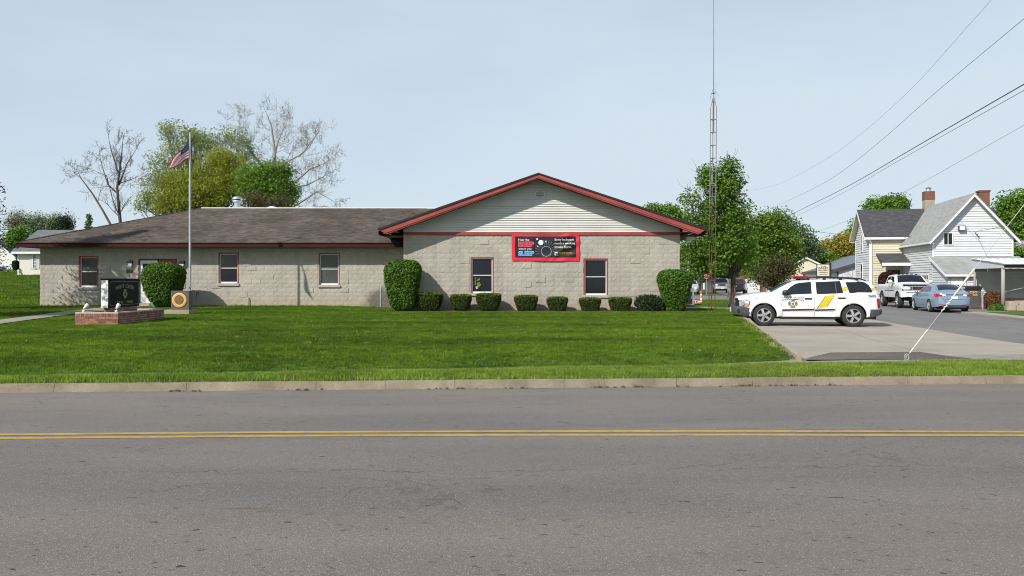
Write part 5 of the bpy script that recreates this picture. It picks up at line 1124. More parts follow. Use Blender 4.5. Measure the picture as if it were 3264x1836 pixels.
# stripes and marks
SID = (-1, 1)
for q, q2 in (([(1580, 384), (1695, 384), (1545, 615), (1430, 615)], [(1568, 384), (1703, 384), (1556, 615), (1420, 615)]), ([(1803, 286), (1892, 286), (1897, 332), (1812, 332)], [(1801, 280), (1891, 280), (1899, 338), (1813, 338)]), ([(2234, 292), (2322, 292), (2338, 338), (2250, 338)], [(2230, 286), (2318, 286), (2340, 344), (2252, 344)])):
    suv.side([S(*p) for p in q2], .003, 'stripe_edge', mGreenEdge, sv, nz=6, nx=4); suv.side([S(*p) for p in q], .006, 'stripe', mYellow, sv, nz=6, nx=4)
for q in ([(906, 611), (1384, 613), (1384, 643), (908, 641)], [(1394, 615), (1690, 617), (1686, 648), (1394, 645)]): suv.side([S(*p) for p in q], .016, 'side_moulding', mBlack, sv, nz=3, nx=8)
seams = [[(883, 398), (886, 500), (906, 610), (918, 732)], [(1383, 152), (1387, 380), (1388, 735)], [(1812, 180), (1850, 330), (1880, 470)], [(880, 300), (893, 388)], [(300, 590), (290, 470)], [(730, 382), (690, 425), (300, 465)], [(906, 658), (1690, 662)], [(1395, 660), (1690, 664), (1720, 590)]]
for q in seams:
    for (a, b), (c, d) in zip([S(*p) for p in q][:-1], [S(*p) for p in q][1:]):
        dx, dz = c - a, d - b; ln = math.hypot(dx, dz); nx_, nz_ = -dz / ln * .0045, dx / ln * .0045
        suv.side([(a + nx_, b + nz_), (c + nx_, d + nz_), (c - nx_, d - nz_), (a - nx_, b - nz_)], .0025, 'panel_gap', mDkGrey, sv, nz=6, nx=2)
for px_, py_ in ((1297, 455), (1793, 452)):
    for sd in SID:
        x, z = S(px_, py_); part(MB().box(x - .125, x + .125, sd * (suv.hw(x, z) + .0) - .02, sd * (suv.hw(x, z)) + .02, z - .026, z + .026), 'door_handle', mBlack, sv, False)
x, z = S(955, 365); mirror(sv, x, -suv.hw(x, z) + .02, z, -1, mBlack, 1.15); mirror(sv, x, suv.hw(x, z) - .02, z, 1, mBlack, 1.15)
for cx, cy, r_ in ((2200, 500, .066), ): x, z = S(cx, cy); suv.decal(ringm(r_ - .006, r_, 24), x, z, .003, 'fuel_flap', mDkGrey, sv)
x, z = S(1065, 440)
for sd in SID:
    suv.decal(dec('PAINT CREEK+', .77, .125, .035), x + .008, z - .010, .004, 'letter_outline', mBlack, sv, sd); suv.decal(dec('PAINT CREEK', .72, .088, .043), x, z + .002, .007, 'lettering', mPrintWhite, sv, sd)
    ex, ez = S(1066, 530); suv.decal(maltese(.158), ex, ez, .004, 'emblem_edge', mBlack, sv, sd); suv.decal(maltese(.143), ex, ez, .007, 'emblem', mSignGold, sv, sd)
    suv.decal(ringm(.075, .088), ex, ez, .010, 'emblem_ring', mBlack, sv, sd); suv.decal(disc(.074, 20), ex, ez, .010, 'emblem_disc', mSignCream, sv, sd); suv.decal(disc(.042, 16), ex, ez, .013, 'emblem_centre', mPrintBlue, sv, sd); suv.decal(disc(.03, 12), ex + .004, ez - .012, .016, 'emblem_hill', mGreenEdge, sv, sd)
    nx_, nz_ = S(2240, 424); suv.decal(dec('241+', .255, .105), nx_, nz_, .004, 'number_outline', mBlack, sv, sd); suv.decal(dec('241', .235, .085), nx_, nz_, .007, 'number', mAlloy, sv, sd)
    b_ = MB(); [b_.poly([(p * .118 * math.cos(w) + a * -math.sin(w), p * .118 * math.sin(w) + a * math.cos(w), 0) for p, a in ((.9, -.02), (1.05, -.02), (1.05, .02), (.9, .02))]) for w in (0, math.pi / 2, math.pi, 3 * math.pi / 2)]; suv.decal(b_, ex, ez, .010, 'emblem_word', mBlack, sv, sd)
# roof rack, light bar, antenna
for sd in SID:
    pts = [(1.30, 1.67), (1.52, 1.735), (2.2, 1.755), (2.9, 1.735), (3.3, 1.70), (3.5, 1.635)]
    part(MB().tube([(x, sd * .60, z) for x, z in pts], [.02, .026, .026, .026, .026, .018], 8), 'roof_rail', mBlack, sv, False, True)
    for x in (1.55, 2.1, 2.65, 3.2): part(MB().box(x - .05, x + .05, sd * .60 - .03, sd * .60 + .03, suv.topz(x, .6) - .03, 1.735), 'rail_foot', mBlack, sv, False)
part(MB().box(1.74, 1.80, -.6, .6, 1.74, 1.77).box(2.7, 2.76, -.6, .6, 1.74, 1.77), 'cross_bar', mBlack, sv, False)
lb = part(MB().box(1.20, 1.48, -.58, .58, 1.70, 1.745), 'light_bar', mBlack, sv, False)
mBar = M('red_beacon_lens', (.26, .012, .016), .15, .2, 6, coat=.4)
for a, b in ((-.57, -.02), (.02, .57)): part(MB().hexa([(1.17, a, 1.746), (1.60, a, 1.746), (1.60, b, 1.746), (1.17, b, 1.746), (1.21, a + .03, 1.80), (1.56, a + .03, 1.80), (1.56, b - .03, 1.80), (1.21, b - .03, 1.80)]), 'beacon_lens', mBar, lb, False)
part(MB().box(1.0, 1.24, -.5, .5, 1.76, 1.795), 'beacon_lens', mTail, lb, False)
part(MB().tube([(1.42, .2, 1.7), (1.43, .2, 1.98)], .008, 5), 'antenna', mBlack, sv, False); part(MB().tube([(3.18, .1, 1.66), (3.2, .1, 2.02)], .006, 5), 'antenna', mBlack, sv, False)
part(MB().tube([(1.9, -.3, 1.70), (1.9, -.3, 1.80)], .03, 8), 'antenna_base', mBlack, sv, False)
for x in (0, WB):
    for sd in SID: wheel(sv, x, sd * .80, .385, .26, .252, sd)

# ---- generic helpers for the other cars
def finish(v, root, glass_polys, ws, rw, wheels, r, w, rim, half, spokes=5, bar=None):
    for q in glass_polys: v.side(q, .004, 'window', mCarGlass, root, nz=8, nx=8)
    if ws: v.over(ws[0], ws[1], .06, .006, 'windshield', mCarGlass, root)
    if rw: v.over(rw[0], rw[1], .10, .006, 'rear_window', mCarGlass, root)
    for x in wheels:
        for sd in (-1, 1): wheel(root, x, sd * half, r, w, rim, sd, spokes, lug=False)
def line_gap(v, root, q, mat=None, wd=.005, off=.0025):
    for (a, b), (c, d) in zip(q[:-1], q[1:]):
        dx, dz = c - a, d - b; ln = math.hypot(dx, dz); nx_, nz_ = -dz / ln * wd, dx / ln * wd
        v.side([(a + nx_, b + nz_), (c + nx_, d + nz_), (c - nx_, d - nz_), (a - nx_, b - nz_)], off, 'panel_gap', mat or mDkGrey, root, nz=5, nx=2)
STREET = -math.atan(.2)                                       # heading of the side street, turned right of the view axis
# ---- blue saloon, seen from behind on its left: local x runs rearwards
sed = Veh(top=[(-.92, .55), (-.90, .66), (-.8, .74), (-.4, .87), (.2, .95), (.42, .98), (.7, 1.12), (1.1, 1.31), (1.4, 1.405), (1.75, 1.435), (2.2, 1.42), (2.55, 1.36), (2.9, 1.24), (3.25, 1.09), (3.42, 1.05), (3.75, 1.045), (3.82, 1.02), (3.87, .90), (3.90, .70)],
          bot=[(-.92, .28), (-.7, .22), (.4, .20), (2.4, .20), (3.3, .25), (3.75, .30), (3.90, .38)], plan=[(-.92, .45), (-.88, .62), (-.75, .76), (-.5, .86), (0, .905), (.8, .917), (2.6, .917), (3.2, .89), (3.6, .83), (3.8, .73), (3.87, .60), (3.90, .48)],
          sec=[(.2, .05), (.4, .01), (.6, .0), (.8, .012), (.95, .05), (1.05, .12), (1.25, .23), (1.42, .33)], arches=[(0, .325, .36), (2.795, .325, .36)], crown=[(-.9, .01), (0, .05), (.5, .07), (1.5, .045), (2.4, .05), (3.3, .05), (3.9, .02)], rnd=.07)
ss = thing('parked_saloon', 'steel blue four-door saloon parked facing away behind the guy wire', 'car', (22.62 + .2 * 2.75, 42.55 + 2.75, .0), STREET - R(90))
sed.body([mCarBlue, mBlack], ss, n=100)
finish(sed, ss, [[(.78, 1.0), (1.0, 1.13), (1.28, 1.29), (1.62, 1.365), (1.66, 1.02)], [(1.73, 1.02), (1.70, 1.37), (2.1, 1.36), (2.42, 1.29), (2.62, 1.16), (2.66, 1.06)]], (.5, 1.36), (2.46, 3.2), (0, 2.795), .325, .215, .215, .81, 5)
for sd in (-1, 1):
    sed.side([(3.32, .93), (3.50, .80), (3.80, .80), (3.86, .86), (3.85, .96), (3.6, .965)], .006, 'tail_light', mTail, ss, (sd,), 6, 8)
    sed.end([(sd * .40, .83), (sd * .78, .80), (sd * .80, .95), (sd * .46, .93)], True, .010, 'tail_light_rear', mTail, ss)
    sed.end([(sd * .40, .835), (sd * .58, .83), (sd * .55, .92), (sd * .42, .92)], True, .016, 'reverse_lamp', mLamp, ss)
    sed.end([(sd * .36, .37), (sd * .72, .38), (sd * .70, .43), (sd * .36, .42)], True, .008, 'lower_reflector', mTail, ss)
    x, z = .80, 1.0; mirror(ss, x, sd * (sed.hw(x, z) - .02), z, sd, mCarBlue)
    for x in (1.52, 2.45): part(MB().box(x - .1, x + .1, sd * sed.hw(x, .86) - .015, sd * sed.hw(x, .86) + .015, .85, .88), 'door_handle', mCarBlue, ss, False)
sed.end([(-.40, .885), (.40, .885), (.40, .935), (-.40, .935)], True, .008, 'lid_recess', mDkGrey, ss); sed.end([(-.15, .71), (.15, .71), (.15, .82), (-.15, .82)], True, .012, 'licence_plate', mPrintWhite, ss); sed.end([(-.55, .66), (.55, .66), (.55, .675), (-.55, .675)], True, .004, 'panel_gap', mDkGrey, ss)
sed.end([(-.05, .955), (.05, .955), (.05, .99), (-.05, .99)], True, .012, 'badge', mAlloy, ss); sed.end([(-.55, .27), (.55, .27), (.60, .36), (-.60, .36)], True, .006, 'rear_valance', mDkGrey, ss)
sed.side([(1.08, 1.02), (1.16, 1.02), (1.30, 1.30), (1.27, 1.31)], .006, 'window_bar', mCarBlue, ss, nz=5, nx=2) if False else None
line_gap(sed, ss, [(.72, .95), (.62, .6), (.66, .3)]); line_gap(sed, ss, [(1.69, 1.02), (1.70, .24)]); line_gap(sed, ss, [(2.66, 1.05), (2.72, .85), (2.55, .55)]); line_gap(sed, ss, [(.2, .70), (1.5, .80), (3.2, .90)], mCarBlue, .012, .010); line_gap(sed, ss, [(.5, .36), (2.3, .37)], mCarBlue, .02, .012)
part(MB().box(-.5, 3.6, -.6, .6, .17, .5), 'underbody', mBlack, ss, False)

# ---- pickups: cab, bed and bonnet from one profile
def pickup(name, label, loc, rz, paint_, lift=.0, r=.42, group=None, chrome=True, detail=True):
    l = lift
    v = Veh(top=[(-.95, 1.02 + l), (-.93, 1.12 + l), (-.8, 1.20 + l), (-.3, 1.25 + l), (.55, 1.28 + l), (.64, 1.30 + l), (1.0, 1.56 + l), (1.32, 1.76 + l), (1.5, 1.80 + l), (2.2, 1.82 + l), (2.85, 1.79 + l), (2.93, 1.70 + l), (3.02, 1.26 + l), (3.05, 1.24 + l), (4.85, 1.24 + l), (4.9, 1.2 + l)],
            bot=[(-.95, .74 + l), (-.6, .60 + l), (.5, .46 + l), (3.0, .46 + l), (4.5, .60 + l), (4.9, .62 + l)], plan=[(-.95, .72), (-.9, .82), (-.75, .92), (-.4, .97), (.5, .985), (4.6, .985), (4.85, .965), (4.9, .93)],
            sec=[(.4 + l, .05), (.6 + l, .0), (1.0 + l, .0), (1.2 + l, .03), (1.3 + l, .06), (1.78 + l, .22)], arches=[(0, r, r + .10), (3.65, r, r + .10)], crown=[(-.95, .0), (-.5, .05), (.5, .05), (.8, .06), (2.8, .04), (3.1, .0), (4.9, 0)], rnd=.06)
    t = thing(name, label, 'pickup truck', loc, rz, group); v.body([paint_, mBlack], t, n=70)
    finish(v, t, [[(.92, 1.30 + l), (1.18, 1.50 + l), (1.42, 1.70 + l), (1.95, 1.73 + l), (1.98, 1.30 + l)], [(2.06, 1.30 + l), (2.04, 1.73 + l), (2.72, 1.70 + l), (2.80, 1.30 + l)]], (.68, 1.36), (2.93, 3.0), (0, 3.65), r, .30, r * .56, .85, 6)
    v.end([(-.62, .90 + l), (.62, .90 + l), (.62, 1.13 + l), (-.62, 1.13 + l)], False, .006, 'grille', mBlack, t)
    part(MB().box(-.985, -.95, -.62, .62, 1.10 + l, 1.15 + l).box(-.985, -.95, -.40, .40, .90 + l, .93 + l).box(-.985, -.95, -.43, -.38, .93 + l, 1.10 + l).box(-.985, -.95, .38, .43, .93 + l, 1.10 + l), 'grille_surround', mAlloy if chrome else mSteel, t, False)
    for sd in (-1, 1):
        v.end([(sd * .50, .98 + l), (sd * .86, .98 + l), (sd * .86, 1.12 + l), (sd * .50, 1.12 + l)], False, .012, 'headlight', mLamp, t); v.side([(-.90, .97 + l), (-.72, .99 + l), (-.72, 1.12 + l), (-.90, 1.11 + l)], .008, 'headlight_side', mLamp, t, (sd,), 4, 4)
        v.end([(sd * .50, .90 + l), (sd * .86, .90 + l), (sd * .86, .945 + l), (sd * .50, .945 + l)], False, .012, 'running_lamp', mLamp, t)
        v.side([(4.72, .80 + l), (4.88, .80 + l), (4.88, 1.16 + l), (4.72, 1.16 + l)], .010, 'tail_light', mTail, t, (sd,), 5, 4); v.end([(sd * .80, .80 + l), (sd * .92, .80 + l), (sd * .92, 1.16 + l), (sd * .80, 1.16 + l)], True, .012, 'tail_light_rear', mTail, t)
        mirror(t, .98, sd * (v.hw(.98, 1.3 + l) + .05), 1.38 + l, sd, paint_ if detail else mBlack, 1.5)
        for x in (1.88, ): part(MB().box(x - .1, x + .1, sd * v.hw(x, 1.12 + l) - .015, sd * v.hw(x, 1.12 + l) + .02, 1.10 + l, 1.14 + l), 'door_handle', mBlack, t, False)
    b = Veh(top=[(-1.06, .70 + l), (-1.03, .80 + l), (-.55, .80 + l)], bot=[(-1.06, .52 + l), (-.9, .48 + l), (-.55, .55 + l)], plan=[(-1.06, .74), (-1.0, .90), (-.8, .985), (-.55, .99)], sec=[(.4, 0), (2, 0)], arches=[], rnd=.04); b.body([paint_ if detail else (mSteel if chrome else paint_), mBlack], t, 'front_bumper', n=16, ns=6)
    if detail:
        b.end([(-.75, .74 + l), (.75, .74 + l), (.75, .79 + l), (-.75, .79 + l)], False, .008, 'bumper_trim', mDkGrey, t)
        for sd in (-1, 1): part(MB().lathe([(.075, -.012), (.06, .0), (0, .004)], (-1.035, sd * .66, .64 + l), 14, 'x'), 'fog_lamp', mDkGrey, t, False)
        part(MB().box(-1.075, -1.05, -.30, .30, .52 + l, .64 + l), 'air_intake', mBlack, t, False)
        part(MB().add(fit(T['GMC'], .34, .085), lambda p: (-.992, -p[0], 1.015 + l + p[1])), 'badge', mTail, t, False); part(MB().box(-.97, -.80, -.86, .86, 1.175 + l, 1.245 + l), 'bonnet_deflector', mBlack, t, False)
        for sd in (-1, 1): v.end([(sd * .45, .87 + l), (sd * .90, .87 + l), (sd * .90, 1.16 + l), (sd * .45, 1.16 + l)], False, .006, 'lamp_surround', mBlack, t, 6, 16)
        line_gap(v, t, [(.62, 1.28 + l), (.66, .9 + l), (.7, .5 + l)]); line_gap(v, t, [(2.0, 1.3 + l), (2.0, .5 + l)]); line_gap(v, t, [(3.03, 1.22 + l), (3.03, .5 + l)]); line_gap(v, t, [(.75, .88 + l), (2.9, .86 + l)], mBlack, .022, .012)
        for y_ in (-.45, -.2, .05, .3, .5): part(MB().box(1.42, 1.56, y_ - .06, y_ + .06, v.topz(1.5, y_) - .01, v.topz(1.5, y_) + .045), 'roof_marker', mBlack, t, False)
    part(MB().box(4.88, 5.02, -.9, .9, .55 + l, .70 + l), 'rear_bumper', mSteel if chrome else mBlack, t, False)
    part(MB().box(3.15, 4.78, -.86, .86, 1.20 + l, 1.252 + l), 'bed_liner', mBlack, t, False)
    v.end([(-.78, .76 + l), (.78, .76 + l), (.78, 1.18 + l), (-.78, 1.18 + l)], True, .008, 'tailgate', paint_, t); v.end([(-.14, .93 + l), (.14, .93 + l), (.14, 1.03 + l), (-.14, 1.03 + l)], True, .016, 'badge', mAlloy, t)
    part(MB().box(-1.08, -1.062, -.16, .16, .56 + l, .66 + l), 'licence_plate', mPrintWhite, t, False)
    part(MB().box(-.7, 4.7, -.55, .55, .34 + l * .6, .70 + l), 'underbody', mBlack, t, False)
    return t
pickup('parked_pickup', 'white lifted pickup parked nose-out beside the blue saloon', (23.8, 48.4, 0), STREET + R(90), mCarWhite, .16, .46)
pickup('parked_pickup', 'dark pickup facing the station on the far street beside the maple', (PX(2301, 104), 104, -.01), STREET + R(90), mCarDark, .04, .40, detail=False)
pickup('parked_pickup', 'dark pickup seen from its tailgate in front of the red roofed shed', (PX(2368, 96) + .2, 98.5, -.06), STREET - R(98), mCarDark, .04, .40, chrome=False, detail=False)
def simple_car(name, label, cat, loc, rz, paint_, h=0.):
    v = Veh(top=[(-.9, .60), (-.85, .74), (-.3, .90), (.4, .97 + h), (.5, .99 + h), (1.15, 1.38 + h), (1.5, 1.44 + h), (2.4, 1.43 + h), (2.8, 1.32 + h), (3.2, 1.04 + h), (3.7, 1.0 + h), (3.78, .7)], bot=[(-.9, .3), (.4, .22), (2.4, .22), (3.78, .35)], plan=[(-.9, .55), (-.8, .72), (-.4, .86), (0, .89), (3, .89), (3.6, .8), (3.78, .6)], sec=[(.2, .05), (.5, 0), (.9 + h, .03), (1.4 + h, .27)], arches=[(0, .32, .37), (2.7, .32, .37)], rnd=.06)
    t = thing(name, label, cat, loc, rz); v.body([paint_, mBlack], t, n=50); finish(v, t, [[(.85, .99 + h), (1.22, 1.30 + h), (1.7, 1.37 + h), (1.7, 1.0 + h)], [(1.77, 1.0 + h), (1.77, 1.37 + h), (2.4, 1.35 + h), (2.75, 1.04 + h)]], (.55, 1.2), (2.75, 3.15), (0, 2.7), .32, .2, .2, .79, 5)
    for sd in (-1, 1):
        v.end([(sd * .42, .66), (sd * .74, .64), (sd * .74, .78), (sd * .42, .80)], False, .01, 'headlight', mLamp, t); v.end([(sd * .42, .70), (sd * .74, .70), (sd * .74, .88), (sd * .42, .88)], True, .01, 'tail_light', mTail, t); mirror(t, .85, sd * .84, 1.0 + h, sd, mBlack)
    v.end([(-.36, .62), (.36, .62), (.36, .76), (-.36, .76)], False, .008, 'grille', mBlack, t); part(MB().box(-.93, -.88, -.16, .16, .42, .52), 'licence_plate', mPrintWhite, t, False); return t
simple_car('parked_car', 'silver car facing the station behind the corner bush', 'car', (PX(2203, 99), 99, -.035), STREET + R(88), mCarSilver, .18)
cz_ = lawn_z(PX(6, 92), 92)
simple_car('parked_car', 'dark car standing in front of the white barn beyond the lawn', 'car', (PX(-12, 93), 93, far_z(-58, 93) + .15), R(180), mCarDark, .1)
# ------------------------------------------------------------------ neighbouring buildings (u runs away along the side street, v to the right)
class Frame:
    def __init__(s, x, y, z, ang): s.o = (x, y, z); s.u = (math.sin(ang), math.cos(ang)); s.v = (math.cos(ang), -math.sin(ang))
    def __call__(s, v, u, z): return (s.o[0] + s.v[0] * v + s.u[0] * u, s.o[1] + s.v[1] * v + s.u[1] * u, s.o[2] + z)
def fbox(mb, f, v0, v1, u0, u1, z0, z1, mi=0): return mb.hexa([f(v0, u0, z0), f(v1, u0, z0), f(v1, u1, z0), f(v0, u1, z0), f(v0, u0, z1), f(v1, u0, z1), f(v1, u1, z1), f(v0, u1, z1)], mi)
def boards(root, f, mat, z0, z1, span, face, exp=.11, holes=(), name='siding_board'):
    """lapped boards on a wall: face 'front' (u = 0, runs along v) or 'left' (v = 0, runs along u); span(z) -> ends"""
    z = z0; t0, t1 = .046, .006
    while z < z1 - .02:
        zt = min(z + exp + .01, z1); a0, b0 = span(z); a1, b1 = span(zt); segs = [(0., 1.)]
        for h in holes:
            if h[2] < z + exp * .5 < h[3]:
                o = []
                for s, e in segs:
                    p, q = (h[0] - a0) / (b0 - a0), (h[1] - a0) / (b0 - a0)
                    if p > s: o.append((s, min(e, p)))
                    if q < e: o.append((max(s, q), e))
                segs = [k for k in o if k[1] - k[0] > .01]
        for s, e in segs:
            A0, B0 = a0 + (b0 - a0) * s, a0 + (b0 - a0) * e; A1, B1 = (a1 + (b1 - a1) * s, a1 + (b1 - a1) * e) if (s, e) == (0., 1.) else (A0, B0)
            if face == 'front': p = [f(A0, -t0, z), f(B0, -t0, z), f(B0, 0, z), f(A0, 0, z), f(A1, -t1, zt), f(B1, -t1, zt), f(B1, 0, zt), f(A1, 0, zt)]
            else: p = [f(-t0, B0, z), f(-t0, A0, z), f(0, A0, z), f(0, B0, z), f(-t1, B1, zt), f(-t1, A1, zt), f(0, A1, zt), f(0, B1, zt)]
            part(MB().hexa(p), name, mat, root)
        z += exp
def hwin(root, f, v0, v1, z0, z1, u, face='front', cols=1, rows=2, mat=None, fr=.07, name='window'):
    mat = mat or mWhite; g = MB(); B = (lambda mb, a, b, o0, o1, c, d: fbox(mb, f, a, b, u + o0, u + o1, c, d)) if face == 'front' else (lambda mb, a, b, o0, o1, c, d: fbox(mb, f, u + o0, u + o1, a, b, c, d))
    B(g, v0, v0 + fr, -.05, .02, z0, z1); B(g, v1 - fr, v1, -.05, .02, z0, z1); B(g, v0 + fr, v1 - fr, -.05, .02, z1 - fr, z1); B(g, v0 + fr, v1 - fr, -.07, .02, z0, z0 + fr)
    w = part(g, name, mat, root); a, b, c, d = v0 + fr, v1 - fr, z0 + fr, z1 - fr; m = .025
    for i in range(cols):
        for j in range(rows):
            q = MB(); B(q, a + (b - a) * i / cols + m * (i > 0), a + (b - a) * (i + 1) / cols - m * (i < cols - 1), -.022, -.012, c + (d - c) * j / rows + m * (j > 0), c + (d - c) * (j + 1) / rows - m * (j < rows - 1)); part(q, 'pane', mGlass, w)
    q = MB(); B(q, a, b, -.010, .01, c, d); part(q, 'muntin', mat, w)
    return w
# --- white house with garage lean-to
wh = Frame(PX(2973, 58), 58, .05, math.atan(.2)); WHW, WHD, EV, PK = 5.15, 10.6, 4.58, 7.55
hs = thing('white_house', 'white sided house with steep grey roof and a garage lean-to', 'house', wh(0, 0, 0), 0)
g = MB(); g.prism([wh(.0, .0, -.2), wh(WHW, .0, -.2), wh(WHW, .0, EV), wh(WHW / 2, .0, PK), wh(0, .0, EV)], Vector(wh(0, WHD, 0)) - Vector(wh(0, 0, 0))); part(g, 'wall', mWhiteVinyl, hs)
sp = lambda z: (.0, WHW) if z <= EV else ((z - EV) / (PK - EV) * WHW / 2, WHW - (z - EV) / (PK - EV) * WHW / 2)
gwin = (PX(3008, 58) - wh.o[0] + .02, 1.32, PZ(783, 58) - .05, PZ(741, 58) - .05)
boards(hs, wh, mWhiteVinyl, 3.28, PK - .1, sp, 'front', .175, [(.66, 1.32, gwin[2], gwin[3])])
boards(hs, wh, mWhiteVinyl, .1, EV - .1, lambda z: (0, WHD), 'left', .175, [(.7, 3.1, -1, 2.15), (3.6, 6.0, -1, 2.15)])
hwin(hs, wh, .66, 1.32, gwin[2], gwin[3], -.02, cols=2, rows=1)
for a in (.7, 3.6):
    d_ = part(fbox(MB(), wh, -.03, 0, a + .05, a + 2.35, -.1, 2.1), 'garage_door', mWhiteVinyl, hs)
    for k in range(4): part(fbox(MB(), wh, -.045, -.031, a + .1, a + 2.3, .1 + .5 * k, .1 + .5 * k + .46), 'door_panel', mWhite, d_)
    for k in range(4): part(fbox(MB(), wh, -.055, -.046, a + .2 + k * .54, a + .6 + k * .54, 1.68, 1.95), 'pane', mGlass, d_)
def gable_roof(root, f, w, d, ev, pk, mat, ov=.3, fo=.28, trim=mWhite, th=.09, shing='roof'):
    s_ = (pk - ev) / (w / 2); e = ev - s_ * ov
    for sd, va, vb in ((-1, -ov, w / 2), (1, w + ov, w / 2)):
        p = [f(va, -fo, e + .05), f(vb, -fo, pk + .05), f(vb, -fo, pk + .05 + th), f(va, -fo, e + .05 + th)]
        part(MB().prism(p, Vector(f(0, d + 2 * fo, 0)) - Vector(f(0, 0, 0))), shing, mat, root)
        p = [f(va, -fo - .03, e - .12), f(vb, -fo - .03, pk - .12), f(vb, -fo - .03, pk + .06), f(va, -fo - .03, e + .06)]; part(MB().prism(p, Vector(f(0, .03, 0)) - Vector(f(0, .002, 0))), 'rake_board', trim, root)
        p = [f(va, -fo + .002, e + .0), f(vb, -fo + .002, pk + .0), f(vb, -fo + .002, pk + .03), f(va, -fo + .002, e + .03)]; part(MB().prism(p, Vector(f(0, fo, 0)) - Vector(f(0, .04, 0))), 'soffit', trim, root)
        a, b = sorted((va, va + .1 * -sd)); a, b = (va - .07, va) if sd < 0 else (va, va + .07); part(fbox(MB(), f, a, b, -fo, d + fo, e - .06, e + .07), 'gutter', trim, root)
        q0, q1 = (va, 0) if sd < 0 else (w, va); part(fbox(MB(), f, min(q0, q1), max(q0, q1), -fo + .06, d + fo, e - .06, e - .04), 'soffit', trim, root)
gable_roof(hs, wh, WHW, WHD, EV, PK, mShingleGrey, fo=.45)
for v_ in (-.03, WHW - .07): part(fbox(MB(), wh, v_, v_ + .10, -.045, .03, 3.2 if v_ > 1 else 0, EV - .08), 'corner_board', mWhite, hs)
part(fbox(MB(), wh, -.045, .03, WHD - .1, WHD + .02, 0, EV - .1), 'corner_board', mWhite, hs)
ch = part(fbox(MB(), wh, WHW * .5 + 2.2, WHW * .5 + 2.9, 5.2, 5.9, 5.2, 8.3), 'chimney', mBrickChimney, hs); part(fbox(MB(), wh, WHW * .5 + 2.15, WHW * .5 + 2.95, 5.15, 5.95, 8.3, 8.42), 'chimney_cap', mBrickChimney, ch)
part(MB().tube([wh(-.1, WHD + .1, EV - .2), wh(-.06, WHD + .02, EV - .5), wh(-.06, WHD + .02, .1)], .045, 6), 'downspout', mWhite, hs)
fl = part(fbox(MB(), wh, 1.62, 2.05, -.30, -.06, PZ(736, 58) - .05, PZ(722, 58) - .02), 'floodlight', mDkGrey, hs); part(fbox(MB(), wh, 1.66, 2.01, -.32, -.301, PZ(735, 58) - .05, PZ(724, 58) - .02), 'lens', mLamp, fl)
for k in range(3): part(MB().tube([wh(2.75 + .10 * k, -.05, PZ(744 + 6 * k, 58) - .05), wh(2.75 + .10 * k, -.16, PZ(744 + 6 * k, 58) - .05)], .035, 6), 'insulator', mBlack, hs)
# lean-to with low roof
LD, LE, LT = 3.4, 1.98, 3.26; LR = WHW + .3
p = [wh(-.25, -LD - .25, LE), wh(-.25, -.03, LT), wh(-.25, -.03, LT - .1), wh(-.25, -LD - .25, LE - .1)]; part(MB().prism(p, Vector(wh(LR + .35, 0, 0)) - Vector(wh(0, 0, 0))), 'roof', mShingleGrey, hs, label='low grey shingle roof of the lean-to')
p = [wh(-.29, -LD - .27, LE - .15), wh(-.29, -.03, LT - .15), wh(-.29, -.03, LT + .01), wh(-.29, -LD - .27, LE + .01)]; part(MB().prism(p, Vector(wh(.035, 0, 0)) - Vector(wh(0, 0, 0))), 'rake_board', mWhite, hs)
part(fbox(MB(), wh, -.29, LR + .1, -LD - .33, -LD - .255, LE - .14, LE - .0), 'gutter', mWhite, hs)
wl_ = Frame(*wh(0, -LD, 0), math.atan(.2)); wl_.o = wh(0, -LD, 0)
g = MB(); g.prism([wl_(0, .02, -.2), wl_(LR - .3, .02, -.2), wl_(LR - .3, .02, LE - .16), wl_(0, .02, LE - .16)], Vector(wl_(0, LD - .04, 0)) - Vector(wl_(0, 0, 0))); part(g, 'lean_to_wall', mWhiteVinyl, hs)
part(MB().prism([wl_(0, .02, LE - .15), wl_(0, LD - .03, LE - .15), wl_(0, LD - .03, LT - .16)], Vector(wl_(.04, 0, 0)) - Vector(wl_(0, 0, 0))), 'lean_to_gable', mWhiteVinyl, hs)
boards(hs, wl_, mWhiteVinyl, .05, LE - .18, lambda z: (0, LR - .3), 'front', .175, [(.12, .95, -1, 1.85), (2.05, 3.35, .85, 1.75)])
boards(hs, wl_, mWhiteVinyl, .05, LT - .25, lambda z: (0 if z < LE - .15 else (z - LE + .15) / (LT - LE) * LD, LD), 'left', .175)
d_ = part(fbox(MB(), wl_, .16, .90, -.03, .02, 0, 1.8), 'door', mWhite, hs)
for k in range(4): part(fbox(MB(), wl_, .22 + k * .16, .33 + k * .16, -.04, -.031, 1.05, 1.3), 'pane', mGlass, d_)
hwin(hs, wl_, 2.05, 3.35, .85, 1.75, -.02, cols=3, rows=2)
part(MB().tube([wl_(1.0, -.28, LE - .1), wl_(1.02, -.12, LE - .35), wl_(1.02, -.08, LE - .45), wl_(1.02, -.08, .05)], .045, 6), 'downspout', mWhite, hs)
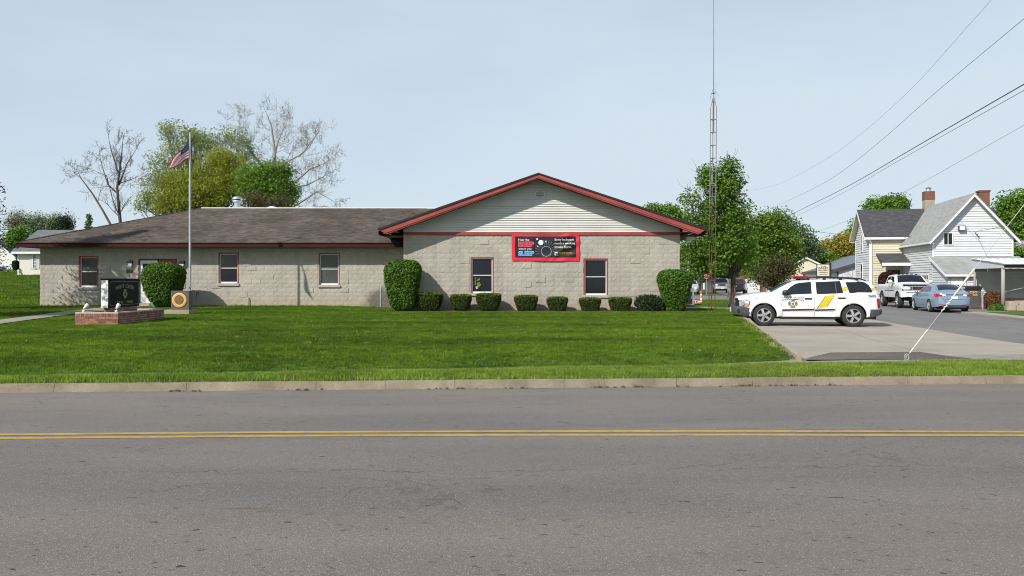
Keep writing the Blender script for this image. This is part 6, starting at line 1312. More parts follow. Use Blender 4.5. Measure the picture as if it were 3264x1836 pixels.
# --- carport with corrugated roof on round posts
cp = Frame(27.0, 45.0, .05, math.atan(.2)); CD, CWd = 4.7, 6.5
ct = thing('carport', 'open carport with white corrugated roof on wooden posts beside the lean-to', 'carport', cp(0, 0, 0))
tf = lambda u: 2.50 + .36 * u / CD
n = 44; g = MB()
for i in range(n):
    a, b = i / n, (i + 1) / n; za, zb = .02 * math.sin(i * 2.4), .02 * math.sin((i + 1) * 2.4)
    v0, v1 = -.15 + (CWd + .15) * a, -.15 + (CWd + .15) * b; g.poly([cp(v0, -.3, tf(-.3) + za + .05), cp(v1, -.3, tf(-.3) + zb + .05), cp(v1, CD, tf(CD) + zb + .05), cp(v0, CD, tf(CD) + za + .05)])
    g.poly([cp(v0, -.3, tf(-.3) + za + .02), cp(v1, -.3, tf(-.3) + zb + .02), cp(v1, -.3, tf(-.3) + zb + .05), cp(v0, -.3, tf(-.3) + za + .05)])
part(g, 'corrugated_roof', mWhite, ct)
part(MB().prism([cp(-.06, -.1, 2.27), cp(-.06, CD, 2.27), cp(-.06, CD, tf(CD) + .0), cp(-.06, -.1, tf(-.1) + .0)], Vector(cp(.05, 0, 0)) - Vector(cp(0, 0, 0))), 'side_panel', mWhiteVinyl, ct)
part(fbox(MB(), cp, 0, CWd, -.02, .06, 2.22, 2.29), 'front_beam', mWhite, ct); part(fbox(MB(), cp, 0, CWd, .1, .2, 2.29, 2.47), 'header', mDkGrey, ct)
for u_ in (CD * .5, CD - .1): part(fbox(MB(), cp, 0, CWd, u_, u_ + .08, 2.12, 2.26), 'beam', mBarkPale, ct)
for v_, u_, r_ in ((.0, .08, .10), (3.7, .08, .09), (.05, CD - .1, .07), (3.0, CD - .1, .07)): part(MB().tube([cp(v_, u_, -.2), cp(v_, u_, 1.2), cp(v_, u_, 2.24)], [r_, r_ * .97, r_ * .92], 12), 'post', mBarkPale, ct, smooth=True)
cw = thing('back_wall', 'dim grey sided wall standing in the shade at the back of the carport', 'wall', cp(0, CD, 0)); cb = Frame(*cp(0, 0, 0), 0); cb.o = cp(0, CD + .55, 0); cb.u, cb.v = cp.u, cp.v
part(fbox(MB(), cb, .25, CWd, .0, .15, -.2, 2.7), 'wall_board_backing', mSid, cw); boards(cw, cb, mSid, .55, 2.7, lambda z: (.25, CWd), 'front', .125)
part(fbox(MB(), cb, .25, CWd, -.06, -.002, -.2, .53), 'plinth', mBrick, cw)
# --- cream house
ch_ = Frame(PX(2772, 66), 66, .05, math.atan(.2)); CW, CDp, CEV, CPK = 9.5, 5.2, 5.2, 7.35
hc = thing('cream_house', 'cream sided two-storey house with charcoal roof and a brick chimney', 'house', ch_(0, 0, 0))
g = MB(); g.prism([ch_(0, 0, -.2), ch_(0, CDp, -.2), ch_(0, CDp, CEV), ch_(0, CDp / 2, CPK), ch_(0, 0, CEV)], Vector(ch_(CW, 0, 0)) - Vector(ch_(0, 0, 0))); part(g, 'wall', mCream, hc)
boards(hc, ch_, mCream, .1, CEV - .12, lambda z: (0, CW), 'front', .19)
boards(hc, ch_, mWhiteVinyl, .1, CPK - .15, lambda z: (0, CDp) if z <= CEV else ((z - CEV) / (CPK - CEV) * CDp / 2, CDp - (z - CEV) / (CPK - CEV) * CDp / 2), 'left', .19, [(2.35, 3.15, 1.55, 3.0), (2.3, 2.95, 3.95, 5.4)])
hwin(hc, ch_, 2.35, 3.15, 1.55, 3.0, -.02, 'left'); hwin(hc, ch_, 2.3, 2.95, 3.95, 5.4, -.02, 'left')
s_ = (CPK - CEV) / (CDp / 2); ov, go = .3, .45; e = CEV - s_ * ov
for sd, ua in ((-1, -ov), (1, CDp + ov)):
    p = [ch_(-go, ua, e + .06), ch_(-go, CDp / 2, CPK + .06), ch_(-go, CDp / 2, CPK + .15), ch_(-go, ua, e + .15)]; part(MB().prism(p, Vector(ch_(CW + 2 * go, 0, 0)) - Vector(ch_(0, 0, 0))), 'roof', mShingleDark, hc)
    p = [ch_(-go - .03, ua, e - .13), ch_(-go - .03, CDp / 2, CPK - .13), ch_(-go - .03, CDp / 2, CPK + .08), ch_(-go - .03, ua, e + .08)]; part(MB().prism(p, Vector(ch_(.028, 0, 0)) - Vector(ch_(0, 0, 0))), 'rake_board', mWhite, hc)
    p = [ch_(-go, ua, e + .0), ch_(-go, CDp / 2, CPK + .0), ch_(-go, CDp / 2, CPK + .04), ch_(-go, ua, e + .04)]; part(MB().prism(p, Vector(ch_(go - .03, 0, 0)) - Vector(ch_(0, 0, 0))), 'soffit', mCream, hc)
    a, b = (ua - .08, ua) if sd < 0 else (ua, ua + .08); part(fbox(MB(), ch_, -go, CW + go, a, b, e - .10, e + .08), 'gutter', mWhite, hc)
    a, b = sorted((ua, 0 if sd < 0 else CDp)); part(fbox(MB(), ch_, -go, CW + go, a, b, e - .10, e - .08), 'soffit', mWhite, hc)
part(fbox(MB(), ch_, -.04, .09, -.04, .09, 0, CEV - .2), 'corner_board', mWhite, hc); part(fbox(MB(), ch_, -.045, .05, CDp - .1, CDp + .02, 0, CEV - .2), 'corner_board', mWhite, hc)
part(MB().tube([ch_(-.1, -ov, e - .1), ch_(.12, -.1, e - .4), ch_(.14, -.07, e - .6), ch_(.14, -.07, .1)], .06, 6), 'downspout', mWhite, hc)
cm = (PX(2931, 68) - ch_.o[0]) / .98; c_ = part(fbox(MB(), ch_, cm - .38, cm + .38, CDp / 2 - .35, CDp / 2 + .35, CPK - .5, CPK + .85), 'chimney', mConcWall, hc); part(fbox(MB(), ch_, cm - .40, cm + .40, CDp / 2 - .37, CDp / 2 + .37, CPK + .85, CPK + 1.55), 'chimney_top', mBrickChimney, c_); part(MB().lathe([(.2, 0), (.2, .25), (.27, .27), (0, .42)], ch_(cm, CDp / 2, CPK + 1.55), 10), 'chimney_pot', mSteel, c_)
po = Frame(*ch_(0, 0, 0), 0); po.o = ch_(PX(2822, 64) - ch_.o[0] + .1, -2.2, 0); po.u, po.v = ch_.u, ch_.v
part(MB().prism([po(0, 0, 3.0), po(0, 2.15, 3.75), po(0, 2.15, 3.65), po(0, 0, 2.85)], Vector(po(4, 0, 0)) - Vector(po(0, 0, 0))), 'porch_roof', mShingleDark, hc); part(fbox(MB(), po, -.05, 4, -.08, .0, 2.72, 2.95), 'porch_gutter', mWhite, hc)
for v_ in (.1, ): part(fbox(MB(), po, v_, v_ + .14, .05, .19, 0, 2.72), 'porch_post', mCream, hc)
part(fbox(MB(), po, .9, 1.8, 2.1, 2.18, .3, 2.4), 'door', mBlack, hc)
for k in range(6): part(MB().tube([po(-.55 + .1 * k, .3, .9), po(-.55 + .1 * k, .3, 2.0)], .012, 4), 'porch_rail_bar', mDkGrey, hc)
# --- generic far house
def far_house(name, label, x, y, z, ang, w, d, ev, pk, wall, roof, wins=(), cat='house', trim=mWhite, ridge='u', th=.2):
    f = Frame(x, y, z, ang); t = thing(name, label, cat, (x, y, z))
    if ridge == 'u':
        part(MB().prism([f(0, 0, -.5), f(w, 0, -.5), f(w, 0, ev), f(w / 2, 0, pk), f(0, 0, ev)], Vector(f(0, d, 0)) - Vector(f(0, 0, 0))), 'wall', wall, t)
        gable_roof(t, f, w, d, ev, pk, roof, trim=trim, ov=.35, fo=.3)
    else:
        part(MB().prism([f(0, 0, -.5), f(0, d, -.5), f(0, d, ev), f(0, d / 2, pk), f(0, 0, ev)], Vector(f(w, 0, 0)) - Vector(f(0, 0, 0))), 'wall', wall, t); s = (pk - ev) / (d / 2)
        for ua in (-.4, d + .4):
            p = [f(-.4, ua, ev - .4 * s + .05), f(-.4, d / 2, pk + .05), f(-.4, d / 2, pk + .2), f(-.4, ua, ev - .4 * s + .2)]; part(MB().prism(p, Vector(f(w + .8, 0, 0)) - Vector(f(0, 0, 0))), 'roof', roof, t)
            a, b = (ua - .1, ua) if ua < 0 else (ua, ua + .1); part(fbox(MB(), f, -.4, w + .4, a, b, ev - .4 * s - .12, ev - .4 * s + .1), 'gutter', trim, t)
    for a, b, c, e_, cc, rr_ in wins: hwin(t, f, a, b, c, e_, -.03, cols=cc, rows=rr_)
    return t, f
# far left
mShingleMid = M('slate_shingle', (.12, .13, .14), .95, .16, 1.6, bump=.4, bscale=50, fine=.3)
x0 = PX(58, 80); zl = far_z(x0, 80) + .02
t, f = far_house('cream_cottage', 'small cream cottage with a shuttered window beyond the end of the station', x0, 80, zl, 0, 3.75, 8, PZ(799, 80) - zl, PZ(739, 84) - zl, M('pale_cream_wall', (.64, .615, .52), .6, .03), mShingleMid, [((105 - 58) * 80 / F, (118 - 58) * 80 / F, PZ(856, 80) - zl, PZ(811, 80) - zl, 3, 4)], ridge='v')
for a, b in ((96, 104.6), (118.4, 126)): part(fbox(MB(), f, (a - 58) * 80 / F, (b - 58) * 80 / F, -.04, -.002, PZ(857, 80) - zl, PZ(812, 80) - zl), 'shutter', mWhiteVinyl, t)
part(fbox(MB(), f, -.05, 3.7, -.06, -.002, -.3, .14), 'foundation', mBrick, t); part(fbox(MB(), f, -.05, .1, -.03, -.002, .15, PZ(803, 80) - zl), 'corner_board', mWhite, t)
for px_, py_ in ((62, 857), (65, 867)): part(MB().box(PX(px_ - 2, 80), PX(px_ + 2, 80), 79.8, 79.95, PZ(py_ + 2, 80), PZ(py_ - 2, 80)), 'meter_box', mDkGrey, t)
zb_ = far_z(-70, 104) + .02
far_house('white_barn', 'white barn with a dark sloping roof at the far edge of the lawn', PX(-95, 104), 104, zb_, 0, (57 + 95) * 104 / F, 10, PZ(824, 104) - zb_, PZ(762, 104) - zb_, mWhite, mShingleDark, cat='barn')
for i in range(5): pass
ff = thing('chain_fence', 'low chain-link fence in front of the white barn', 'fence', (PX(38, 90), 90, far_z(-55, 90)))
for px_ in (20, 38, 55): part(MB().tube([(PX(px_, 90), 90, far_z(-55, 90) - .1), (PX(px_, 90), 90, far_z(-55, 90) + 1.15)], .03, 5), 'post', mSteel, ff)
part(MB().tube([(PX(10, 90), 90, far_z(-55, 90) + 1.15), (PX(57, 90), 90, far_z(-55, 90) + 1.15)], .025, 5), 'rail', mSteel, ff)
# far right
gb = Frame(PX(2669, 80), 80, 0, math.atan(.24)); t = thing('metal_building', 'white metal-sided hall with a long slate grey roof behind the cream house', 'building', gb(0, 0, 0))
GW, GE, GL = 14.0, 2.66, 58.0; GP = GE + .32 * GW / 2
part(MB().prism([gb(0, 0, -.2), gb(GW, 0, -.2), gb(GW, 0, GE), gb(GW / 2, 0, GP), gb(0, 0, GE)], Vector(gb(0, GL, 0)) - Vector(gb(0, 0, 0))), 'wall', mWhiteVinyl, t)
for k in range(28):
    v_ = .02 + k * .5; z_ = GE + .32 * min(v_ + .23, GW - v_ - .23) - .12; part(fbox(MB(), gb, v_, v_ + .46, -.03, -.002, .0, z_), 'wall_panel', mWhiteVinyl, t)
for va, vb in ((-.25, GW / 2), (GW + .25, GW / 2)): ea = GE - .08; part(MB().prism([gb(va, -.35, ea + .02), gb(vb, -.35, GP + .02), gb(vb, -.35, GP + .14), gb(va, -.35, ea + .14)], Vector(gb(0, GL + .7, 0)) - Vector(gb(0, 0, 0))), 'roof', mMetalRoof, t)
part(MB().prism([gb(-.27, -.38, GE - .2), gb(GW / 2, -.38, GP - .1), gb(GW / 2, -.38, GP + .16), gb(-.27, -.38, GE + .08)], Vector(gb(0, .028, 0)) - Vector(gb(0, 0, 0))), 'rake_trim', mDkGrey, t)
part(fbox(MB(), gb, -.36, -.255, -.35, GL, GE - .2, GE + .05), 'gutter', mDkGrey, t); part(fbox(MB(), gb, -.04, .1, -.04, .05, 0, GE - .2), 'corner_trim', mDkGrey, t)
far_house('grey_roofed_house', 'small distant house with a white gable peeking over the grey metal roof', PX(2562, 130), 130, 0, -.5, 7, 9, 4.0, 6.6, mWhiteVinyl, mShingleGrey)
far_house('green_roofed_house', 'small house with a dark green roof beside the hall', PX(2487, 108), 108, 0, .35, 6.5, 8, 2.9, 4.6, mCream, M('dark_green_shingle', (.035, .055, .04), .9, .2))
t, f = far_house('garden_shed', 'white shed with a red roof behind the dark pickup', PX(2349, 108), 108, -.05, .42, 2.9, 4.0, PZ(889, 108), PZ(876, 108) + .05, mWhiteVinyl, M('red_metal_roof', (.28, .03, .035), .5, .08), cat='shed', trim=M('red_shed_trim', (.26, .03, .035), .5, .05))
for k in range(7): part(fbox(MB(), f, .08 + k * .4, .08 + k * .4 + .36, -.02, -.002, .0, PZ(889, 108)), 'wall_panel', mWhiteVinyl, t)
part(fbox(MB(), f, 1.35, 1.65, -.06, -.03, 1.55, 1.8), 'vent', mBlack, t)
# porch house behind the trees
t, f = far_house('porch_house', 'dark roofed house with a white porch at the end of the back street', PX(2120, 150), 150, 0, .12, 10.5, 8, 3.0, 4.6, mWhiteVinyl, mShingleDark, [(3, 4, 1, 2.2, 1, 2)], ridge='v')
part(fbox(MB(), f, 2.0, 10.9, -2.2, .0, 2.35, 2.55), 'porch_roof', mShingleDark, t); part(fbox(MB(), f, 2.0, 10.9, -2.3, -2.2, 2.28, 2.56), 'porch_gutter', mWhite, t)
for v_ in (4.0, 6.6, 9.2): part(fbox(MB(), f, v_, v_ + .25, -2.1, -1.85, 0, 2.28), 'porch_post', mWhite, t)
wf = thing('wooden_fence', 'red brown board fence with a rail beside the red roofed shed', 'fence', (PX(2435, 107), 107, 0))
for k in range(13): part(MB().box(PX(2419 + k * 3.1, 107), PX(2419 + k * 3.1 + 2.6, 107), 107, 107.04, -.1, PZ(890, 107) + .08 * math.sin(k * 5)), 'fence_board', M('cedar_board', (.24, .10, .05), .8, .2, 6) if k == 0 else bpy.data.materials['cedar_board'], wf)
part(MB().box(PX(2417, 107), PX(2461, 107), 106.9, 106.99, PZ(890, 107), PZ(887, 107)), 'rail', mBarkPale, wf)
for px_ in (2418, 2440, 2460): part(MB().box(PX(px_, 107), PX(px_ + 2.5, 107), 106.85, 106.9, -.1, PZ(884, 107)), 'post', mBarkPale, wf)

# --- street pieces
t = thing('shop_sign', 'cream THE PAINT GALLERY sign board on a black post', 'sign', (PX(2646, 62), 62, 0)); d_ = 62
part(MB().box(PX(2645, d_), PX(2650, d_), d_, d_ + .1, 0, PZ(837, d_)), 'post', mBlack, t); part(MB().box(PX(2603.5, d_), PX(2645, d_), d_ + .02, d_ + .1, PZ(882, d_), PZ(842, d_)), 'frame', mBlack, t); part(MB().box(PX(2605, d_), PX(2643.5, d_), d_ + .0, d_ + .019, PZ(880, d_), PZ(843.5, d_)), 'board', mSignCream, t)
for s, py, w, h in (('THE', 849.5, 17, 4), ('PAINT', 854.5, 31, 5.5), ('GALLERY', 861.5, 33, 5.5)): part(MB().add(dec(s, w * d_ / F, h * d_ / F), lambda p: (PX(2624.5, d_) + p[0], d_ - .006, PZ(py, d_) + p[1])), 'lettering', mSignInk, t)
for py, w in ((868, 26), (874, 26)): part(MB().box(PX(2624.5 - w / 2, d_), PX(2624.5 + w / 2, d_), d_ - .006, d_ - .001, PZ(py + .8, d_), PZ(py - .8, d_)), 'small_print', mSignInk, t)
d_ = 92; t = thing('stop_sign', 'red octagonal STOP sign on a post at the back street corner', 'sign', (PX(2252, d_), d_, 0)); part(MB().tube([(PX(2252, d_), d_, 0), (PX(2252, d_), d_, 2.7)], .035, 6), 'post', mSteel, t)
o8 = lambda r, y: [(PX(2252, d_) + r * math.cos(R(22.5 + 45 * k)), y, PZ(878, d_) + r * math.sin(R(22.5 + 45 * k))) for k in range(8)]
part(MB().prism(o8(.40, d_ - .08), (0, .02, 0)), 'border', mPrintWhite, t); part(MB().prism(o8(.37, d_ - .09), (0, .008, 0)), 'plate', mPrintRed, t); part(MB().add(dec('STOP', .52, .2), lambda p: (PX(2252, d_) + p[0], d_ - .095, PZ(878, d_) + p[1])), 'lettering', mPrintWhite, t)
d_ = 57; t = thing('channelizer_cone', 'tall orange and white traffic channelizer standing on the back grass', 'traffic cone', (PX(2235, d_), d_, .03)); c0 = (PX(2235, d_), d_, .03); hh = PZ(926, d_) - .03
part(MB().lathe([(.20, 0), (.20, .06), (.09, .09)], c0, 14), 'base', mBlack, t)
for k, (a, b) in enumerate(((.09, .27), (.27, .42), (.42, .62), (.62, .72), (.72, .92), (.92, 1.))): part(MB().lathe([(.085 - .045 * a, a * hh), (.085 - .045 * b if b < 1 else .03, b * hh)], c0, 14), 'band', mOrange if k % 2 == 0 or k == 5 else mPrintWhite, t, smooth=False)
t = thing('barricade', 'red and white traffic barricade board lying flat beside the channelizer', 'barricade', (PX(2210, 56), 56, .05)); part(MB().box(PX(2188, 56), PX(2222, 56), 55.9, 56.0, .06, .26), 'board', mPrintWhite, t)
for k in range(5): a = PX(2190 + k * 6.4, 56); part(MB().prism([(a, 55.894, .08), (a + .09, 55.894, .08), (a + .09 + .04, 55.894, .24), (a + .04, 55.894, .24)], (0, .005, 0)), 'red_stripe', mPrintRed, t)
part(MB().box(PX(2222, 56), PX(2237, 56), 55.9, 55.96, .19, .24).box(PX(2222, 56), PX(2234, 56), 55.9, 55.96, .08, .12), 'leg', mPrintWhite, t)
d_ = 53; t = thing('utility_cabinet', 'grey metal utility cabinet with a dark door behind the corner bush', 'cabinet', (PX(2185, d_), d_, 0)); part(MB().box(PX(2165, d_), PX(2212, d_), d_, d_ + .7, .04, PZ(921, d_)), 'body', mSteel, t); part(MB().box(PX(2163, d_), PX(2213, d_), d_ - .03, d_ + .73, PZ(921, d_), PZ(918, d_)), 'lid', mSteel, t); part(MB().box(PX(2180, d_), PX(2206, d_), d_ - .025, d_ - .001, .10, PZ(930, d_)), 'door', mCarDark, t); part(MB().box(PX(2203, d_), PX(2205, d_), d_ - .06, d_ - .026, .45, .6), 'handle', mSteel, t)
t = thing('bollard', 'faded yellow bollard at the station corner behind the tall bush', 'bollard', (PX(2184, 37.0), 37.0, 0)); part(MB().lathe([(.085, -.2), (.085, .95), (.06, 1.0), (0, 1.02)], (PX(2184, 37), 37.0, 0), 14), 'post', M('faded_yellow', (.50, .36, .06), .6, .2, 6), t, smooth=True, sharp=40); part(MB().lathe([(.087, .80), (.087, .88)], (PX(2184, 37), 37.0, 0), 14), 'band', mBlack, t)
d_ = 51.6; t = thing('utility_pole', 'pale weathered utility pole behind the maple trunk', 'utility pole', (PX(2325, d_), d_, 0)); part(MB().tube([(PX(2325, d_), d_, -.2), (PX(2327, d_), d_, 3.0), (PX(2331, d_), d_, 7.6)], [.15, .14, .11], 10), 'pole', M('weathered_pole', (.42, .41, .38), .9, .15, 3, stretch=(6, 6, .5)), t, smooth=True); part(MB().box(PX(2331, d_) - .9, PX(2331, d_) + .9, d_ - .16, d_ - .11, 7.0, 7.12), 'crossarm', mBark, t); part(MB().tube([(PX(2318, d_), d_ + .3, PZ(887, d_)), (PX(2331, d_), d_ - .1, PZ(903, d_))], .05, 6), 'brace', mMortar, t)
d_ = 120; t = thing('utility_pole', 'leaning grey utility pole in front of the porch house', 'utility pole', (PX(2191, d_), d_, 0)); part(MB().tube([(PX(2190, d_), d_, -.2), (PX(2197, d_), d_, PZ(832, d_))], [.24, .20], 8), 'pole', bpy.data.materials['weathered_pole'], t); part(MB().box(PX(2190, d_), PX(2204, d_), d_ - .3, d_ - .2, PZ(842, d_), PZ(841, d_)), 'crossarm', mBark, t)
# container behind the saloon, chain-link fence, steps
cf = Frame(26.0, 47.6, .02, math.atan(.2)); t = thing('bin_container', 'dark brown container with yellow CSO lettering behind the blue saloon', 'container', cf(0, 0, 0))
mBin = M('dark_brown_metal', (.045, .03, .026), .6, .3, 5)
part(fbox(MB(), cf, -1.0, 1.15, 0, 1.2, .12, 1.08), 'body', mBin, t); part(fbox(MB(), cf, -1.05, 1.2, -.04, 1.24, 1.081, 1.28), 'lid', mBlack, t)
for v_ in (-.9, -.2, .5, 1.05): part(fbox(MB(), cf, v_, v_ + .06, -.05, -.001, .12, 1.07), 'rib', mBin, t)
part(MB().add(dec('CSO', .42, .15), lambda p: cf(.72 + p[0], -.06, .93 + p[1])), 'lettering', mYellow, t); part(fbox(MB(), cf, .68, .93, -.058, -.054, .74, .80), 'small_print', mYellow, t); part(MB().lathe([(.16, -.03), (.16, .03), (0, .03)], cf(.75, -.1, .2), 16, 'y'), 'caster', mDkGrey, t); part(MB().add(dec('STOP', .01, .01), lambda p: cf(.1 + p[0], -.2, 1.1)), 'mark', mPrintWhite, t) if False else part(fbox(MB(), cf, -.02, .28, -.046, -.041, 1.16, 1.2), 'scrawl', mPrintWhite, t)
fc = Frame(PX(3132, 46.2), 46.2, .02, math.atan(.2)); t = thing('chain_link_fence', 'low chain-link fence on steel posts in front of the carport', 'fence', fc(0, 0, 0))
vs = [-1.6, 0, 1.12, 2.25]
for v_, h_ in zip(vs, (.98, 1.0, 1.0, 1.28)): part(MB().tube([fc(v_, 0, -.15), fc(v_, 0, h_)], .032 if v_ else .045, 8), 'post', mSteel, t); part(MB().lathe([(.045, 0), (.03, .04), (0, .05)], fc(v_, 0, h_), 8), 'cap', mSteel, t)
for (a, ha), (b, hb) in (((-1.6, .96), (0, .96)), ((1.12, .97), (2.25, 1.24))): part(MB().tube([fc(a, 0, ha), fc(b, 0, hb)], .02, 6), 'rail', mSteel, t)
g = MB()
for (a, ha), (b, hb) in (((-1.6, .95), (0, .95)), ((1.12, .95), (2.25, 1.2)), ((2.25, 1.2), (4.0, 1.2))):
    nn = 11
    for k in range(-nn, nn):
        for sg_ in (0, 1):
            p = []
            for q_ in np.linspace(0, 1, 2):
                v_ = a + (b - a) * (k + q_ * 9) / nn if sg_ == 0 else b - (b - a) * (k + q_ * 9) / nn; p.append((v_, .02 + q_ * .92))
            (v0, z0), (v1, z1) = p; lo, hi = a, b
            def clipv(v0, z0, v1, z1):
                if abs(v1 - v0) < 1e-6: return None
                ts = sorted(((lo - v0) / (v1 - v0), (hi - v0) / (v1 - v0))); t0, t1 = max(0, ts[0]), min(1, ts[1])
                return None if t1 - t0 < .02 else (v0 + (v1 - v0) * t0, z0 + (z1 - z0) * t0, v0 + (v1 - v0) * t1, z0 + (z1 - z0) * t1)
            c = clipv(v0, z0, v1, z1)
            if c: g.tube([fc(c[0], 0, c[1]), fc(c[2], 0, c[3])], .004, 3, cap=False)
part(g, 'wire_mesh', mSteel, t, kind='stuff')
sf = Frame(PX(3222, 43.6), 43.6, .03, math.atan(.2)); t = thing('garden_steps', 'stacked tan concrete block steps at the edge of the side yard', 'steps', sf(0, 0, 0))
for v0, v1, u0, u1, z0, z1 in ((-.15, .28, .1, .5, 0, .24), (.30, .95, 0, .4, 0, .28), (.97, 1.7, -.15, .3, 0, .26), (-.02, .45, .25, .7, .245, .5), (.47, 1.1, .42, .8, .0, .52), (1.12, 1.9, .35, .8, 0, .54)): part(fbox(MB(), sf, v0, v1, u0, u1, z0, z1), 'stone_block', mConcWall, t)

# ------------------------------------------------------------------ vegetation
def fast_mesh(name, V, nper, mats):
    """V: (n, nper, 3) separate polygons"""
    n = len(V); me = bpy.data.meshes.new(name); me.vertices.add(n * nper); me.vertices.foreach_set('co', V.reshape(-1).astype(np.float32)); me.loops.add(n * nper); me.loops.foreach_set('vertex_index', np.arange(n * nper, dtype=np.int32))
    me.polygons.add(n); me.polygons.foreach_set('loop_start', np.arange(0, n * nper, nper, dtype=np.int32)); me.materials.append(mats); me.update(calc_edges=True); return me
def leaf_quads(C, Nrm, size, rng, aspect=.62, fold=.25):
    n = len(C); Nrm = Nrm / (np.linalg.norm(Nrm, axis=1, keepdims=True) + 1e-9); r = rng.normal(size=(n, 3)); t = np.cross(Nrm, r); t /= np.linalg.norm(t, axis=1, keepdims=True) + 1e-9; b = np.cross(Nrm, t)
    s = (size * rng.uniform(.65, 1.3, n))[:, None]; off = Nrm * s * fold
    return np.stack([C - t * s, C - b * s * aspect + off, C + t * s, C + b * s * aspect + off], 1)
lmBush = leafmat('bush_leaf', (0.045, 0.115, 0.012), (0.125, 0.235, 0.024), .3, 1.5)
lmLow = leafmat('boxwood_leaf', (0.028, 0.050, 0.010), (0.075, 0.105, 0.017), .25, 2.5)
lmLowTip = leafmat('boxwood_tip', (.12, .18, .02), (.20, .26, .035), .3, 2.5)
lmYew = leafmat('yew_leaf', (.022, .045, .016), (.05, .085, .03), .2, 2)
lmMaple = leafmat('maple_leaf', (0.055, 0.135, 0.014), (0.19, 0.325, 0.036), .35, .5)
lmGold = leafmat('spring_gold_leaf', (0.19, 0.235, 0.018), (0.39, 0.42, 0.05), .4, .3)
lmPale = leafmat('pale_spring_leaf', (0.21, 0.27, 0.07), (0.36, 0.41, 0.15), .45, .3)
lmGreen = leafmat('mid_green_leaf', (0.08, 0.185, 0.02), (0.21, 0.33, 0.042), .35, .4)
lmDense = leafmat('dense_green_leaf', (0.08, 0.165, 0.02), (0.2, 0.3, 0.036), .35, .3)
lmDark = leafmat('spruce_needle', (.010, .022, .014), (.028, .05, .026), .15, .6)
lmFar = leafmat('far_leaf', (0.16, 0.19, 0.11), (0.26, 0.28, 0.17), .3, .2)
lmBlue = leafmat('cool_green_leaf', (0.085, 0.16, 0.06), (0.18, 0.27, 0.11), .35, .4)
lmOlive = leafmat('olive_yellow_leaf', (0.25, 0.235, 0.03), (0.42, 0.36, 0.06), .4, .25)
lmMaroon = leafmat('maroon_leaf', (.035, .014, .012), (.07, .028, .02), .25, 1)
lmDead = leafmat('dead_brown_leaf', (.12, .055, .025), (.22, .11, .05), .25, 3)
def sq(c, e): return np.sign(c) * np.abs(c) ** e
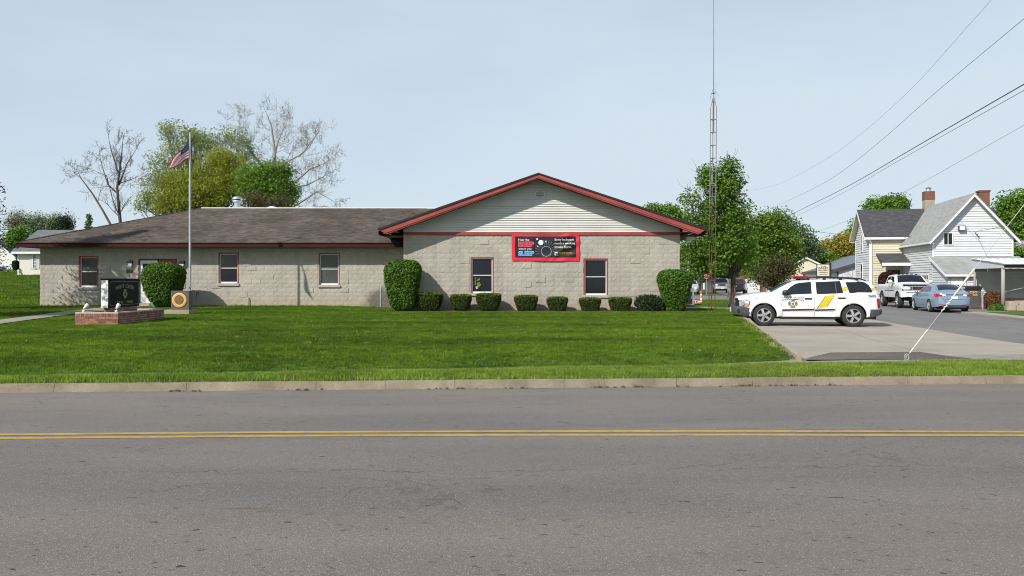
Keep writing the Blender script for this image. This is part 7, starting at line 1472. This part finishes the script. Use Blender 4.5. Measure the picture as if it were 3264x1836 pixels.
def bush(label, px0, px1, y0, y1, d, group, mat, n, leaf, base=.85, e=.55, depth=1.0, tip=None, spiky=False, seed=1, lean=0, name='bush', cat='bush', topflat=.5):
    rng = np.random.default_rng(seed); cx, w = PX((px0 + px1) / 2, d), (px1 - px0) * d / F / 2 * .96; zt, zb = PZ(y0, d), PZ(y1, d); h = (zt - zb) / 2; zc = (zt + zb) / 2; dp = w * depth
    t = thing(name, label, cat, (cx, d, zb), 0, group)
    k1, k2 = 2 / e, 2 / topflat
    def surf(th, ph):                                         # point of the rounded block in direction (th, ph)
        dx, dy, dz = np.cos(ph) * np.cos(th), np.cos(ph) * np.sin(th), np.sin(ph); hx = (np.abs(dx) ** k1 + np.abs(dy) ** k1) ** (k2 / k1); r = (hx + np.abs(dz) ** k2 + 1e-12) ** (-1 / k2); return dx * r, dy * r, dz * r
    q = rng.normal(size=(n, 3)); q /= np.linalg.norm(q, axis=1, keepdims=True); ph, th = np.arcsin(np.clip(q[:, 2], -1, 1)), np.arctan2(q[:, 1], q[:, 0])
    x, y, z = surf(th, ph); f = (z + 1) / 2; tp = base + (1 - base) * np.clip(f * 1.25, 0, 1)
    lump = 1 + .025 * np.sin(5 * th + 3 * z + seed) + .015 * np.sin(5 * z + 2 * th)
    ins = 1 - np.abs(rng.normal(0, .075, n)); Pp = np.stack([cx + x * w * tp * lump * ins, d + y * dp * tp * lump * ins, zc + z * h * (1 - np.abs(rng.normal(0, .03, n)))], 1)
    Nn = np.stack([np.sign(x) * np.abs(x) ** (k1 - 1) / w, np.sign(y) * np.abs(y) ** (k1 - 1) / dp, np.sign(z) * np.abs(z) ** (k2 - 1) / h * .8], 1); Nn /= np.linalg.norm(Nn, axis=1, keepdims=True) + 1e-9; Nn = Nn * .55 + rng.normal(0, .5, (n, 3)) + np.array([0, 0, .75])
    V = leaf_quads(Pp, Nn, np.full(n, leaf), rng)
    link('foliage', fast_mesh('foliage', V, 4, mat), t)
    if tip is not None:
        m = int(n * .42); th2 = rng.uniform(0, 6.28, m); rr_ = np.sqrt(rng.uniform(0, 1, m)) * .98; X = cx + sq(np.cos(th2), e) * rr_ * w; Y = d + sq(np.sin(th2), e) * rr_ * dp; Z = zt - .02 - .05 * rr_ ** 4 + rng.normal(0, .018, m)
        link('top_leaves', fast_mesh('top_leaves', leaf_quads(np.stack([X, Y, Z], 1), rng.normal(0, .6, (m, 3)) + np.array([0, 0, .8]), np.full(m, leaf), rng), 4, tip), t)  # lighter leaf colour laid over the top only
    if spiky:
        g = []; m = 520; th2 = rng.uniform(0, 6.28, m); p2 = rng.uniform(-.2, 1.4, m); x, y, z = surf(th2, p2); b0 = np.stack([cx + x * w * .92, d + y * dp * .92, zc + z * h * .9], 1); dr = np.stack([x, y, np.abs(z) + .5], 1); dr /= np.linalg.norm(dr, axis=1, keepdims=True); L_ = rng.uniform(.08, .2, m)[:, None]
        sd = np.cross(dr, rng.normal(size=(m, 3))); sd /= np.linalg.norm(sd, axis=1, keepdims=True); V = np.stack([b0 - sd * .012, b0 + dr * L_ * .5 + sd * .02, b0 + dr * L_, b0 + dr * L_ * .5 - sd * .02], 1); link('shoots', fast_mesh('shoots', V, 4, mat), t)
    g = MB()
    def fn(u, v):
        a, b = u * 6.2832, (v - .5) * math.pi * .999; c = np.array([a]), np.array([b]); x, y, z = surf(*c); k = (z[0] + 1) / 2; tpp = (base + (1 - base) * min(1, k * 1.25)) * .86; return (cx + x[0] * w * tpp, d + y[0] * dp * tpp, zc - .01 + z[0] * h * .93)
    part(g.grid(fn, 18, 10), 'light_block_core', mat, t, smooth=True)  # added inner shell that stops light passing through the leaves
    return t
D2 = 1.2671
bush('large rounded bush in front of the white station door', 454, 591, 838, 979, 36.15, 'tall trimmed bushes along the station', lmBush, 11000, .052, .62, .62, .95, seed=2, topflat=.6)
bush('tall block-trimmed bush at the inner corner of wing and gable', 1222, 1346, 829, 987, 34.35, 'tall trimmed bushes along the station', lmBush, 12000, .048, .66, .5, .95, seed=3, topflat=.42)
bush('tall block-trimmed bush at the outer corner below the floodlight', 2094, 2207, 860, 1002, 34.4, 'tall trimmed bushes along the station', lmBush, 11000, .048, .52, .5, .95, seed=4, topflat=.42)
low = [(1047, 1116, 736, 780, 'low clipped bush shaded by the tall inner corner bush'), (1131, 1188, 741, 781, 'small low clipped bush just before the window with the plant'), (1195, 1263, 738, 781, 'wider low clipped bush under the window with the plant'), (1292, 1355, 743, 783, 'low clipped bush below the lettered end of the banner'), (1374, 1430, 747, 787, 'low clipped bush below the end of the banner nearer the antenna'), (1456, 1513, 749, 788, 'low clipped bush under the window next to the mast end'), (1530, 1590, 748, 790, 'low clipped bush touching the spiky dark yew')]
for i, (a, b, c, e_, lb_) in enumerate(low): bush(lb_, a * D2, b * D2, c * D2, e_ * D2, 34.45, 'low clipped bushes along the gable wall', lmLow, 6500, .028, .70, .42, .9, tip=lmLowTip, seed=20 + i, topflat=.35)
bush('spiky dark unclipped yew between the clipped bushes and the corner bush', 1598 * D2, 1667 * D2, 747 * D2, 792 * D2, 34.4, 'low clipped bushes along the gable wall', lmYew, 5200, .034, .75, .6, .9, spiky=True, seed=31, topflat=.5)
bush('maroon leaved bush in front of the cream house', 2802, 2862, 868, 960, 60, None, lmMaroon, 4000, .09, .8, .8, 1, seed=33)
bush('dead brown shrub tangled behind the chain-link fence', 3140, 3196, 931, 984, 46.9, None, lmDead, 3800, .05, .95, .6, .8, seed=34)
bush('low green weeds clump beside the concrete steps', 3150, 3230, 972, 1000, 44.6, None, lmBush, 1800, .07, 1.1, .9, .6, seed=35, name='weed_clump', cat='weeds')
bush('dark round shrub at the far edge of the cream cottage wall', 41, 58, 832, 858, 78, None, lmDark, 900, .12, .9, .8, 1, seed=36)
bush('rounded green shrub next to the porch house', 2185, 2222, 870, 905, 112, None, lmGreen, 1500, .16, .9, .8, 1, seed=37)
bush('dark green shrub in front of the porch posts', 2226, 2248, 872, 900, 118, None, lmBlue, 1200, .16, .9, .8, 1, seed=38)
# mulch under the low bushes
g = MB(); g.poly([(GX0 - .2, 33.7, lawn_z(-4, 33.7) + .02), (GX1 + .4, 33.7, lawn_z(6, 33.7) + .02), (GX1 + .4, 35.2, lawn_z(6, 35.2) + .03), (GX0 - .2, 35.2, lawn_z(-4, 35.2) + .03)]); structure('mulch_bed', g, mSoil)

# trees: limbs grow from the trunk to leaf clumps placed through the crown
def limb(g, a, b, r0, r1, rng, sag=.12, n=5, sides=6):
    a, b = Vector(a), Vector(b); L_ = (b - a).length; side = Vector(rng.normal(0, 1, 3)); pts = []; rad = []
    for k in range(n + 1):
        t = k / n; p = a.lerp(b, t); p += Vector((0, 0, 1)) * math.sin(math.pi * t) * L_ * sag * -.4 + side * math.sin(math.pi * t) * L_ * .05
        pts.append(p); rad.append(r0 + (r1 - r0) * t)
    g.tube(pts, rad, sides, cap=False)
def tree(name, label, cat, px, d, base_y, lobes, mat, bark, n_clump, per, leaf, trunk_r=.2, seed=1, group=None, clump_r=.55, trunk_top=None, twigs=(), mats2=None, z0=None, dep=.8, inner=.35, squash=.8, lean=0):
    """lobes: (px, py, rx, ry) ellipses measured in the photograph at depth d, given real thickness"""
    rng = np.random.default_rng(seed); s = d / F; bx, bz = PX(px, d), (PZ(base_y, d) if z0 is None else z0); t = thing(name, label, cat, (bx, d, bz), 0, group)
    area = np.array([l[2] * l[3] for l in lobes], float); pk = rng.choice(len(lobes), n_clump, p=area / area.sum()); C = []
    for i in pk:
        lx, ly, rx, ry = lobes[i][:4]; q = rng.normal(size=3); q /= np.linalg.norm(q); r = rng.uniform(inner, 1) ** .5
        C.append((PX(lx, d) + q[0] * r * rx * s, d + q[1] * r * rx * s * dep, PZ(ly, d) + q[2] * r * ry * s))
    C = np.array(C); tips = C
    zt = trunk_top if trunk_top is not None else max(c[2] for c in C) * .92; g = MB(); ztop = zt; npt = 8; tp = []; wob_ = rng.normal(0, .04, (npt + 1, 2)) * (zt - bz) * .25
    for k in range(npt + 1): f = k / npt; tp.append((bx + wob_[k][0] * f + lean * f, d + wob_[k][1] * f, bz - .2 + (zt - bz + .2) * f))
    g.tube(tp, [trunk_r * (1.25 if k == 0 else 1) * (1 - .86 * k / npt) for k in range(npt + 1)], 9, cap=False); part(g, 'trunk', bark, t, smooth=True)
    g = MB(); nb = min(len(C), 130); hit = rng.choice(len(C), nb, replace=False)
    for i in hit:
        c = C[i]; zc = min(max(bz + (c[2] - bz) * rng.uniform(.35, .75), bz + .25 * (zt - bz)), zt * .97); f = (zc - bz) / (zt - bz); k = min(int(f * npt), npt - 1); ff_ = f * npt - k; a = Vector(tp[k]).lerp(Vector(tp[k + 1]), min(1, max(0, ff_)))
        limb(g, a, c, max(.018, trunk_r * .33 * (1 - f * .7)), .012 + leaf * .05, rng, n=4, sides=5)
    part(g, 'limbs', bark, t, smooth=True, kind='stuff')
    n = n_clump * per; ci = np.repeat(np.arange(n_clump), per); off = rng.normal(0, 1, (n, 3)); off /= np.maximum(1, np.linalg.norm(off, axis=1, keepdims=True) / 1.6); cs = (clump_r * rng.uniform(.6, 1.3, n_clump))[ci][:, None]; Pp = C[ci] + off * cs * np.array([1, 1, squash])
    V = leaf_quads(Pp, rng.normal(0, .7, (n, 3)) + np.array([0, 0, .8]) + off * .3, np.full(n, leaf), rng); link('crown', fast_mesh('crown', V, 4, mat), t)
    if len(twigs):
        g = MB()
        for (xa, ya, xb, yb) in twigs:
            a, b = Vector(P(xa, ya, d)), Vector(P(xb, yb, d)); limb(g, a, b, .03, .006, rng, n=4, sides=4)
            for k in range(5): f = rng.uniform(.25, .9); o = a.lerp(b, f); limb(g, o, o + Vector((rng.normal(0, .35), rng.normal(0, .3), rng.uniform(.25, .8))), .012, .005, rng, n=3, sides=3)
        part(g, 'bare_twigs', bark, t)
    return t
def bare_tree(name, label, px, d, base_z, stems, bark, seed, levels=5, rmin=.012, group=None, spread=.62, cat='tree', curl=.2, kids=(3, 4), dens=1.4, twig=1., tipf=1., thin=1.):
    """stems: lists of (px, py, radius) the main boughs follow; the rest branches from them"""
    rng = random.Random(seed); t = thing(name, label, cat, (PX(px, d), d, base_z), 0, group); gt = MB(); gb = MB()
    def rv(): return Vector((rng.gauss(0, 1), rng.gauss(0, 1), rng.gauss(0, 1)))
    def grow(p, dr, L_, r, lv):
        n = 4; pts = [p.copy()]; d_ = dr.copy()
        for k in range(n): d_ = (d_ + rv() * curl + Vector((0, 0, .07))).normalized(); pts.append(pts[-1] + d_ * L_ / n)
        gb.tube(pts, [max(rmin * .7, r * (1 - .6 * k / n)) for k in range(n + 1)], 5 if r > .05 else 3, cap=False)
        if lv <= 0: return
        for k in range(rng.randint(*kids)):
            f = rng.uniform(.15, 1); i = min(int(f * n), n - 1); q = pts[i].lerp(pts[i + 1], f * n - i); a = rv(); a -= d_ * a.dot(d_); a.normalize(); nd = (d_ * (1 - spread * .5) + a * spread * rng.uniform(.6, 1.2)).normalized(); grow(q, nd, L_ * rng.uniform(.5, .78), max(rmin, r * .5), lv - 1)
    for st_ in stems:
        pts = [Vector(P(x, y, d)) + Vector((0, rng.gauss(0, .3) * (k > 0), 0)) for k, (x, y, r) in enumerate(st_)]; rad = [q[2] * thin for q in st_]
        if st_[0][2] > .14 : gt.tube(pts, rad, 9, cap=False)
        else: gb.tube(pts, rad, 6, cap=False)
        for k in range(len(pts) - 1):
            seg = pts[k + 1] - pts[k]; cnt = max(1, int(seg.length / dens)) if k > 0 or st_[0][2] < .14 else max(0, int(seg.length / 3))
            for j in range(cnt):
                f = rng.random(); a = rv(); dd = seg.normalized(); a -= dd * a.dot(dd); a.normalize(); grow(pts[k].lerp(pts[k + 1], f), (dd * .5 + a * spread).normalized(), twig * rng.uniform(1.4, 2.6) * (d / 75), max(rmin * 1.6, rad[k + 1] * .45), levels - 2)
        grow(pts[-1], (pts[-1] - pts[-2]).normalized(), 1.9 * tipf * d / 75, max(rmin * 1.5, rad[-1]), levels - 2)
    if gt.v: part(gt, 'trunk', bark, t, smooth=True)
    part(gb, 'branches', bark, t, kind='stuff'); return t
bare_tree('bare_tree', 'leafless dark tree behind the low end of the wing roof', 367, 75, 1.4, [[(372, 900, .26), (377, 705, .20), (378, 600, .16), (382, 500, .09), (392, 455, .04)], [(378, 620, .13), (352, 590, .10), (330, 545, .06), (318, 500, .03)], [(379, 590, .13), (400, 520, .08), (432, 478, .03)], [(380, 560, .10), (360, 480, .06), (352, 445, .03)], [(352, 715, .15), (330, 670, .12), (290, 615, .10), (262, 570, .07), (240, 545, .03)], [(378, 585, .08), (420, 575, .05), (450, 562, .02)], [(376, 680, .09), (366, 640, .07), (340, 560, .05), (300, 545, .02)]], mBark, 3, levels=5, rmin=.010, spread=.62, curl=.12, kids=(3, 4), dens=1.0, twig=.8, tipf=.5, thin=.72)
bare_tree('sycamore_tree', 'tall pale-barked sycamore without leaves rising behind the green trees', 900, 85, .8, [[(880, 900, .4), (876, 690, .32), (872, 560, .24), (870, 470, .15), (862, 400, .08), (850, 362, .03)], [(874, 600, .2), (835, 530, .14), (800, 480, .09), (765, 430, .05), (735, 400, .02)], [(876, 560, .18), (915, 515, .12), (960, 490, .08), (1000, 440, .04)], [(878, 640, .2), (930, 590, .13), (985, 540, .08), (1040, 520, .03)], [(880, 680, .18), (950, 650, .12), (1010, 610, .08), (1060, 640, .03)], [(882, 700, .15), (960, 690, .1), (1030, 655, .06), (1078, 668, .02)], [(870, 520, .13), (890, 450, .08), (905, 400, .03)], [(950, 500, .1), (985, 470, .06), (1010, 430, .03)], [(930, 600, .1), (985, 590, .08), (1030, 560, .03)]], mBarkPale, 9, levels=6, rmin=.011, spread=.75, curl=.2, kids=(3, 3), dens=.75, twig=.85, tipf=.45)
gB = 'leafy trees behind the station wing'
tree('pale_tree', 'tall loose pale green spring tree behind the flag', 'tree', 600, 84, 720, [(595, 430, 70, 28), (560, 480, 70, 40), (650, 470, 60, 45), (500, 620, 60, 50), (470, 655, 40, 18), (740, 450, 55, 45), (780, 480, 35, 40), (520, 540, 45, 50), (640, 530, 60, 45), (495, 510, 30, 18), (545, 405, 28, 15)], lmPale, mBark, 210, 80, .094, .42, 5, gB, .60, z0=1, inner=.1)
tree('golden_tree', 'broad yellow-green spring tree behind the roof ventilator', 'tree', 640, 76, 720, [(670, 600, 110, 70), (600, 640, 90, 50), (740, 560, 60, 70), (700, 510, 55, 35), (560, 590, 70, 40), (560, 660, 60, 25)], lmGold, mBark, 230, 150, .088, .4, 6, gB, .60, z0=1, inner=.15)
tree('green_tree', 'rounded mid green tree beside the pale sycamore', 'tree', 850, 72, 720, [(860, 595, 75, 50), (810, 580, 50, 50), (880, 545, 45, 32), (910, 620, 32, 40)], lmGreen, mBark, 240, 105, .088, .3, 7, gB, .55, z0=1, inner=.15)
tree('brown_shrub_tree', 'low reddish brown shrubs just above the ridge beside the dome ventilator', 'tree', 850, 68, 720, [(820, 645, 55, 22), (890, 645, 45, 18)], leafmat('brown_bud', (.09, .075, .03), (.16, .14, .05), .3, .5), mBarkDark, 70, 40, .08, .15, 8, None, .5, z0=1)
gF = 'distant trees beyond the cottage'
for i, (px, top, wd, m_, lb_) in enumerate(((60, 672, 34, lmFar, 'faint bare-topped distant tree leftmost above the cottage roof'), (115, 682, 26, lmBlue, 'rounded distant green tree above the middle of the cottage roof'), (150, 690, 26, lmFar, 'lower pale distant tree between the two greener ones'), (182, 682, 26, lmBlue, 'distant green tree next to the narrow dark one'), (208, 680, 14, lmDark, 'narrow dark distant tree at the end of the tree row'))):
    tree('distant_tree', lb_, 'tree', px, 170, 760, [(px, (top + 745) / 2, wd, (745 - top) / 2), (px + wd * .4, top + 35, wd * .7, 22), (px - wd * .5, top + 40, wd * .6, 20)], m_, mBark, 85, 40, .15, .22, 50 + i, gF, .95, z0=3, inner=.05)
tree('dark_shrub_tree', 'dense dark green shrub behind the cottage roof edge', 'tree', 55, 100, 800, [(62, 752, 20, 22), (45, 765, 18, 20)], lmGreen, mBarkDark, 50, 70, .15, .15, 58, None, .5, z0=2)
def conifer(name, label, px, d, top, base_y, half, mat, seed, tiers=26, n_leaf=60, leaf=.12, z0=None):
    rng = np.random.default_rng(seed); s = d / F; bx = PX(px, d); zt, zb = PZ(top, d), PZ(base_y, d) if z0 is None else z0; t = thing(name, label, 'tree', (bx, d, zb)); part(MB().tube([(bx, d, zb - .3), (bx, d, zt)], [.02 * (zt - zb) + .05, .02], 8), 'trunk', mBarkDark, t); C = []; g = MB()
    for k in range(tiers):
        f = (k + .5) / tiers; z = zb + (zt - zb) * (.06 + .94 * f); r = half * s * (1 - f) ** .85 + .08
        for j in range(9):
            a = rng.uniform(0, 6.28); rr_ = r * rng.uniform(.7, 1.15); tip = Vector((bx + math.cos(a) * rr_, d + math.sin(a) * rr_, z - rr_ * .22 + rng.normal(0, .1))); limb(g, (bx, d, z), tip, .035, .008, rng, .25, 3, 4)
            for q in np.linspace(.25, 1.05, int(n_leaf / 9) + 4): C.append([bx + math.cos(a) * rr_ * q + rng.normal(0, .12), d + math.sin(a) * rr_ * q + rng.normal(0, .12), z - rr_ * .22 * q * q + rng.normal(0, .10)])
    part(g, 'limbs', mBarkDark, t, kind='stuff'); C = np.array(C); link('crown', fast_mesh('crown', leaf_quads(C, rng.normal(0, 1, C.shape) + np.array([0, 0, .4]), np.full(len(C), leaf), rng, .35), 4, mat), t); return t
conifer('spruce_tree', 'dark spruce cut off by the edge of the picture beside the barn', -128, 33.6, 240, 842, 165, lmDark, 61, 44, 120, .075, z0=2.1)
part(MB().tube([(PX(-128, 33.6), 33.6, .2), (PX(-128, 33.6), 33.6, 2.4)], [.24, .2], 8), 'lower_trunk', mBarkDark, bpy.data.objects['spruce_tree'])
conifer('small_conifer', 'small pointed conifer peeping over the low end of the wing roof', 283, 112, 683, 800, 26, lmBlue, 62, 18, 60, .2, z0=3)
tw_ = [(2322, 620, 2318, 480), (2320, 600, 2330, 500), (2330, 600, 2345, 520), (2340, 640, 2345, 545), (2325, 560, 2316, 505), (2245, 600, 2222, 540), (2200, 640, 2195, 600)]
tree('maple_tree', 'leafy young maple between the radio mast and the white SUV', 'tree', 2338, 47.5, 985, [(2290, 610, 48, 60), (2335, 580, 32, 45), (2262, 570, 28, 40), (2285, 700, 75, 70), (2240, 780, 62, 65), (2330, 770, 80, 75), (2350, 690, 30, 60), (2200, 640, 24, 32), (2215, 700, 30, 40), (2270, 545, 18, 22), (2325, 535, 22, 22), (2370, 800, 38, 40), (2250, 850, 60, 28)], lmMaple, mBarkDark, 380, 76, .076, .17, 71, None, .34, trunk_top=PZ(560, 47.5), twigs=tw_, z0=0, inner=.08)
tree('shade_maple', 'leafy tree beyond the picture edge whose shadow lies on the lawn', 'tree', -420, 27.2, 1010, [(-420, 600, 190, 190), (-330, 640, 130, 120)], lmMaple, mBark, 150, 70, .085, .16, 92, None, .4, z0=.3, inner=.1)
wd_ = bpy.data.objects['maple_tree']; part(MB().tube([(PX(2341, 47.5), 47.5 - .21, .05), (PX(2341, 47.5), 47.5 - .20, .75), (PX(2339, 47.5), 47.5 - .17, 1.35)], [.05, .05, .04], 8), 'bare_wood', M('exposed_red_wood', (.15, .045, .025), .8, .35, 8, stretch=(1, 1, .3)), wd_, label='strip of exposed red wood on the maple trunk')
tree('dense_tree', 'broad dense green tree behind the SUV bonnet', 'tree', 2465, 76, 940, [(2440, 740, 60, 55), (2480, 770, 70, 60), (2410, 800, 55, 60), (2500, 820, 55, 45), (2470, 700, 40, 25), (2410, 725, 35, 30), (2450, 860, 80, 35)], lmDense, mBarkDark, 420, 62, .115, .3, 72, None, .55, z0=0, inner=.15)
tree('thin_brown_tree', 'brownish thin twiggy tree low behind the red roofed shed', 'tree', 2470, 70, 950, [(2470, 860, 55, 40), (2440, 880, 40, 30), (2500, 850, 30, 30)], leafmat('brown_green_leaf', (.06, .06, .02), (.12, .115, .035), .3, .5), mBarkDark, 90, 40, .09, .14, 73, None, .5, z0=0)
tree('loose_tree', 'loose open-crowned tree with sky showing beside the dense green tree', 'tree', 2530, 112, 950, [(2520, 720, 25, 24), (2545, 745, 35, 28), (2575, 775, 32, 28), (2525, 770, 30, 36), (2600, 800, 24, 20)], lmBlue, mBark, 120, 26, .17, .2, 74, None, .6, z0=0)
tree('round_green_tree', 'dark green lower tree between the dense tree and the yellow one', 'tree', 2570, 118, 950, [(2570, 830, 60, 36), (2620, 835, 40, 28), (2520, 860, 50, 30)], lmDense, mBark, 170, 70, .19, .2, 75, None, .75, z0=0)
tree('yellow_tree', 'olive yellow spring tree above the slate grey metal roof', 'tree', 2670, 125, 950, [(2660, 800, 60, 30), (2700, 780, 45, 36), (2640, 820, 40, 18)], lmOlive, mBark, 170, 62, .19, .2, 76, None, .75, z0=0, twigs=[(2660, 780, 2655, 755), (2690, 770, 2700, 748), (2640, 790, 2625, 770)])
tree('upper_green_tree', 'green tree behind the yellow tree touching the cream gable', 'tree', 2715, 132, 950, [(2720, 770, 36, 26), (2740, 735, 26, 24), (2750, 800, 30, 40)], lmDense, mBark, 110, 62, .19, .2, 77, None, .7, z0=0)
tree('roof_tree', 'dark green tree showing above the ridge of the cream house', 'tree', 2825, 105, 950, [(2800, 655, 40, 20), (2850, 650, 42, 20), (2825, 675, 60, 25)], lmGreen, mBark, 120, 60, .16, .22, 78, None, .6, z0=0)
tree('chimney_tree', 'large dark green tree behind the white house chimney', 'tree', 3235, 88, 950, [(3215, 680, 35, 45), (3260, 700, 50, 65), (3230, 760, 40, 50), (3275, 640, 40, 30), (3215, 640, 25, 18), (3250, 820, 50, 40)], lmGreen, mBark, 260, 70, .135, .28, 79, None, .6, z0=0)
tree('fence_tree', 'small dark tree between the white house and the frame edge', 'tree', 3245, 66, 950, [(3240, 815, 26, 28), (3258, 835, 20, 30)], lmGreen, mBarkDark, 60, 60, .10, .15, 80, None, .4, z0=0)
tree('gable_tree', 'green trees in a clump showing past the red rake board', 'tree', 2120, 100, 950, [(2085, 680, 30, 22), (2130, 685, 38, 26), (2175, 710, 35, 30), (2110, 720, 60, 30)], lmGreen, mBark, 150, 65, .15, .22, 81, None, .55, z0=0)
tree('shade_tree', 'dark spreading tree shading the porch house', 'tree', 2230, 128, 950, [(2200, 815, 50, 32), (2260, 830, 45, 32), (2300, 850, 50, 30), (2330, 830, 40, 35)], lmDense, mBarkDark, 200, 62, .2, .25, 82, None, .8, z0=0)
bush('long dark woodland edge far behind the side street', 2150, 2560, 850, 915, 230, None, lmGreen, 9000, .45, .9, .7, .3, seed=90, name='woodland', cat='woodland')['kind'] = 'stuff'
far_house('far_white_house', 'pale house corner at the edge of the picture beyond the fence tree', PX(3252, 78), 78, 0, .2, 6, 8, 3.9, 5.6, mCream, mShingleGrey)
